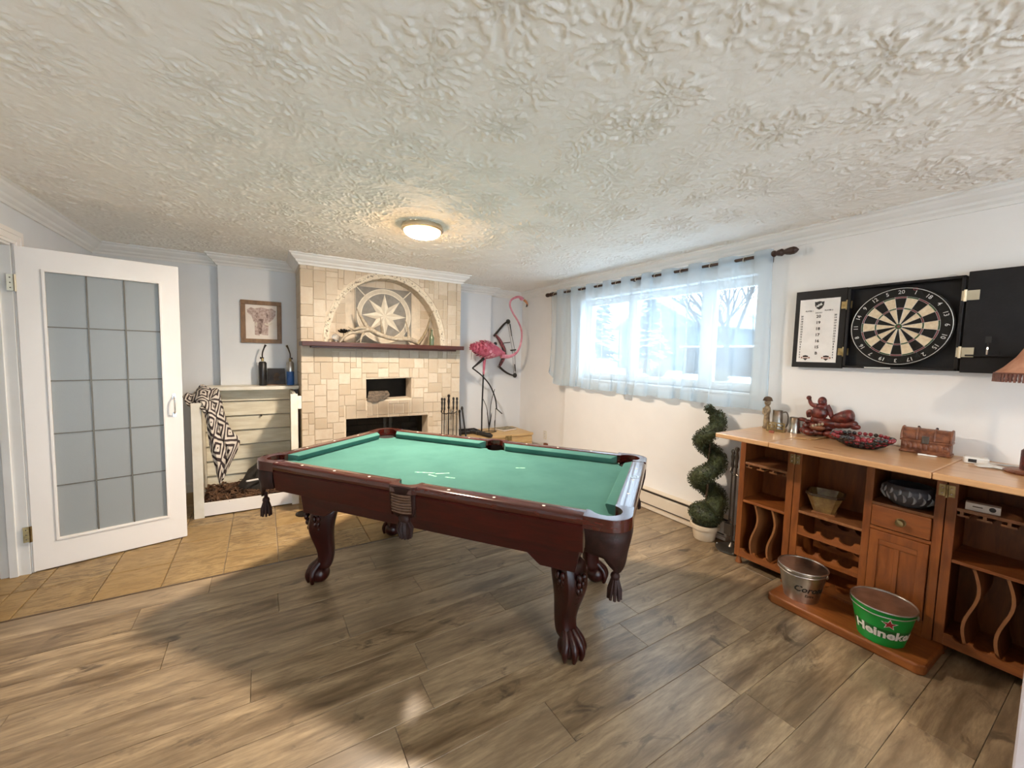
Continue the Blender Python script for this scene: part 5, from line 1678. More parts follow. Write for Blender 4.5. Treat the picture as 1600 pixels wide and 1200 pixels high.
# pocket castings
for sx in (-1, 1):
    for sy in (-1, 1):
        poly = [(-0.058, RW)] + arc(0.035, 0.035, 0.097, 90, 0, 10) + [(RW, -0.058), (0.048, -0.058)] + arc(0.022, 0.022, 0.066, -62, 152, 16) + [(-0.058, 0.048)]
        q = [(sx * (HL + a), sy * (HW + b)) for a, b in poly]
        if sx * sy < 0:
            q = q[::-1]
        cp = MB().prism(q, 0.752, 0.8045, flat_).build('corner_casting', M['rail_wood'], pt, bevel=0.004)
        # leather apron shield round the corner
        sh = MB()
        aa = [(-0.050, RW)] + arc(0.035, 0.035, 0.094, 90, 0, 12) + [(RW, -0.050)]
        m_ = len(aa)
        vs = []
        for k, z in enumerate((0.755, 0.70, 0.655, 0.62)):
            for i, (a, b) in enumerate(aa):
                t = abs(i / (m_ - 1) - 0.5) * 2
                zz_ = z if k < 3 else (0.575 + 0.075 * t ** 1.5)
                sc_ = 1.0 - 0.10 * (k / 3)
                vs.append((sx * (HL + a * sc_ + (0.004 if k == 1 else 0)), sy * (HW + b * sc_ + (0.004 if k == 1 else 0)), zz_))
        fs = [(k * m_ + i, k * m_ + i + 1, (k + 1) * m_ + i + 1, (k + 1) * m_ + i) for k in range(3) for i in range(m_ - 1)]
        o = sh.add(vs, fs).build('corner_shield', M['leather'], pt, smooth=True)
        so = o.modifiers.new('thickness', 'SOLIDIFY'); so.thickness = 0.012; so.offset = -1
        pc_ = (sx * (HL + 0.030), sy * (HW + 0.030))
        po = MB().lathe([(0.062, 0.748), (0.060, 0.71), (0.052, 0.67), (0.040, 0.64), (0.030, 0.625), (0.014, 0.618), (0.0005, 0.616)], (*pc_, 0), n=14).build('pocket', M['black_hole'], pt, smooth=True)
        td = (sx * (HL + 0.075), sy * (HW + 0.075))
        ts = MB()
        ts.tube([(*td, 0.60), (*td, 0.545)], 0.010, 7)
        ts.ball((*td, 0.552), 0.020, 6)
        for k in range(9):
            a = k * 2 * PI / 9
            ts.tube([(td[0] + 0.009 * math.cos(a), td[1] + 0.009 * math.sin(a), 0.545), (td[0] + 0.022 * math.cos(a), td[1] + 0.022 * math.sin(a), 0.50), (td[0] + 0.026 * math.cos(a), td[1] + 0.026 * math.sin(a), 0.458)], [0.008, 0.009, 0.006], 5)
        ts.build('tassel', M['leather'], pt, smooth=True)
for sy in (-1, 1):
    poly = [(-0.079, RW), (-0.060, RW + 0.010), (0.060, RW + 0.010), (0.079, RW), (0.079, 0.050), (0.060, 0.050)] + arc(0, 0.052, 0.060, 0, 180, 14) + [(-0.079, 0.050)]
    q = [(a, sy * (HW + b)) for a, b in poly]
    if sy > 0:
        q = q[::-1]
    MB().prism(q, 0.765, 0.8035, flat_).build('side_casting', M['rail_wood'], pt, bevel=0.003)
    sh = MB()
    vs = []
    rows = (0.793, 0.785, 0.74, 0.69, 0.652)
    nn = 10
    for k, z in enumerate(rows):
        for i in range(nn + 1):
            t = i / nn * 2 - 1
            w_ = 0.076 if k < 4 else 0.062
            vs.append((t * w_, sy * (OW + 0.006 + 0.012 * (1 - t * t) - 0.004 * k), z - (0.012 * (1 - t * t) if k == 4 else 0)))
    fs = [(k * (nn + 1) + i, k * (nn + 1) + i + 1, (k + 1) * (nn + 1) + i + 1, (k + 1) * (nn + 1) + i) for k in range(len(rows) - 1) for i in range(nn)]
    o = sh.add(vs, fs).build('side_shield', M['leather'], pt, smooth=True)
    so = o.modifiers.new('thickness', 'SOLIDIFY'); so.thickness = 0.014; so.offset = -1
    for k in range(7):
        z = 0.756 - k * 0.014
        pts = [(t * 0.056, sy * (OW + 0.010 + 0.012 * (1 - t * t) - (0.79 - z) * 0.08), z) for t in (-1, -0.5, 0, 0.5, 1)]
        MB().tube(pts, 0.0062, 6).build('rib', M['leather_tan'], o, smooth=True)
    ts = MB()
    ty_ = sy * (OW - 0.005)
    ts.ball((0.012, ty_, 0.635), 0.030, 7, sc=(1.1, 0.8, 1))
    for k in range(11):
        a = k * 2 * PI / 11
        ts.tube([(0.012 + 0.014 * math.cos(a), ty_ + 0.012 * math.sin(a), 0.63), (0.014 + 0.034 * math.cos(a), ty_ + 0.026 * math.sin(a), 0.59), (0.020 + 0.026 * math.cos(a), ty_ + 0.022 * math.sin(a), 0.545)], [0.010, 0.013, 0.008], 5)
    ts.build('tassel', M['leather'], pt, smooth=True)

# apron boards under the rails (slightly raked), and the lower cabinet
for sy in (-1, 1):
    for a, b in ((-HL + 0.055, -0.075), (0.075, HL - 0.055)):
        mb = MB()
        pr = [(0.120, 0.760), (0.128, 0.752), (0.122, 0.70), (0.112, 0.640), (0.098, 0.636), (0.086, 0.64), (0.095, 0.76)]
        n_ = len(pr)
        mb.add([(t, sy * (HW + n), z) for t in (a, b) for n, z in pr], [tuple(range(n_)), tuple(range(n_, 2 * n_))] + [(i, (i + 1) % n_, (i + 1) % n_ + n_, i + n_) for i in range(n_)])
        mb.build('apron', M['mahogany'], pt, smooth=35)
for sx in (-1, 1):
    mb = MB()
    pr = [(0.120, 0.760), (0.128, 0.752), (0.122, 0.70), (0.112, 0.640), (0.098, 0.636), (0.086, 0.64), (0.095, 0.76)]
    n_ = len(pr)
    mb.add([(sx * (HL + n), t, z) for t in (-HW + 0.055, HW - 0.055) for n, z in pr], [tuple(range(n_)), tuple(range(n_, 2 * n_))] + [(i, (i + 1) % n_, (i + 1) % n_ + n_, i + n_) for i in range(n_)])
    mb.build('apron', M['mahogany'], pt, smooth=35)
U0, V0 = 0.865, 0.445
for sy in (-1, 1):
    poly = [(-U0 + 0.035, 0.472), (-0.665, 0.472), (-0.645, 0.485), (-0.60, 0.520), (0.60, 0.520), (0.645, 0.485), (0.665, 0.472), (U0 - 0.035, 0.472), (U0, 0.66), (-U0, 0.66)]
    MB().prism(poly, sy * (V0 - 0.03), sy * V0, lambda a, b, d: (a, d, b)).build('cabinet_side', M['mahogany'], pt, bevel=0.004)
for sx in (-1, 1):
    poly = [(-V0 + 0.025, 0.472), (-0.26, 0.472), (-0.22, 0.515), (0.22, 0.515), (0.26, 0.472), (V0 - 0.025, 0.472), (V0, 0.66), (-V0, 0.66)]
    X_ = Matrix.Translation((sx * (U0 - 0.022), 0, 0.66)) @ Matrix.Rotation(sx * math.atan2(0.035, 0.188), 4, 'Y') @ Matrix.Translation((0, 0, -0.66))
    MB().prism(poly, -0.015, 0.015, lambda a, b, d: (d, a, b), X=X_).build('cabinet_end', M['mahogany'], pt, bevel=0.004)


# cabriole legs
def leg(sx, sy):
    d = Vector((sx * 0.80, sy * 0.60, 0)).normalized()
    base = Vector((sx * 0.765, sy * 0.330, 0))
    prof = [(0.500, 0.000, 0.088), (0.455, 0.010, 0.092), (0.40, 0.024, 0.094), (0.35, 0.030, 0.088), (0.29, 0.022, 0.074), (0.23, 0.008, 0.062), (0.17, 0.000, 0.056), (0.12, 0.012, 0.058), (0.085, 0.034, 0.062)]
    mb = MB()
    n = 16
    vs = []
    for z, o, r in prof:
        for k in range(n):
            a = 2 * PI * k / n
            ca, sa = math.cos(a), math.sin(a)
            sq = 1.0 / max(abs(ca), abs(sa)) ** 0.65
            v = d * (ca * r * sq * 0.85) + Vector((-d.y, d.x, 0)) * (sa * r * sq * 0.78)
            vs.append(base + d * o + v + Vector((0, 0, z)))
    fs = [(i * n + k, i * n + (k + 1) % n, (i + 1) * n + (k + 1) % n, (i + 1) * n + k) for i in range(len(prof) - 1) for k in range(n)]
    fs += [tuple(range(n)), tuple(range((len(prof) - 1) * n, len(prof) * n))]
    o = mb.add(vs, fs).build('leg', M['mahogany_leg'], pt, smooth=50)
    sb = o.modifiers.new('smooth', 'SUBSURF'); sb.levels = 1; sb.render_levels = 1
    ft = MB()
    fc = base + d * 0.044
    ft.ball((fc.x, fc.y, 0.056), 0.058, 10, sc=(1.05, 1.05, 0.965))
    for q in (-1.05, -0.35, 0.35, 1.05):
        ca, sa = math.cos(q), math.sin(q)
        e = Vector((d.x * ca - d.y * sa, d.x * sa + d.y * ca, 0))
        p = smooth_path([base + d * 0.02 + e * 0.030 + Vector((0, 0, 0.135)), fc + e * 0.052 + Vector((0, 0, 0.092)), fc + e * 0.068 + Vector((0, 0, 0.055)), fc + e * 0.062 + Vector((0, 0, 0.016))], 4)
        ft.tube(p, lerp_list([0.018, 0.020, 0.016, 0.010], len(p)), 8)
    ft.build('claw_foot', M['mahogany_leg'], o, smooth=60)
    for q in (-1.25, 0.0, 1.25):
        cv = MB()
        ca, sa = math.cos(q), math.sin(q)
        e = Vector((d.x * ca - d.y * sa, d.x * sa + d.y * ca, 0))
        s = Vector((-e.y, e.x, 0))
        rr = 0.100 if q == 0 else 0.086
        for k in range(5):
            z = 0.43 - k * 0.035
            for h in (-1, 1):
                c_ = base + d * (0.026 - abs(z - 0.37) * 0.08) + e * (rr - 0.018 * k * 0.5 - 0.008) + s * h * (0.013 - 0.002 * k) + Vector((0, 0, z))
                cv.ball(c_, 0.017 - 0.0015 * k, 5, sc=(0.8, 0.8, 1.25))
        cv.build('leaf_carving', M['mahogany_leg'], o, smooth=True)


for sx in (-1, 1):
    for sy in (-1, 1):
        leg(sx, sy)

# ================================================================== DARTS
DCX, DCZ = 0.827, 1.667
XD = XR - 0.065
dc = thing('dartboard_cabinet', 'open black dartboard cabinet on the right wall', 'cabinet', (XR, DCX, DCZ))
cy0, cy1, cz0, cz1 = 0.578, 1.076, 1.420, 1.922
MB().box(XR - 0.018, XR - 0.001, cy0, cy1, cz0, cz1).build('back_panel', M['black_panel'], dc, world=True)
for b in ((cy0, cy0 + 0.014, cz0, cz1), (cy1 - 0.014, cy1, cz0, cz1), (cy0, cy1, cz0, cz0 + 0.014), (cy0, cy1, cz1 - 0.014, cz1)):
    MB().box(XD, XR - 0.001, b[0], b[1], b[2], b[3]).build('frame', M['black_paint'], dc, world=True, bevel=0.002)
MB().box(XD - 0.002, XD + 0.004, 0.845, 0.965, cz0 + 0.002, cz0 + 0.008).build('clip_strip', M['wire'], dc, world=True)
for y in (0.955, 0.64):
    r_ = arc(y, cz1 + 0.004, 0.020, 0, 180, 10, 0.012)
    MB().tube([(XR - 0.012, a, b) for a, b in r_], 0.002, 5).build('hanger', M['wire'], dc, world=True)
# left door with scoreboard, right door with dart holder
ld_ = MB().box(XR - 0.048, XR - 0.032, 1.084, 1.372, 1.414, 1.926).build('left_door', M['black_paint'], dc, world=True, bevel=0.002)
rdn = MB().box(XR - 0.060, XR - 0.044, 0.288, 0.570, 1.414, 1.938).build('right_door', M['black_paint'], dc, world=True, bevel=0.002)
for b in ((0.306, 0.552, 1.50, 1.508),):
    MB().box(XR - 0.085, XR - 0.060, b[0], b[1], b[2], b[3]).build('dart_shelf', M['black_paint'], rdn, world=True)
MB().tube([(XR - 0.078, 0.478, 1.500), (XR - 0.078, 0.478, 1.535), (XR - 0.078, 0.478, 1.545)], [0.004, 0.0045, 0.003], 8).build('dart_barrel', M['chrome'], rdn, world=True)
MB().tube([(XR - 0.078, 0.478, 1.545), (XR - 0.078, 0.478, 1.575)], 0.003, 6).box(XR - 0.0785, XR - 0.0775, 0.468, 0.488, 1.568, 1.60).build('dart_flight', M['ink'], rdn, world=True)
MB().box(XR - 0.068, XR - 0.060, 0.44, 0.462, 1.512, 1.53).build('catch', M['black_panel'], rdn, world=True)
for z in (1.52, 1.815):
    hh = MB().box(XR - 0.052, XR - 0.047, 1.056, 1.11, z - 0.022, z + 0.022).tube([(XR - 0.056, 1.08, z - 0.03), (XR - 0.056, 1.08, z + 0.03)], 0.006, 8).build('hinge', M['brass'], dc, world=True)
    MB().box(XR - 0.0685, XR - 0.0645, 0.525, 0.588, z - 0.025, z + 0.025).tube([(XR - 0.070, 0.574, z - 0.03), (XR - 0.070, 0.574, z + 0.03)], 0.0065, 8).build('hinge', M['hinge'], dc, world=True)
# score plate with print; yp(t) runs left to right as seen from the room (towards smaller y)
sp_ = MB().box(XR - 0.0505, XR - 0.048, 1.118, 1.343, 1.450, 1.868).build('score_plate', M['scoreboard'], ld_, world=True, label='white cricket scoreboard plate')


def wall_text(s, size, y, z, x, m_, parent, bold=0.0, shear=0.0, name='lettering', rot=0.0):
    vs, fs = text_geo(s, size, bold, shear)
    c_, s_ = math.cos(rot), math.sin(rot)
    mb = MB().add([(x, y - (vx * c_ - vy * s_), z + vx * s_ + vy * c_) for vx, vy, _ in vs], fs)
    return mb.build(name, m_, parent, world=True)


XP = XR - 0.0512
ym = 1.2305
for i, s in enumerate(('20', '19', '18', '17', '16', '15', 'B')):
    wall_text(s, 0.026, ym, 1.752 - i * 0.0405, XP, M['ink'], sp_, 0.0008)
for i in range(17):
    n = (20, 19, 18, 17, 16, 15, 14, 13, 12, 11, 10, 9, 8, 7, 6, 5, 4)[i]
    wall_text(str(n), 0.014, 1.326, 1.757 - i * 0.0172, XP, M['ink'], sp_, 0.0006)
    wall_text(str(n), 0.014, 1.137, 1.757 - i * 0.0172, XP, M['ink'], sp_, 0.0006)
wall_text('PLAYER 1', 0.011, 1.285, 1.790, XP, M['ink'], sp_, 0.0004)
wall_text('PLAYER 2', 0.011, 1.176, 1.790, XP, M['ink'], sp_, 0.0004)
wall_text('CRICKET', 0.010, ym, 1.776, XP, M['ink'], sp_, 0.0003)
fw = lambda a, b, d: (XP - d, ym - a, 1.825 + b)
lo = MB().prism([(-0.027, 0.026), (-0.018, 0.023), (0, 0.028), (0.018, 0.023), (0.027, 0.026), (0.025, 0.0), (0.016, -0.018), (0, -0.028), (-0.016, -0.018), (-0.025, 0.0)], 0, 0.0005, fw).build('shield_logo', M['ink'], sp_, world=True)
vs, fs = text_geo('NHL', 0.021, 0.001)
MB().add([(XP - 0.0009, ym - (vx * 0.8 + vy * 0.0), 1.826 + vy + vx * 0.45) for vx, vy, _ in vs], fs).build('logo_lettering', M['white_print'], lo, world=True)
for yy in (1.290, 1.172):
    fw2 = lambda a, b, d, yy=yy: (XP - d, yy - a, 1.478 + b)
    lo = MB().prism([(-0.016, 0.014), (0, 0.018), (0.016, 0.014), (0.014, -0.004), (0, -0.018), (-0.014, -0.004)], 0, 0.0004, fw2).build('badge_logo', M['ink'], sp_, world=True)
    MB().prism([(-0.026, -0.004), (0.026, -0.004), (0.026, 0.006), (-0.026, 0.006)], 0.0004, 0.0008, fw2).build('badge_bar', M['ink_red'], lo, world=True)
    MB().prism([(-0.019, -0.001), (0.019, -0.001), (0.019, 0.003), (-0.019, 0.003)], 0.0008, 0.0011, fw2).build('badge_bar_line', M['white_print'], lo, world=True)

XB = XR - 0.058
db_ = thing('dartboard', 'round bristle dartboard hung inside the black cabinet', 'dartboard', (XB, DCX, DCZ))
fd = lambda a, b, d: (XB - d, DCX - a, DCZ + b)
RB = 0.2255
MB().prism(arc(0, 0, RB, 0, 360, 64)[:-1], -0.038, 0.0, fd).build('surround', M['sisal_black'], db_, world=True)
nums = (20, 1, 18, 4, 13, 6, 10, 15, 2, 17, 3, 19, 7, 16, 8, 11, 14, 9, 12, 5)
rr = [MB(), MB()]
for i, n in enumerate(nums):
    a0, a1 = 90 - 18 * i + 9, 90 - 18 * i - 9
    o = MB()
    for r0, r1 in ((0.016, 0.099), (0.107, 0.162)):
        o.prism(arc(0, 0, r1, a0, a1, 4) + arc(0, 0, r0, a1, a0, 4), 0.0, 0.0012, fd)
    o.build('segment', M['sisal_black' if i % 2 == 0 else 'sisal_cream'], db_, world=True)
    for r0, r1 in ((0.099, 0.107), (0.162, 0.170)):
        MB().prism(arc(0, 0, r1, a0, a1, 4) + arc(0, 0, r0, a1, a0, 4), 0.0, 0.0012, fd).build('scoring_band', M[('sisal_red', 'sisal_green')[i % 2]], db_, world=True)
    a = math.radians(90 - 18 * i)
    wall_text(str(n), 0.030, DCX - math.cos(a) * 0.196, DCZ + math.sin(a) * 0.196, XB - 0.0025, M['wire'], db_, 0.0002, name='number', rot=a - PI / 2)
MB().prism(arc(0, 0, 0.016, 0, 360, 20)[:-1], 0, 0.0013, fd).build('outer_bull', M['sisal_green'], db_, world=True)
MB().prism(arc(0, 0, 0.007, 0, 360, 16)[:-1], 0.0013, 0.002, fd).build('bullseye', M['sisal_red'], db_, world=True)
MB().tube([fd(a, b, 0.003) for a, b in arc(0, 0, 0.2185, 0, 360, 64)], 0.0018, 5).build('number_ring', M['wire'], db_, world=True)
sw = MB()
for r in (0.016, 0.099, 0.107, 0.162, 0.170):
    sw.tube([fd(a, b, 0.0022) for a, b in arc(0, 0, r, 0, 360, 48)], 0.0006, 4)
for i in range(20):
    a = math.radians(81 - 18 * i)
    sw.tube([fd(math.cos(a) * 0.016, math.sin(a) * 0.016, 0.0022), fd(math.cos(a) * 0.172, math.sin(a) * 0.172, 0.0022)], 0.0006, 4)
sw.build('spider_wire', M['wire'], db_, world=True)
MB().prism(arc(0.058, 0.207, 0.011, 0, 360, 14, 0.008)[:-1], 0.0, 0.002, fd, holes=[arc(0.058, 0.207, 0.007, 360, 0, 14, 0.0045)[:-1]]).build('maker_mark', M['sisal_red'], db_, world=True)

# ================================================================== BAR
XF, XBK, ZT = 2.86, 3.165, 0.965
TF = 2.565                                                       # front edge of the tops


def scallop(y0, y1, zlo, zhi, n, depth, flat_end=0.02):
    """board outline in (y, z) with n hollows cut into its upper edge"""
    pts = [(y0, zlo), (y1, zlo), (y1, zhi)]
    w_ = (y1 - y0 - 2 * flat_end) / n
    for i in range(n):
        c_ = y1 - flat_end - w_ * (i + 0.5)
        pts += [(c_ + w_ * 0.40 * math.cos(math.radians(a)), zhi - depth * math.sin(math.radians(a))) for a in range(0, 181, 22)]
    pts.append((y0, zhi))
    return pts


def wing(label, y0, y1, s1, s2, ytop0, ytop1, divs, edge_side):
    t = thing('bar_wing_cabinet', label, 'cabinet', (3.0, (y0 + y1) / 2, 0.0), 0, 'hinged units of the oak bar')
    zb, zt_ = 0.06, ZT - 0.03
    B_ = lambda nm, b, m_, bev=0.002: MB().box(*b).build(nm, m_, t, world=True, bevel=bev)
    B_('side_panel', (XF + 0.018, XBK, y0, y0 + 0.018, zb, zt_), M['oak'])
    B_('side_panel', (XF + 0.018, XBK, y1 - 0.018, y1, zb, zt_), M['oak'])
    B_('back_panel', (XBK - 0.008, XBK, y0 + 0.018, y1 - 0.018, zb, zt_), M['oak_dark'])
    B_('stile', (XF, XF + 0.018, y0, y0 + 0.038, zb, zt_), M['oak'])
    B_('stile', (XF, XF + 0.018, y1 - 0.036, y1, zb, zt_), M['oak'])
    B_('bottom_board', (XF + 0.018, XBK - 0.008, y0 + 0.018, y1 - 0.018, zb, zb + 0.016), M['oak_dark'])
    MB().prism(scallop(y0 + 0.038, y1 - 0.036, zb, zb + 0.060, 3, 0.020, 0.02), XF + 0.002, XF + 0.018, fnx).build('bottom_rail', M['oak_y'], t, world=True)
    for z in (s1, s2):
        B_('shelf', (XF + 0.004, XBK - 0.008, y0 + 0.019, y1 - 0.019, z - 0.016, z), M['oak_edge'] if z == s1 else M['oak_y'])
    # stemware rack: three T rails under the upper shelf
    for k in range(4):
        yc = y0 + 0.05 + (y1 - y0 - 0.10) * k / 3
        rk = MB().box(XF + 0.02, XBK - 0.03, yc - 0.006, yc + 0.006, s1 - 0.034, s1 - 0.016).box(XF + 0.02, XBK - 0.03, yc - 0.024, yc + 0.024, s1 - 0.043, s1 - 0.034)
        rk.build('stemware_rail', M['oak_edge'], t, world=True)
    # wavy bottle dividers
    for yc in divs:
        pth = []
        nz = 14
        z0_, z1_ = zb + 0.03, s2 - 0.016
        mb = MB()
        vs = []
        for i in range(nz + 1):
            q = i / nz
            z = z0_ + (z1_ - z0_) * q
            x = XF + 0.012 + 0.040 * (0.5 - 0.5 * math.cos(2 * PI * q)) if False else XF + 0.016
            off = 0.020 * math.sin(2 * PI * q + 0.2)
            for xx in (x, XBK - 0.02):
                for e in (-0.006, 0.006):
                    vs.append((xx, yc + off + e, z))
        fs = []
        for i in range(nz):
            a = i * 4
            fs += [(a, a + 1, a + 5, a + 4), (a + 1, a + 3, a + 7, a + 5), (a + 3, a + 2, a + 6, a + 7), (a + 2, a, a + 4, a + 6)]
        fs += [(0, 2, 3, 1), (nz * 4, nz * 4 + 1, nz * 4 + 3, nz * 4 + 2)]
        mb.add(vs, fs).build('wavy_divider', M['oak_edge'], t, world=True, smooth=50)
    B_('folding_top', (TF, XBK + 0.015, ytop0, ytop1, zt_, ZT), M['oak_top'], 0.005)
    for yy in (y0 + 0.02, y1 - 0.02):
        for xx in (XF + 0.03, XBK - 0.04):
            MB().lathe([(0.018, 0.0), (0.022, 0.006), (0.016, 0.03), (0.012, 0.06)], (xx, yy, 0), n=12).build('foot', M['oak'], t, world=True, smooth=True)
    return t


wl = wing('oak bar wing cabinet with stemware rack beside the topiary', 1.190, 1.530, 0.742, 0.472, 1.213, 1.545, (1.415, 1.305), 1)
wr = wing('oak bar wing cabinet at the right edge holding a small white box', 0.195, 0.517, 0.760, 0.500, 0.172, 0.517, (0.405, 0.300), -1)

bc = thing('bar_cabinet', 'middle oak bar cabinet with drawer, panelled door and bottle racks', 'cabinet', (2.95, 0.85, 0.0), 0, 'hinged units of the oak bar')
y0, y1 = 0.521, 1.186
zb, zt_ = 0.052, ZT - 0.03
B_ = lambda nm, b, m_, bev=0.002, par=None: MB().box(*b).build(nm, m_, par or bc, world=True, bevel=bev)
for a, b in ((y0, y0 + 0.018), (y1 - 0.018, y1), (0.805, 0.823)):
    B_('side_panel' if a != 0.805 else 'partition', (XF + 0.018, XBK, a, b, zb, zt_), M['oak'])
B_('back_panel', (XBK - 0.008, XBK, y0 + 0.018, y1 - 0.018, zb, zt_), M['oak_dark'])
for a, b in ((y0, y0 + 0.036), (1.148, y1), (0.797, 0.832)):
    B_('stile', (XF, XF + 0.018, a, b, zb, zt_), M['oak'])
B_('top_rail', (XF, XF + 0.018, y0 + 0.036, 0.797, 0.875, zt_), M['oak_y'])
B_('top_rail', (XF, XF + 0.018, 0.832, 1.148, 0.885, zt_), M['oak_y'])
B_('shelf', (XF + 0.002, XBK - 0.008, 0.823, 1.168, 0.500, 0.516), M['oak_edge'])
B_('shelf', (XF + 0.002, XBK - 0.008, 0.539, 0.805, 0.676, 0.692), M['oak_edge'])
B_('bottom_board', (XF + 0.004, XBK - 0.008, y0 + 0.018, y1 - 0.018, zb, zb + 0.016), M['oak_dark'])
for z in (0.392, 0.255):
    for xx in (XF + 0.004, XBK - 0.06):
        MB().prism(scallop(0.832, 1.148, z - 0.03, z + 0.026, 3, 0.030, 0.02), xx, xx + 0.016, fnx).build('bottle_rack_rail', M['oak_y'], bc, world=True)
MB().prism(scallop(0.832, 1.148, 0.068, 0.125, 3, 0.030, 0.02), XF + 0.004, XF + 0.02, fnx).build('bottle_rack_rail', M['oak_y'], bc, world=True)
dr = B_('drawer', (XF - 0.010, XF + 0.014, 0.560, 0.794, 0.562, 0.676), M['oak_y'], 0.005)
MB().lathe([(0.010, 0.0), (0.009, 0.012), (0.018, 0.020), (0.017, 0.028), (0.0005, 0.032)], n=16, X=Matrix.Translation((XF - 0.010, 0.672, 0.615)) @ Matrix.Rotation(-PI / 2, 4, 'Y')).lathe([(0.022, -0.001), (0.022, 0.003), (0.010, 0.004)], n=16, X=Matrix.Translation((XF - 0.010, 0.672, 0.615)) @ Matrix.Rotation(-PI / 2, 4, 'Y')).build('knob', M['brass'], dr, world=True, smooth=True)
B_('mid_rail', (XF, XF + 0.018, y0 + 0.036, 0.797, 0.540, 0.558), M['oak_y'])
B_('bottom_rail', (XF, XF + 0.018, y0 + 0.036, 0.797, zb, 0.135), M['oak_y'])
dy0, dy1, dz0, dz1 = 0.560, 0.794, 0.138, 0.538
do = MB().prism([(dy0, dz0), (dy1, dz0), (dy1, dz1), (dy0, dz1)], XF - 0.010, XF + 0.010, fnx, holes=[[(dy0 + 0.040, dz0 + 0.045), (dy1 - 0.040, dz0 + 0.045), (dy1 - 0.040, dz1 - 0.045), (dy0 + 0.040, dz1 - 0.045)]]).build('door', M['oak'], bc, world=True, bevel=0.003)
for a, b in ((dy0 + 0.038, 0.669), (0.687, dy1 - 0.038)):
    B_('door_panel', (XF - 0.002, XF + 0.008, a, b, dz0 + 0.043, dz1 - 0.043), M['oak'], 0.002, do)
B_('door_muntin', (XF - 0.007, XF + 0.008, 0.668, 0.688, dz0 + 0.043, dz1 - 0.043), M['oak'], 0.002, do)
B_('door_moulding', (XF - 0.008, XF + 0.004, dy0 + 0.038, dy1 - 0.038, dz1 - 0.075, dz1 - 0.045), M['oak_y'], 0.004, do)
for yy in (1.188, 0.519):
    hg = MB().box(XF - 0.003, XF, yy - 0.028, yy - 0.004, 0.805, 0.862).box(XF - 0.003, XF, yy + 0.004, yy + 0.028, 0.805, 0.862).tube([(XF - 0.005, yy, 0.80), (XF - 0.005, yy, 0.865)], 0.006, 8).build('hinge', M['brass'], bc, world=True)
    for z in (0.82, 0.847):
        for e in (-0.016, 0.016):
            MB().ball((XF - 0.004, yy + e, z), 0.005, 5).build('screw', M['chrome'], hg, world=True)
B_('bar_top', (TF - 0.004, XBK + 0.015, 0.5195, 1.2105, zt_, ZT), M['oak_top'], 0.005)
MB().box(TF + 0.10, TF + 0.11, 0.93, 1.02, ZT - 0.001, ZT + 0.0006).build('top_slot', M['oak_dark'], bc, world=True)
# plinth with rounded front corners
pp = [(2.575, 0.505), (2.600, 0.478), (3.14, 0.478), (3.14, 1.172), (2.600, 1.172), (2.575, 1.145)]
MB().prism(pp, 0.0, 0.052, flat_).build('plinth', M['oak_y'], bc, world=True, bevel=0.012, bseg=3)

# ---- things in and on the bar
ob = thing('tapered_bowl', 'square tapered olive glazed bowl on the bar shelf', 'bowl', (2.965, 1.050, 0.516), 0.25)
mb = MB()
for k, (r, z) in enumerate(((0.050, 0.0), (0.052, 0.010), (0.088, 0.112), (0.096, 0.116), (0.096, 0.128), (0.086, 0.128), (0.044, 0.02))):
    for i in range(16):
        a = 2 * PI * i / 16 + PI / 16
        q = min(1.3, 1.0 / max(abs(math.cos(a)), abs(math.sin(a)))) ** 0.9
        mb.v.append((r * q * math.cos(a), r * q * math.sin(a), z))
n = 16
for k in range(6):
    for i in range(n):
        mb.f.append((k * n + i, k * n + (i + 1) % n, (k + 1) * n + (i + 1) % n, (k + 1) * n + i)); mb.mi.append(1 if k in (2, 3, 4) else 0)
mb.f += [tuple(range(n)), tuple(range(6 * n, 7 * n))]; mb.mi += [0, 1]
mb.build('glazed_body', [M['ceramic'], M['ceramic_dark']], ob, smooth=35)
MB().box(-0.058, 0.058, -0.058, 0.058, -0.0, 0.010).build('foot_ring', M['oak_edge'], ob, bevel=0.003)

ov = thing('scalloped_bowl', 'slate blue bowl with pale crescent pattern above the bar drawer', 'bowl', (2.955, 0.672, 0.692))
MB().lathe([(0.062, 0.0), (0.070, 0.006), (0.098, 0.035), (0.112, 0.065), (0.108, 0.095), (0.092, 0.112), (0.084, 0.112), (0.096, 0.09), (0.098, 0.065), (0.06, 0.015), (0.0005, 0.012)], n=36).build('body', M['drum'], ov, smooth=True)
for i in range(18):
    a = 2 * PI * i / 18
    for (z0_, r0, hgt, off) in ((0.050, 0.1065, 0.024, 0.0), (0.083, 0.1115, 0.018, 0.5)):
        aa = a + off * 2 * PI / 18
        pts = []
        for k in range(7):
            q = -1.2 + 2.4 * k / 6
            da = 0.13 * math.cos(q) - 0.06
            z = z0_ + hgt * math.sin(q)
            rad_ = lerp_list([0.070, 0.098, 0.112, 0.108, 0.092], 50)[min(49, max(0, int((z - 0.006) / 0.106 * 49)))] + 0.001
            pts.append((rad_ * math.cos(aa + da), rad_ * math.sin(aa + da), z))
        MB().tube(pts, lerp_list([0.001, 0.005, 0.007, 0.005, 0.001], 7), 5).build('crescent', M['drum_white'], ov, smooth=True)

wb = thing('white_carton', 'small white printed carton on the right wing shelf', 'carton', (2.90, 0.405, 0.760), 0.12)
MB().box(-0.02, 0.02, -0.055, 0.055, 0.0, 0.036).build('carton', M['plastic'], wb, bevel=0.002)
MB().prism(arc(-0.030, 0.020, 0.011, 0, 360, 16)[:-1], -0.0206, -0.0200, fnx).build('printed_emblem', M['ink'], wb)
MB().box(-0.0206, -0.02, 0.0, 0.032, 0.018, 0.023).build('small_print', M['iron_grey'], wb)

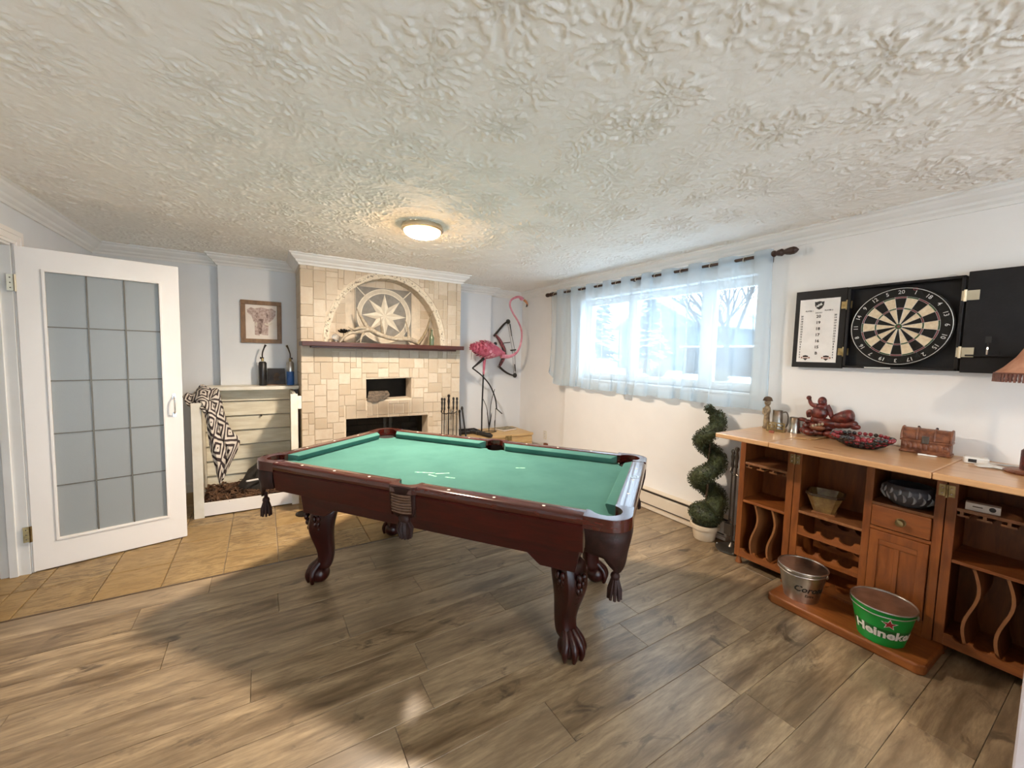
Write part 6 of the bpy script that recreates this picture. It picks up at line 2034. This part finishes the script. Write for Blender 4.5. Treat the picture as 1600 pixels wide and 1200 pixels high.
gf = thing('carved_figurine', 'tall narrow carved wooden figurine at the left end of the bar', 'figurine', (3.085, 1.482, ZT))
MB().lathe([(0.026, 0), (0.028, 0.01), (0.022, 0.02), (0.024, 0.05), (0.020, 0.10), (0.026, 0.125), (0.024, 0.15), (0.013, 0.165)], n=14, sy=0.8).build('robe', M['figurine'], gf, smooth=True)
MB().ball((0, 0, 0.188), 0.024, 9, sc=(0.9, 0.85, 1.15)).ball((-0.022, 0, 0.184), 0.006, 5).tube([(-0.012, 0.02, 0.145), (-0.026, 0.012, 0.11), (-0.024, -0.006, 0.10)], 0.008, 6).tube([(-0.012, -0.02, 0.145), (-0.027, -0.01, 0.115), (-0.024, 0.004, 0.10)], 0.008, 6).build('head_and_arms', M['figurine'], gf, smooth=True)
MB().lathe([(0.032, 0.200), (0.030, 0.206), (0.024, 0.222), (0.012, 0.230), (0.0005, 0.232)], n=14, sx=1.05).build('cap', M['bark'], gf, smooth=True)


def tankard(x, y, r, h, label, rz):
    t = thing('tankard', label, 'tankard', (x, y, ZT), rz, 'pewter tankards on the bar')
    MB().lathe([(r * 1.12, 0), (r * 1.14, 0.006), (r * 1.0, 0.014), (r * 0.92, h * 0.5), (r * 0.90, h - 0.004), (r * 0.95, h), (r * 0.86, h), (r * 0.86, 0.02), (0.0005, 0.016)], n=26).build('body', M['pewter'], t, smooth=True)
    p = smooth_path([(r * 0.85, 0, h * 0.92), (r * 1.5, 0, h * 0.95), (r * 1.85, 0, h * 0.75), (r * 1.8, 0, h * 0.4), (r * 1.5, 0, h * 0.22), (r * 0.95, 0, h * 0.25)], 5)
    MB().tube(p, 0.0048, 8).build('handle', M['iron_grey'], t, smooth=True)


tankard(3.075, 1.405, 0.034, 0.140, 'taller pewter tankard beside the carved figurine', -1.45)
tankard(3.085, 1.300, 0.034, 0.105, 'shorter pewter tankard in front of the red carving', -1.45)
rk = thing('brass_rack', 'little dark brass fretwork rack in front of the taller tankard', 'rack', (3.015, 1.385, ZT), 0.1)
for y in (-0.05, 0.0, 0.05):
    MB().box(-0.004, 0.004, y - 0.004, y + 0.004, 0, 0.062).build('post', M['brass'], rk)
for z in (0.012, 0.034, 0.058):
    MB().box(-0.003, 0.003, -0.052, 0.052, z - 0.004, z + 0.004).build('bar', M['brass'], rk)
MB().box(-0.02, 0.02, -0.054, 0.054, 0, 0.006).build('base', M['brass'], rk)
MB().prism(arc(0.025, 0.034, 0.018, 0, 360, 16)[:-1], -0.003, 0.003, fnx, holes=[arc(0.025, 0.034, 0.011, 360, 0, 16)[:-1]]).build('fret_ring', M['brass'], rk)
ds = thing('wooden_block', 'tiny red-brown block lying before the brass rack', 'block', (2.93, 1.37, ZT), 0.3)
MB().box(-0.01, 0.01, -0.014, 0.014, 0, 0.016).build('block', M['ink_red'], ds, bevel=0.002)
MB().box(-0.0105, -0.006, -0.006, 0.006, 0.016, 0.018).build('cap', M['carved'], ds)

p0, p1, p2 = at_z(1240, 684, ZT + 0.005), at_z(1262, 686.5, ZT + 0.005), at_z(1297, 682.5, ZT + 0.005)
for a, b, lab in ((p0, p1 + Vector((0, 0.004, 0)), 'shorter thin pale wooden stick on the bar top near the tankards'), (p1 - Vector((0, 0.012, 0)), p2, 'longer thin pale wooden stick on the bar top before the red carving')):
    tag(MB().tube([a, a.lerp(b, 0.5), b], [0.005, 0.0052, 0.0048], 6, flat=0.7).build('wooden_stick', M['pine'], smooth=60), lab, 'stick', 'sticks on the bar top')

# red reclining carving (laughing figure with sack on a rocky base)
bu = thing('red_carving', 'glossy red wood carving of a laughing reclining figure with a raised arm', 'carving', (3.07, 1.09, ZT))
XBU = 3.07
Q = lambda x, y, dx=0.0: at_x(x, y, XBU + dx)


def blob(name, items, m_=None, par=None):
    mb = MB()
    for (x, y, r, sc, dx) in items:
        c_ = Q(x, y, dx)
        mb.ball(c_, r, 9, sc=sc)
    return mb.build(name, m_ or M['buddha'], par or bu, smooth=True, world=True)


bs = MB()
rnd = random.Random(5)
for i in range(26):
    t = i / 25
    p = Q(1258 + 78 * t, 674 + 2 * math.sin(i), rnd.uniform(-0.03, 0.03))
    p.z = max(p.z, ZT + 0.018)
    bs.ball((p.x, p.y, ZT + 0.02 + rnd.uniform(0, 0.014)), rnd.uniform(0.022, 0.034), 7, sc=(1, 1.15, 0.72))
for x, y in ((1254, 655), (1262, 658), (1330, 664)):
    p = Q(x, y)
    bs.ball(p, 0.022, 7, sc=(0.8, 1.3, 0.6))
for x, y, r in ((1300, 664, 0.03), (1310, 663, 0.034), (1320, 663, 0.034), (1330, 662, 0.03), (1336, 667, 0.024), (1290, 668, 0.034), (1272, 664, 0.03), (1262, 665, 0.026)):
    bs.ball(Q(x, y, 0.01), r, 7, sc=(0.9, 1.2, 0.8))
bs.build('rock_base', M['buddha'], bu, smooth=True, world=True)
blob('belly', [(1285, 637, 0.034, (0.8, 1.05, 0.9), 0.0), (1281, 645, 0.046, (0.85, 1.0, 0.95), -0.01), (1280, 656, 0.042, (0.9, 1.15, 0.7), 0), (1290, 660, 0.045, (0.9, 1.4, 0.6), 0.0)])
hd_ = blob('head', [(1285, 627, 0.026, (0.9, 0.95, 1.15), -0.005), (1290, 631, 0.008, (1, 1, 1.8), 0), (1280, 631, 0.007, (1, 1, 1.8), 0)])
blob('face', [(1283.5, 630, 0.008, (1, 0.8, 1), -0.026), (1281, 626, 0.006, (1, 1.2, 0.6), -0.024), (1286, 626, 0.006, (1, 1.2, 0.6), -0.024), (1283.5, 634, 0.008, (1, 1.4, 0.6), -0.022)], None, hd_)
ar = smooth_path([Q(1277, 635), Q(1271, 633), Q(1267, 630), Q(1265, 624)], 4)
MB().tube(ar, lerp_list([0.020, 0.015, 0.012, 0.010], len(ar)), 8).ball(Q(1264, 621.5), 0.0145, 7).tube([Q(1264, 621), Q(1266.5, 619)], 0.006, 5).build('raised_arm', M['buddha'], bu, smooth=True, world=True)
ar = smooth_path([Q(1291, 634), Q(1296, 642), Q(1299, 650), Q(1303, 657)], 4)
MB().tube(ar, lerp_list([0.020, 0.017, 0.014, 0.012], len(ar)), 8).ball(Q(1304, 658), 0.014, 7).build('resting_arm', M['buddha'], bu, smooth=True, world=True)
lgp = smooth_path([Q(1280, 658), Q(1270, 646), Q(1264, 644), Q(1264, 652)], 4)
MB().tube(lgp, lerp_list([0.024, 0.020, 0.017, 0.012], len(lgp)), 8).build('bent_leg', M['buddha'], bu, smooth=True, world=True)
sk = smooth_path([Q(1300, 655), Q(1309, 654), Q(1320, 652), Q(1330, 648), Q(1334, 647)], 4)
MB().tube(sk, lerp_list([0.018, 0.034, 0.042, 0.036, 0.016], len(sk)), 10).build('sack', M['buddha'], bu, smooth=True, world=True)
MB().ball(Q(1277, 668, -0.045), 0.036, 8, sc=(0.7, 1.25, 0.55)).build('money_plate', M['carved'], bu, smooth=True, world=True)
cn = MB()
for i in range(4):
    cn.ball(Q(1270 + 5 * i, 665 - 0.8 * i, -0.066), 0.009, 6, sc=(0.7, 0.9, 1))
cn.build('coins', M['bone'], bu, smooth=True, world=True)

# wire bowl of red glass beads
bb = thing('bead_bowl', 'low black wire bowl strung with red and black glass beads', 'bowl', (2.945, 0.893, ZT))
for (r, z) in ((0.075, 0.006), (0.105, 0.022), (0.135, 0.045)):
    MB().tube([(r * math.cos(a * PI / 20), r * math.sin(a * PI / 20), z) for a in range(41)], 0.0025, 5).build('wire_ring', M['iron'], bb)
for i in range(16):
    a = i * PI / 8
    MB().tube([(0.07 * math.cos(a), 0.07 * math.sin(a), 0.006), (0.105 * math.cos(a), 0.105 * math.sin(a), 0.022), (0.138 * math.cos(a), 0.138 * math.sin(a), 0.052)], 0.002, 5).build('wire_spoke', M['iron'], bb)
MB().lathe([(0.0005, 0.002), (0.075, 0.003), (0.076, 0.007), (0.0005, 0.007)], n=24).build('wire_base', M['iron'], bb)
bead = {}
for c_ in ('bead_red', 'bead_black'):
    bead[c_] = MB().ball((0, 0, 0), 0.0115, 7).mesh('bead', M[c_], True)
rnd = random.Random(2)
for (r, z, n_) in ((0.080, 0.020, 20), (0.106, 0.036, 27), (0.136, 0.060, 34), (0.05, 0.018, 12)):
    for i in range(n_):
        a = 2 * PI * i / n_
        place('bead', bead['bead_red' if (i // 3) % 2 == 0 else 'bead_black'], (r * math.cos(a), r * math.sin(a), z + rnd.uniform(-0.003, 0.003)), bb)

# carved wooden casket
ca = thing('carved_casket', 'small carved wooden treasure casket with domed lid on the bar', 'casket', (3.085, 0.655, ZT), 0.10)
MB().box(-0.05, 0.05, -0.095, 0.095, 0.0, 0.078).build('body', M['carved'], ca, bevel=0.004)
dome = [(-0.053, 0.078), (0.053, 0.078), (0.053, 0.095)] + arc(0, 0.095, 0.053, 15, 165, 10, 0.042) + [(-0.053, 0.095)]
dl = MB().prism(dome, -0.098, 0.098, lambda a, b, d: (a, d, b)).build('domed_lid', M['carved'], ca, bevel=0.003)
for y in (-0.098, -0.035, 0.035, 0.098):
    pts = [(-0.055, 0.078)] + [(a, b) for a, b in arc(0, 0.095, 0.055, 170, 10, 10, 0.044)] + [(0.055, 0.078)]
    MB().tube([(a, y * 0.96, b) for a, b in pts], 0.005, 5).build('lid_band', M['carved'], dl)
for y in (-0.035, 0.035):
    MB().ball((0, y, 0.142), 0.006, 5).build('lid_stud', M['iron'], dl)
MB().box(-0.060, -0.050, -0.014, 0.014, 0.060, 0.100).build('clasp', M['iron_grey'], ca, bevel=0.002)
for i in range(9):
    MB().ball((-0.050, -0.08 + i * 0.02, 0.040), 0.011, 6, sc=(0.35, 0.85, 1.7)).build('carved_petal', M['carved'], ca, smooth=True)
for z in (0.008, 0.070):
    MB().box(-0.055, 0.055, -0.100, 0.100, z - 0.005, z + 0.005).build('moulding', M['carved'], ca, bevel=0.002)
wd = thing('white_gadget', 'small white electronic device behind the casket on the bar', 'device', (3.02, 0.462, ZT), 0.25)
MB().box(-0.03, 0.03, -0.042, 0.042, 0.0, 0.032).build('housing', M['plastic'], wd, bevel=0.006)
MB().box(-0.0312, -0.03, 0.0, 0.028, 0.008, 0.024).build('screen', M['ink'], wd)
MB().tube(smooth_path([(0.0, -0.04, 0.01), (0.02, -0.09, 0.006), (0.04, -0.13, 0.006), (0.0, -0.16, 0.006)], 5), 0.005, 6).build('cord', M['plastic'], wd, smooth=True)
pa = thing('paper_note', 'crumpled white note lying beside the gadget', 'paper', (2.955, 0.40, ZT), 0.4)
MB().add([(-0.03, -0.05, 0.002), (0.03, -0.05, 0.006), (0.032, 0.0, 0.014), (0.03, 0.05, 0.003), (-0.03, 0.05, 0.005), (-0.026, 0.0, 0.010),
          (-0.03, -0.05, 0.0), (0.03, -0.05, 0.004), (0.032, 0.0, 0.011), (0.03, 0.05, 0.001), (-0.03, 0.05, 0.003), (-0.026, 0.0, 0.008)],
         [(0, 1, 2, 5), (5, 2, 3, 4), (6, 11, 8, 7), (11, 10, 9, 8), (0, 6, 7, 1), (1, 7, 8, 2), (2, 8, 9, 3), (3, 9, 10, 4), (4, 10, 11, 5), (5, 11, 6, 0)]).build('sheet', M['plastic'], pa)
pn = thing('white_pen', 'slim white pen on the bar before the casket', 'pen', (2.99, 0.63, ZT), 0.35)
MB().tube([(0, 0.035, 0.005), (0, -0.03, 0.005), (0, -0.04, 0.005)], [0.0045, 0.0045, 0.001], 8).build('barrel', M['plastic'], pn)
MB().box(-0.0015, 0.0015, 0.0, 0.034, 0.009, 0.011).build('clip', M['plastic'], pn)

# fringed table lamp at the right edge
lm = thing('table_lamp', 'table lamp with dusky pink beaded fringe shade at the right edge', 'lamp', (2.955, 0.277, ZT))
MB().lathe([(0.085, 0.0), (0.090, 0.008), (0.078, 0.016), (0.05, 0.02), (0.0005, 0.02)], n=28).build('base_dish', M['carved'], lm, smooth=True)
MB().lathe([(0.042, 0.02), (0.042, 0.105), (0.034, 0.115), (0.012, 0.125), (0.009, 0.40), (0.014, 0.41), (0.010, 0.44)], n=18).build('stem', M['buddha'], lm, smooth=True)
zr = 0.455
shp = [(0.145, zr), (0.118, zr + 0.028), (0.085, zr + 0.075), (0.062, zr + 0.125), (0.056, zr + 0.150), (0.050, zr + 0.150), (0.058, zr + 0.122), (0.080, zr + 0.074), (0.113, zr + 0.028), (0.140, zr)]
n = 40
mb = MB()
for r, z in shp:
    for i in range(n):
        a = 2 * PI * i / n
        q = 1 + 0.035 * abs(math.cos(4 * a)) * (r / 0.145)
        mb.v.append((r * q * math.cos(a), r * q * math.sin(a), z))
for k in range(len(shp)):
    for i in range(n):
        k2 = (k + 1) % len(shp)
        mb.f.append((k * n + i, k * n + (i + 1) % n, k2 * n + (i + 1) % n, k2 * n + i)); mb.mi.append(0)
sh_ = mb.build('lamp_shade', M['shade'], lm, smooth=60)
frm = MB().tube([(0, 0, 0), (0.001, 0, -0.012), (0, 0.001, -0.024), (0, 0, -0.040)], [0.003, 0.0045, 0.003, 0.0048], 5).mesh('fringe_strand', M['fringe'], True)
for i in range(64):
    a = 2 * PI * i / 64
    q = 0.143 * (1 + 0.035 * abs(math.cos(4 * a)))
    place('fringe_strand', frm, (q * math.cos(a), q * math.sin(a), zr), sh_)
MB().tube([(0.143 * math.cos(a * PI / 20) * (1 + 0.035 * abs(math.cos(4 * a * PI / 20))), 0.143 * math.sin(a * PI / 20) * (1 + 0.035 * abs(math.cos(4 * a * PI / 20))), zr) for a in range(41)], 0.004, 5).build('trim_braid', M['fringe'], sh_)


# ---- buckets on the plinth
def bucket(name, label, x, y, r0, r1, h, m_out, rz):
    t = thing(name, label, 'bucket', (x, y, 0.0525), rz)
    wall_ = 0.003
    MB().lathe([(r0, 0.0), (r0 + 0.002, 0.008), (r0 + (r1 - r0) * 0.06, 0.012), (r1, h - 0.006)], n=40).build('outer_wall', m_out, t, smooth=True)
    MB().lathe([(r1 - wall_, h - 0.004), (r0 - wall_, 0.008), (0.0005, 0.006)], n=40).build('inner_wall', M['steel'], t, smooth=True)
    MB().tube([(r1 * math.cos(a * PI / 24), r1 * math.sin(a * PI / 24), h - 0.003) for a in range(49)], 0.0042, 7).build('rolled_rim', M['steel'], t, smooth=True)
    for s in (-1, 1):
        MB().ball((0, s * (r1 + 0.003), h - 0.02), 0.011, 6, sc=(1, 0.4, 1.2)).build('handle_ear', M['steel'], t, smooth=True)
    bp = smooth_path([(0, (r1 + 0.006), h - 0.018), (-(r1 + 0.004) * 0.7, (r1 + 0.006) * 0.72, h - 0.022), (-(r1 + 0.008), 0, h - 0.026), (-(r1 + 0.004) * 0.7, -(r1 + 0.006) * 0.72, h - 0.022), (0, -(r1 + 0.006), h - 0.018)], 6)
    MB().tube(bp, 0.0028, 6).build('bail_handle', M['steel'], t, smooth=True)
    return t


def wrap(vs, r0, r1, h, zc, ang0, lift, squeeze=1.0):
    out = []
    for x, y, _ in vs:
        z = zc + y
        r = r0 + (r1 - r0) * z / h + lift
        a = ang0 + x / r0 * squeeze
        out.append((r * math.cos(a), r * math.sin(a), z))
    return out


b1 = bucket('steel_bucket', 'shiny galvanised steel beer bucket on the bar plinth', 2.715, 1.045, 0.086, 0.122, 0.192, M['steel'], 0.0)
vs, fs = text_geo('Corona', 0.052, 0.0016, 0.25)
MB().add(wrap(vs, 0.086, 0.122, 0.192, 0.088, PI + 0.80, 0.0012, 0.85), fs).build('lettering', M['ink'], b1)
vs, fs = text_geo('Extra', 0.022, 0.0006, 0.1)
MB().add(wrap(vs, 0.086, 0.122, 0.192, 0.050, PI + 0.80, 0.0012, 0.85), fs).build('small_lettering', M['ink'], b1)

b2 = bucket('green_bucket', 'green enamelled beer bucket with white lettering and a red star', 2.680, 0.668, 0.092, 0.128, 0.190, M['green_can'], 0.0)
R0, R1, HB = 0.092, 0.128, 0.190
bn = MB()
n = 48
for k, z in enumerate((0.045, 0.092)):
    for i in range(n):
        a = 2 * PI * i / n
        r = R0 + (R1 - R0) * z / HB + 0.0008
        bn.v.append((r * math.cos(a), r * math.sin(a), z))
for i in range(n):
    bn.f.append((i, (i + 1) % n, (i + 1) % n + n, i + n)); bn.mi.append(0)
bn.build('label_band', M['green_band'], b2, smooth=True)
vs, fs = text_geo('Heineken', 0.062, 0.0022, 0.0)
MB().add(wrap(vs, R0, R1, HB, 0.066, PI + 0.46, 0.0016, 0.98), fs).build('lettering', M['white_print'], b2)
for r_, m_, lf, nm in ((0.030, 'white_print', 0.0014, 'star_outline'), (0.023, 'red_star', 0.0022, 'star')):
    pts = [(math.sin(PI * i / 5) * r_ * (1 if i % 2 == 0 else 0.42), math.cos(PI * i / 5) * r_ * (1 if i % 2 == 0 else 0.42), 0) for i in range(10)]
    MB().add(wrap([(0, 0, 0)] + pts, R0, R1, HB, 0.128, PI + 0.50, lf, 0.9), [(0, 1 + i, 1 + (i + 1) % 10) for i in range(10)]).build(nm, M[m_], b2)

# ================================================================== TOPIARY
TX, TY = 3.03, 1.868
tp = thing('spiral_topiary', 'artificial spiral boxwood topiary in a cream pot', 'topiary', (TX, TY, 0.0))
MB().lathe([(0.075, 0.0), (0.080, 0.006), (0.094, 0.090), (0.106, 0.092), (0.110, 0.100), (0.110, 0.124), (0.098, 0.126), (0.092, 0.108), (0.0005, 0.108)], n=32).build('pot', M['pot'], tp, smooth=45)
MB().tube([(0, 0, 0.10), (0.004, 0, 0.5), (0, 0, 0.95)], [0.010, 0.009, 0.005], 8).build('stem', M['bark'], tp)
core = MB()
core.ball((0, 0.0, 0.205), 0.105, 10, sc=(1.1, 1.15, 0.82))
hel = []
rad = []
nn = 90
for i in range(nn):
    q = i / (nn - 1)
    z = 0.27 + 0.80 * q
    a = 2 * PI * (z - 0.455) / 0.315 + PI / 2
    am = 0.082 - 0.030 * q
    hel.append(Vector((am * math.cos(a), am * math.sin(a), z)))
    rad.append(0.074 - 0.026 * q if q < 0.93 else 0.048 * (1.35 - q) * 1.4)
core.tube(hel, [r * 0.9 for r in rad], 10)
core.build('foliage_core', M['leaf_core'], tp, smooth=True)
lv = MB()
rnd = random.Random(9)
for i in range(12000):
    if rnd.random() < 0.22:
        u_, t_ = rnd.uniform(-1, 1), rnd.uniform(0, 2 * PI)
        s_ = math.sqrt(1 - u_ * u_)
        nrm = Vector((s_ * math.cos(t_), s_ * math.sin(t_), u_))
        p = Vector((nrm.x * 0.116, nrm.y * 0.121, 0.205 + nrm.z * 0.088))
    else:
        k = rnd.randrange(nn - 1)
        tdir = (hel[k + 1] - hel[k]).normalized()
        u1 = tdir.orthogonal().normalized(); u2 = tdir.cross(u1)
        a = rnd.uniform(0, 2 * PI)
        nrm = u1 * math.cos(a) + u2 * math.sin(a)
        p = hel[k].lerp(hel[k + 1], rnd.random()) + nrm * rad[k]
    p = p + nrm * rnd.uniform(-0.012, 0.008)
    d_ = (nrm + Vector((rnd.uniform(-1, 1), rnd.uniform(-1, 1), rnd.uniform(-1, 1))) * 0.9).normalized()
    s_ = d_.cross(Vector((rnd.uniform(-1, 1), rnd.uniform(-1, 1), rnd.uniform(-1, 1)))).normalized()
    l_, w_ = rnd.uniform(0.008, 0.014), rnd.uniform(0.003, 0.005)
    lv.add([p, p + d_ * l_ * 0.5 + s_ * w_, p + d_ * l_, p + d_ * l_ * 0.5 - s_ * w_], [(0, 1, 2, 3)])
o = lv.build('leaves', M['leaf'], tp)
o['kind'] = 'stuff'
MB().lathe([(0.0005, 0.11), (0.09, 0.112), (0.06, 0.125), (0.0005, 0.128)], n=20).build('moss', M['soil'], tp)
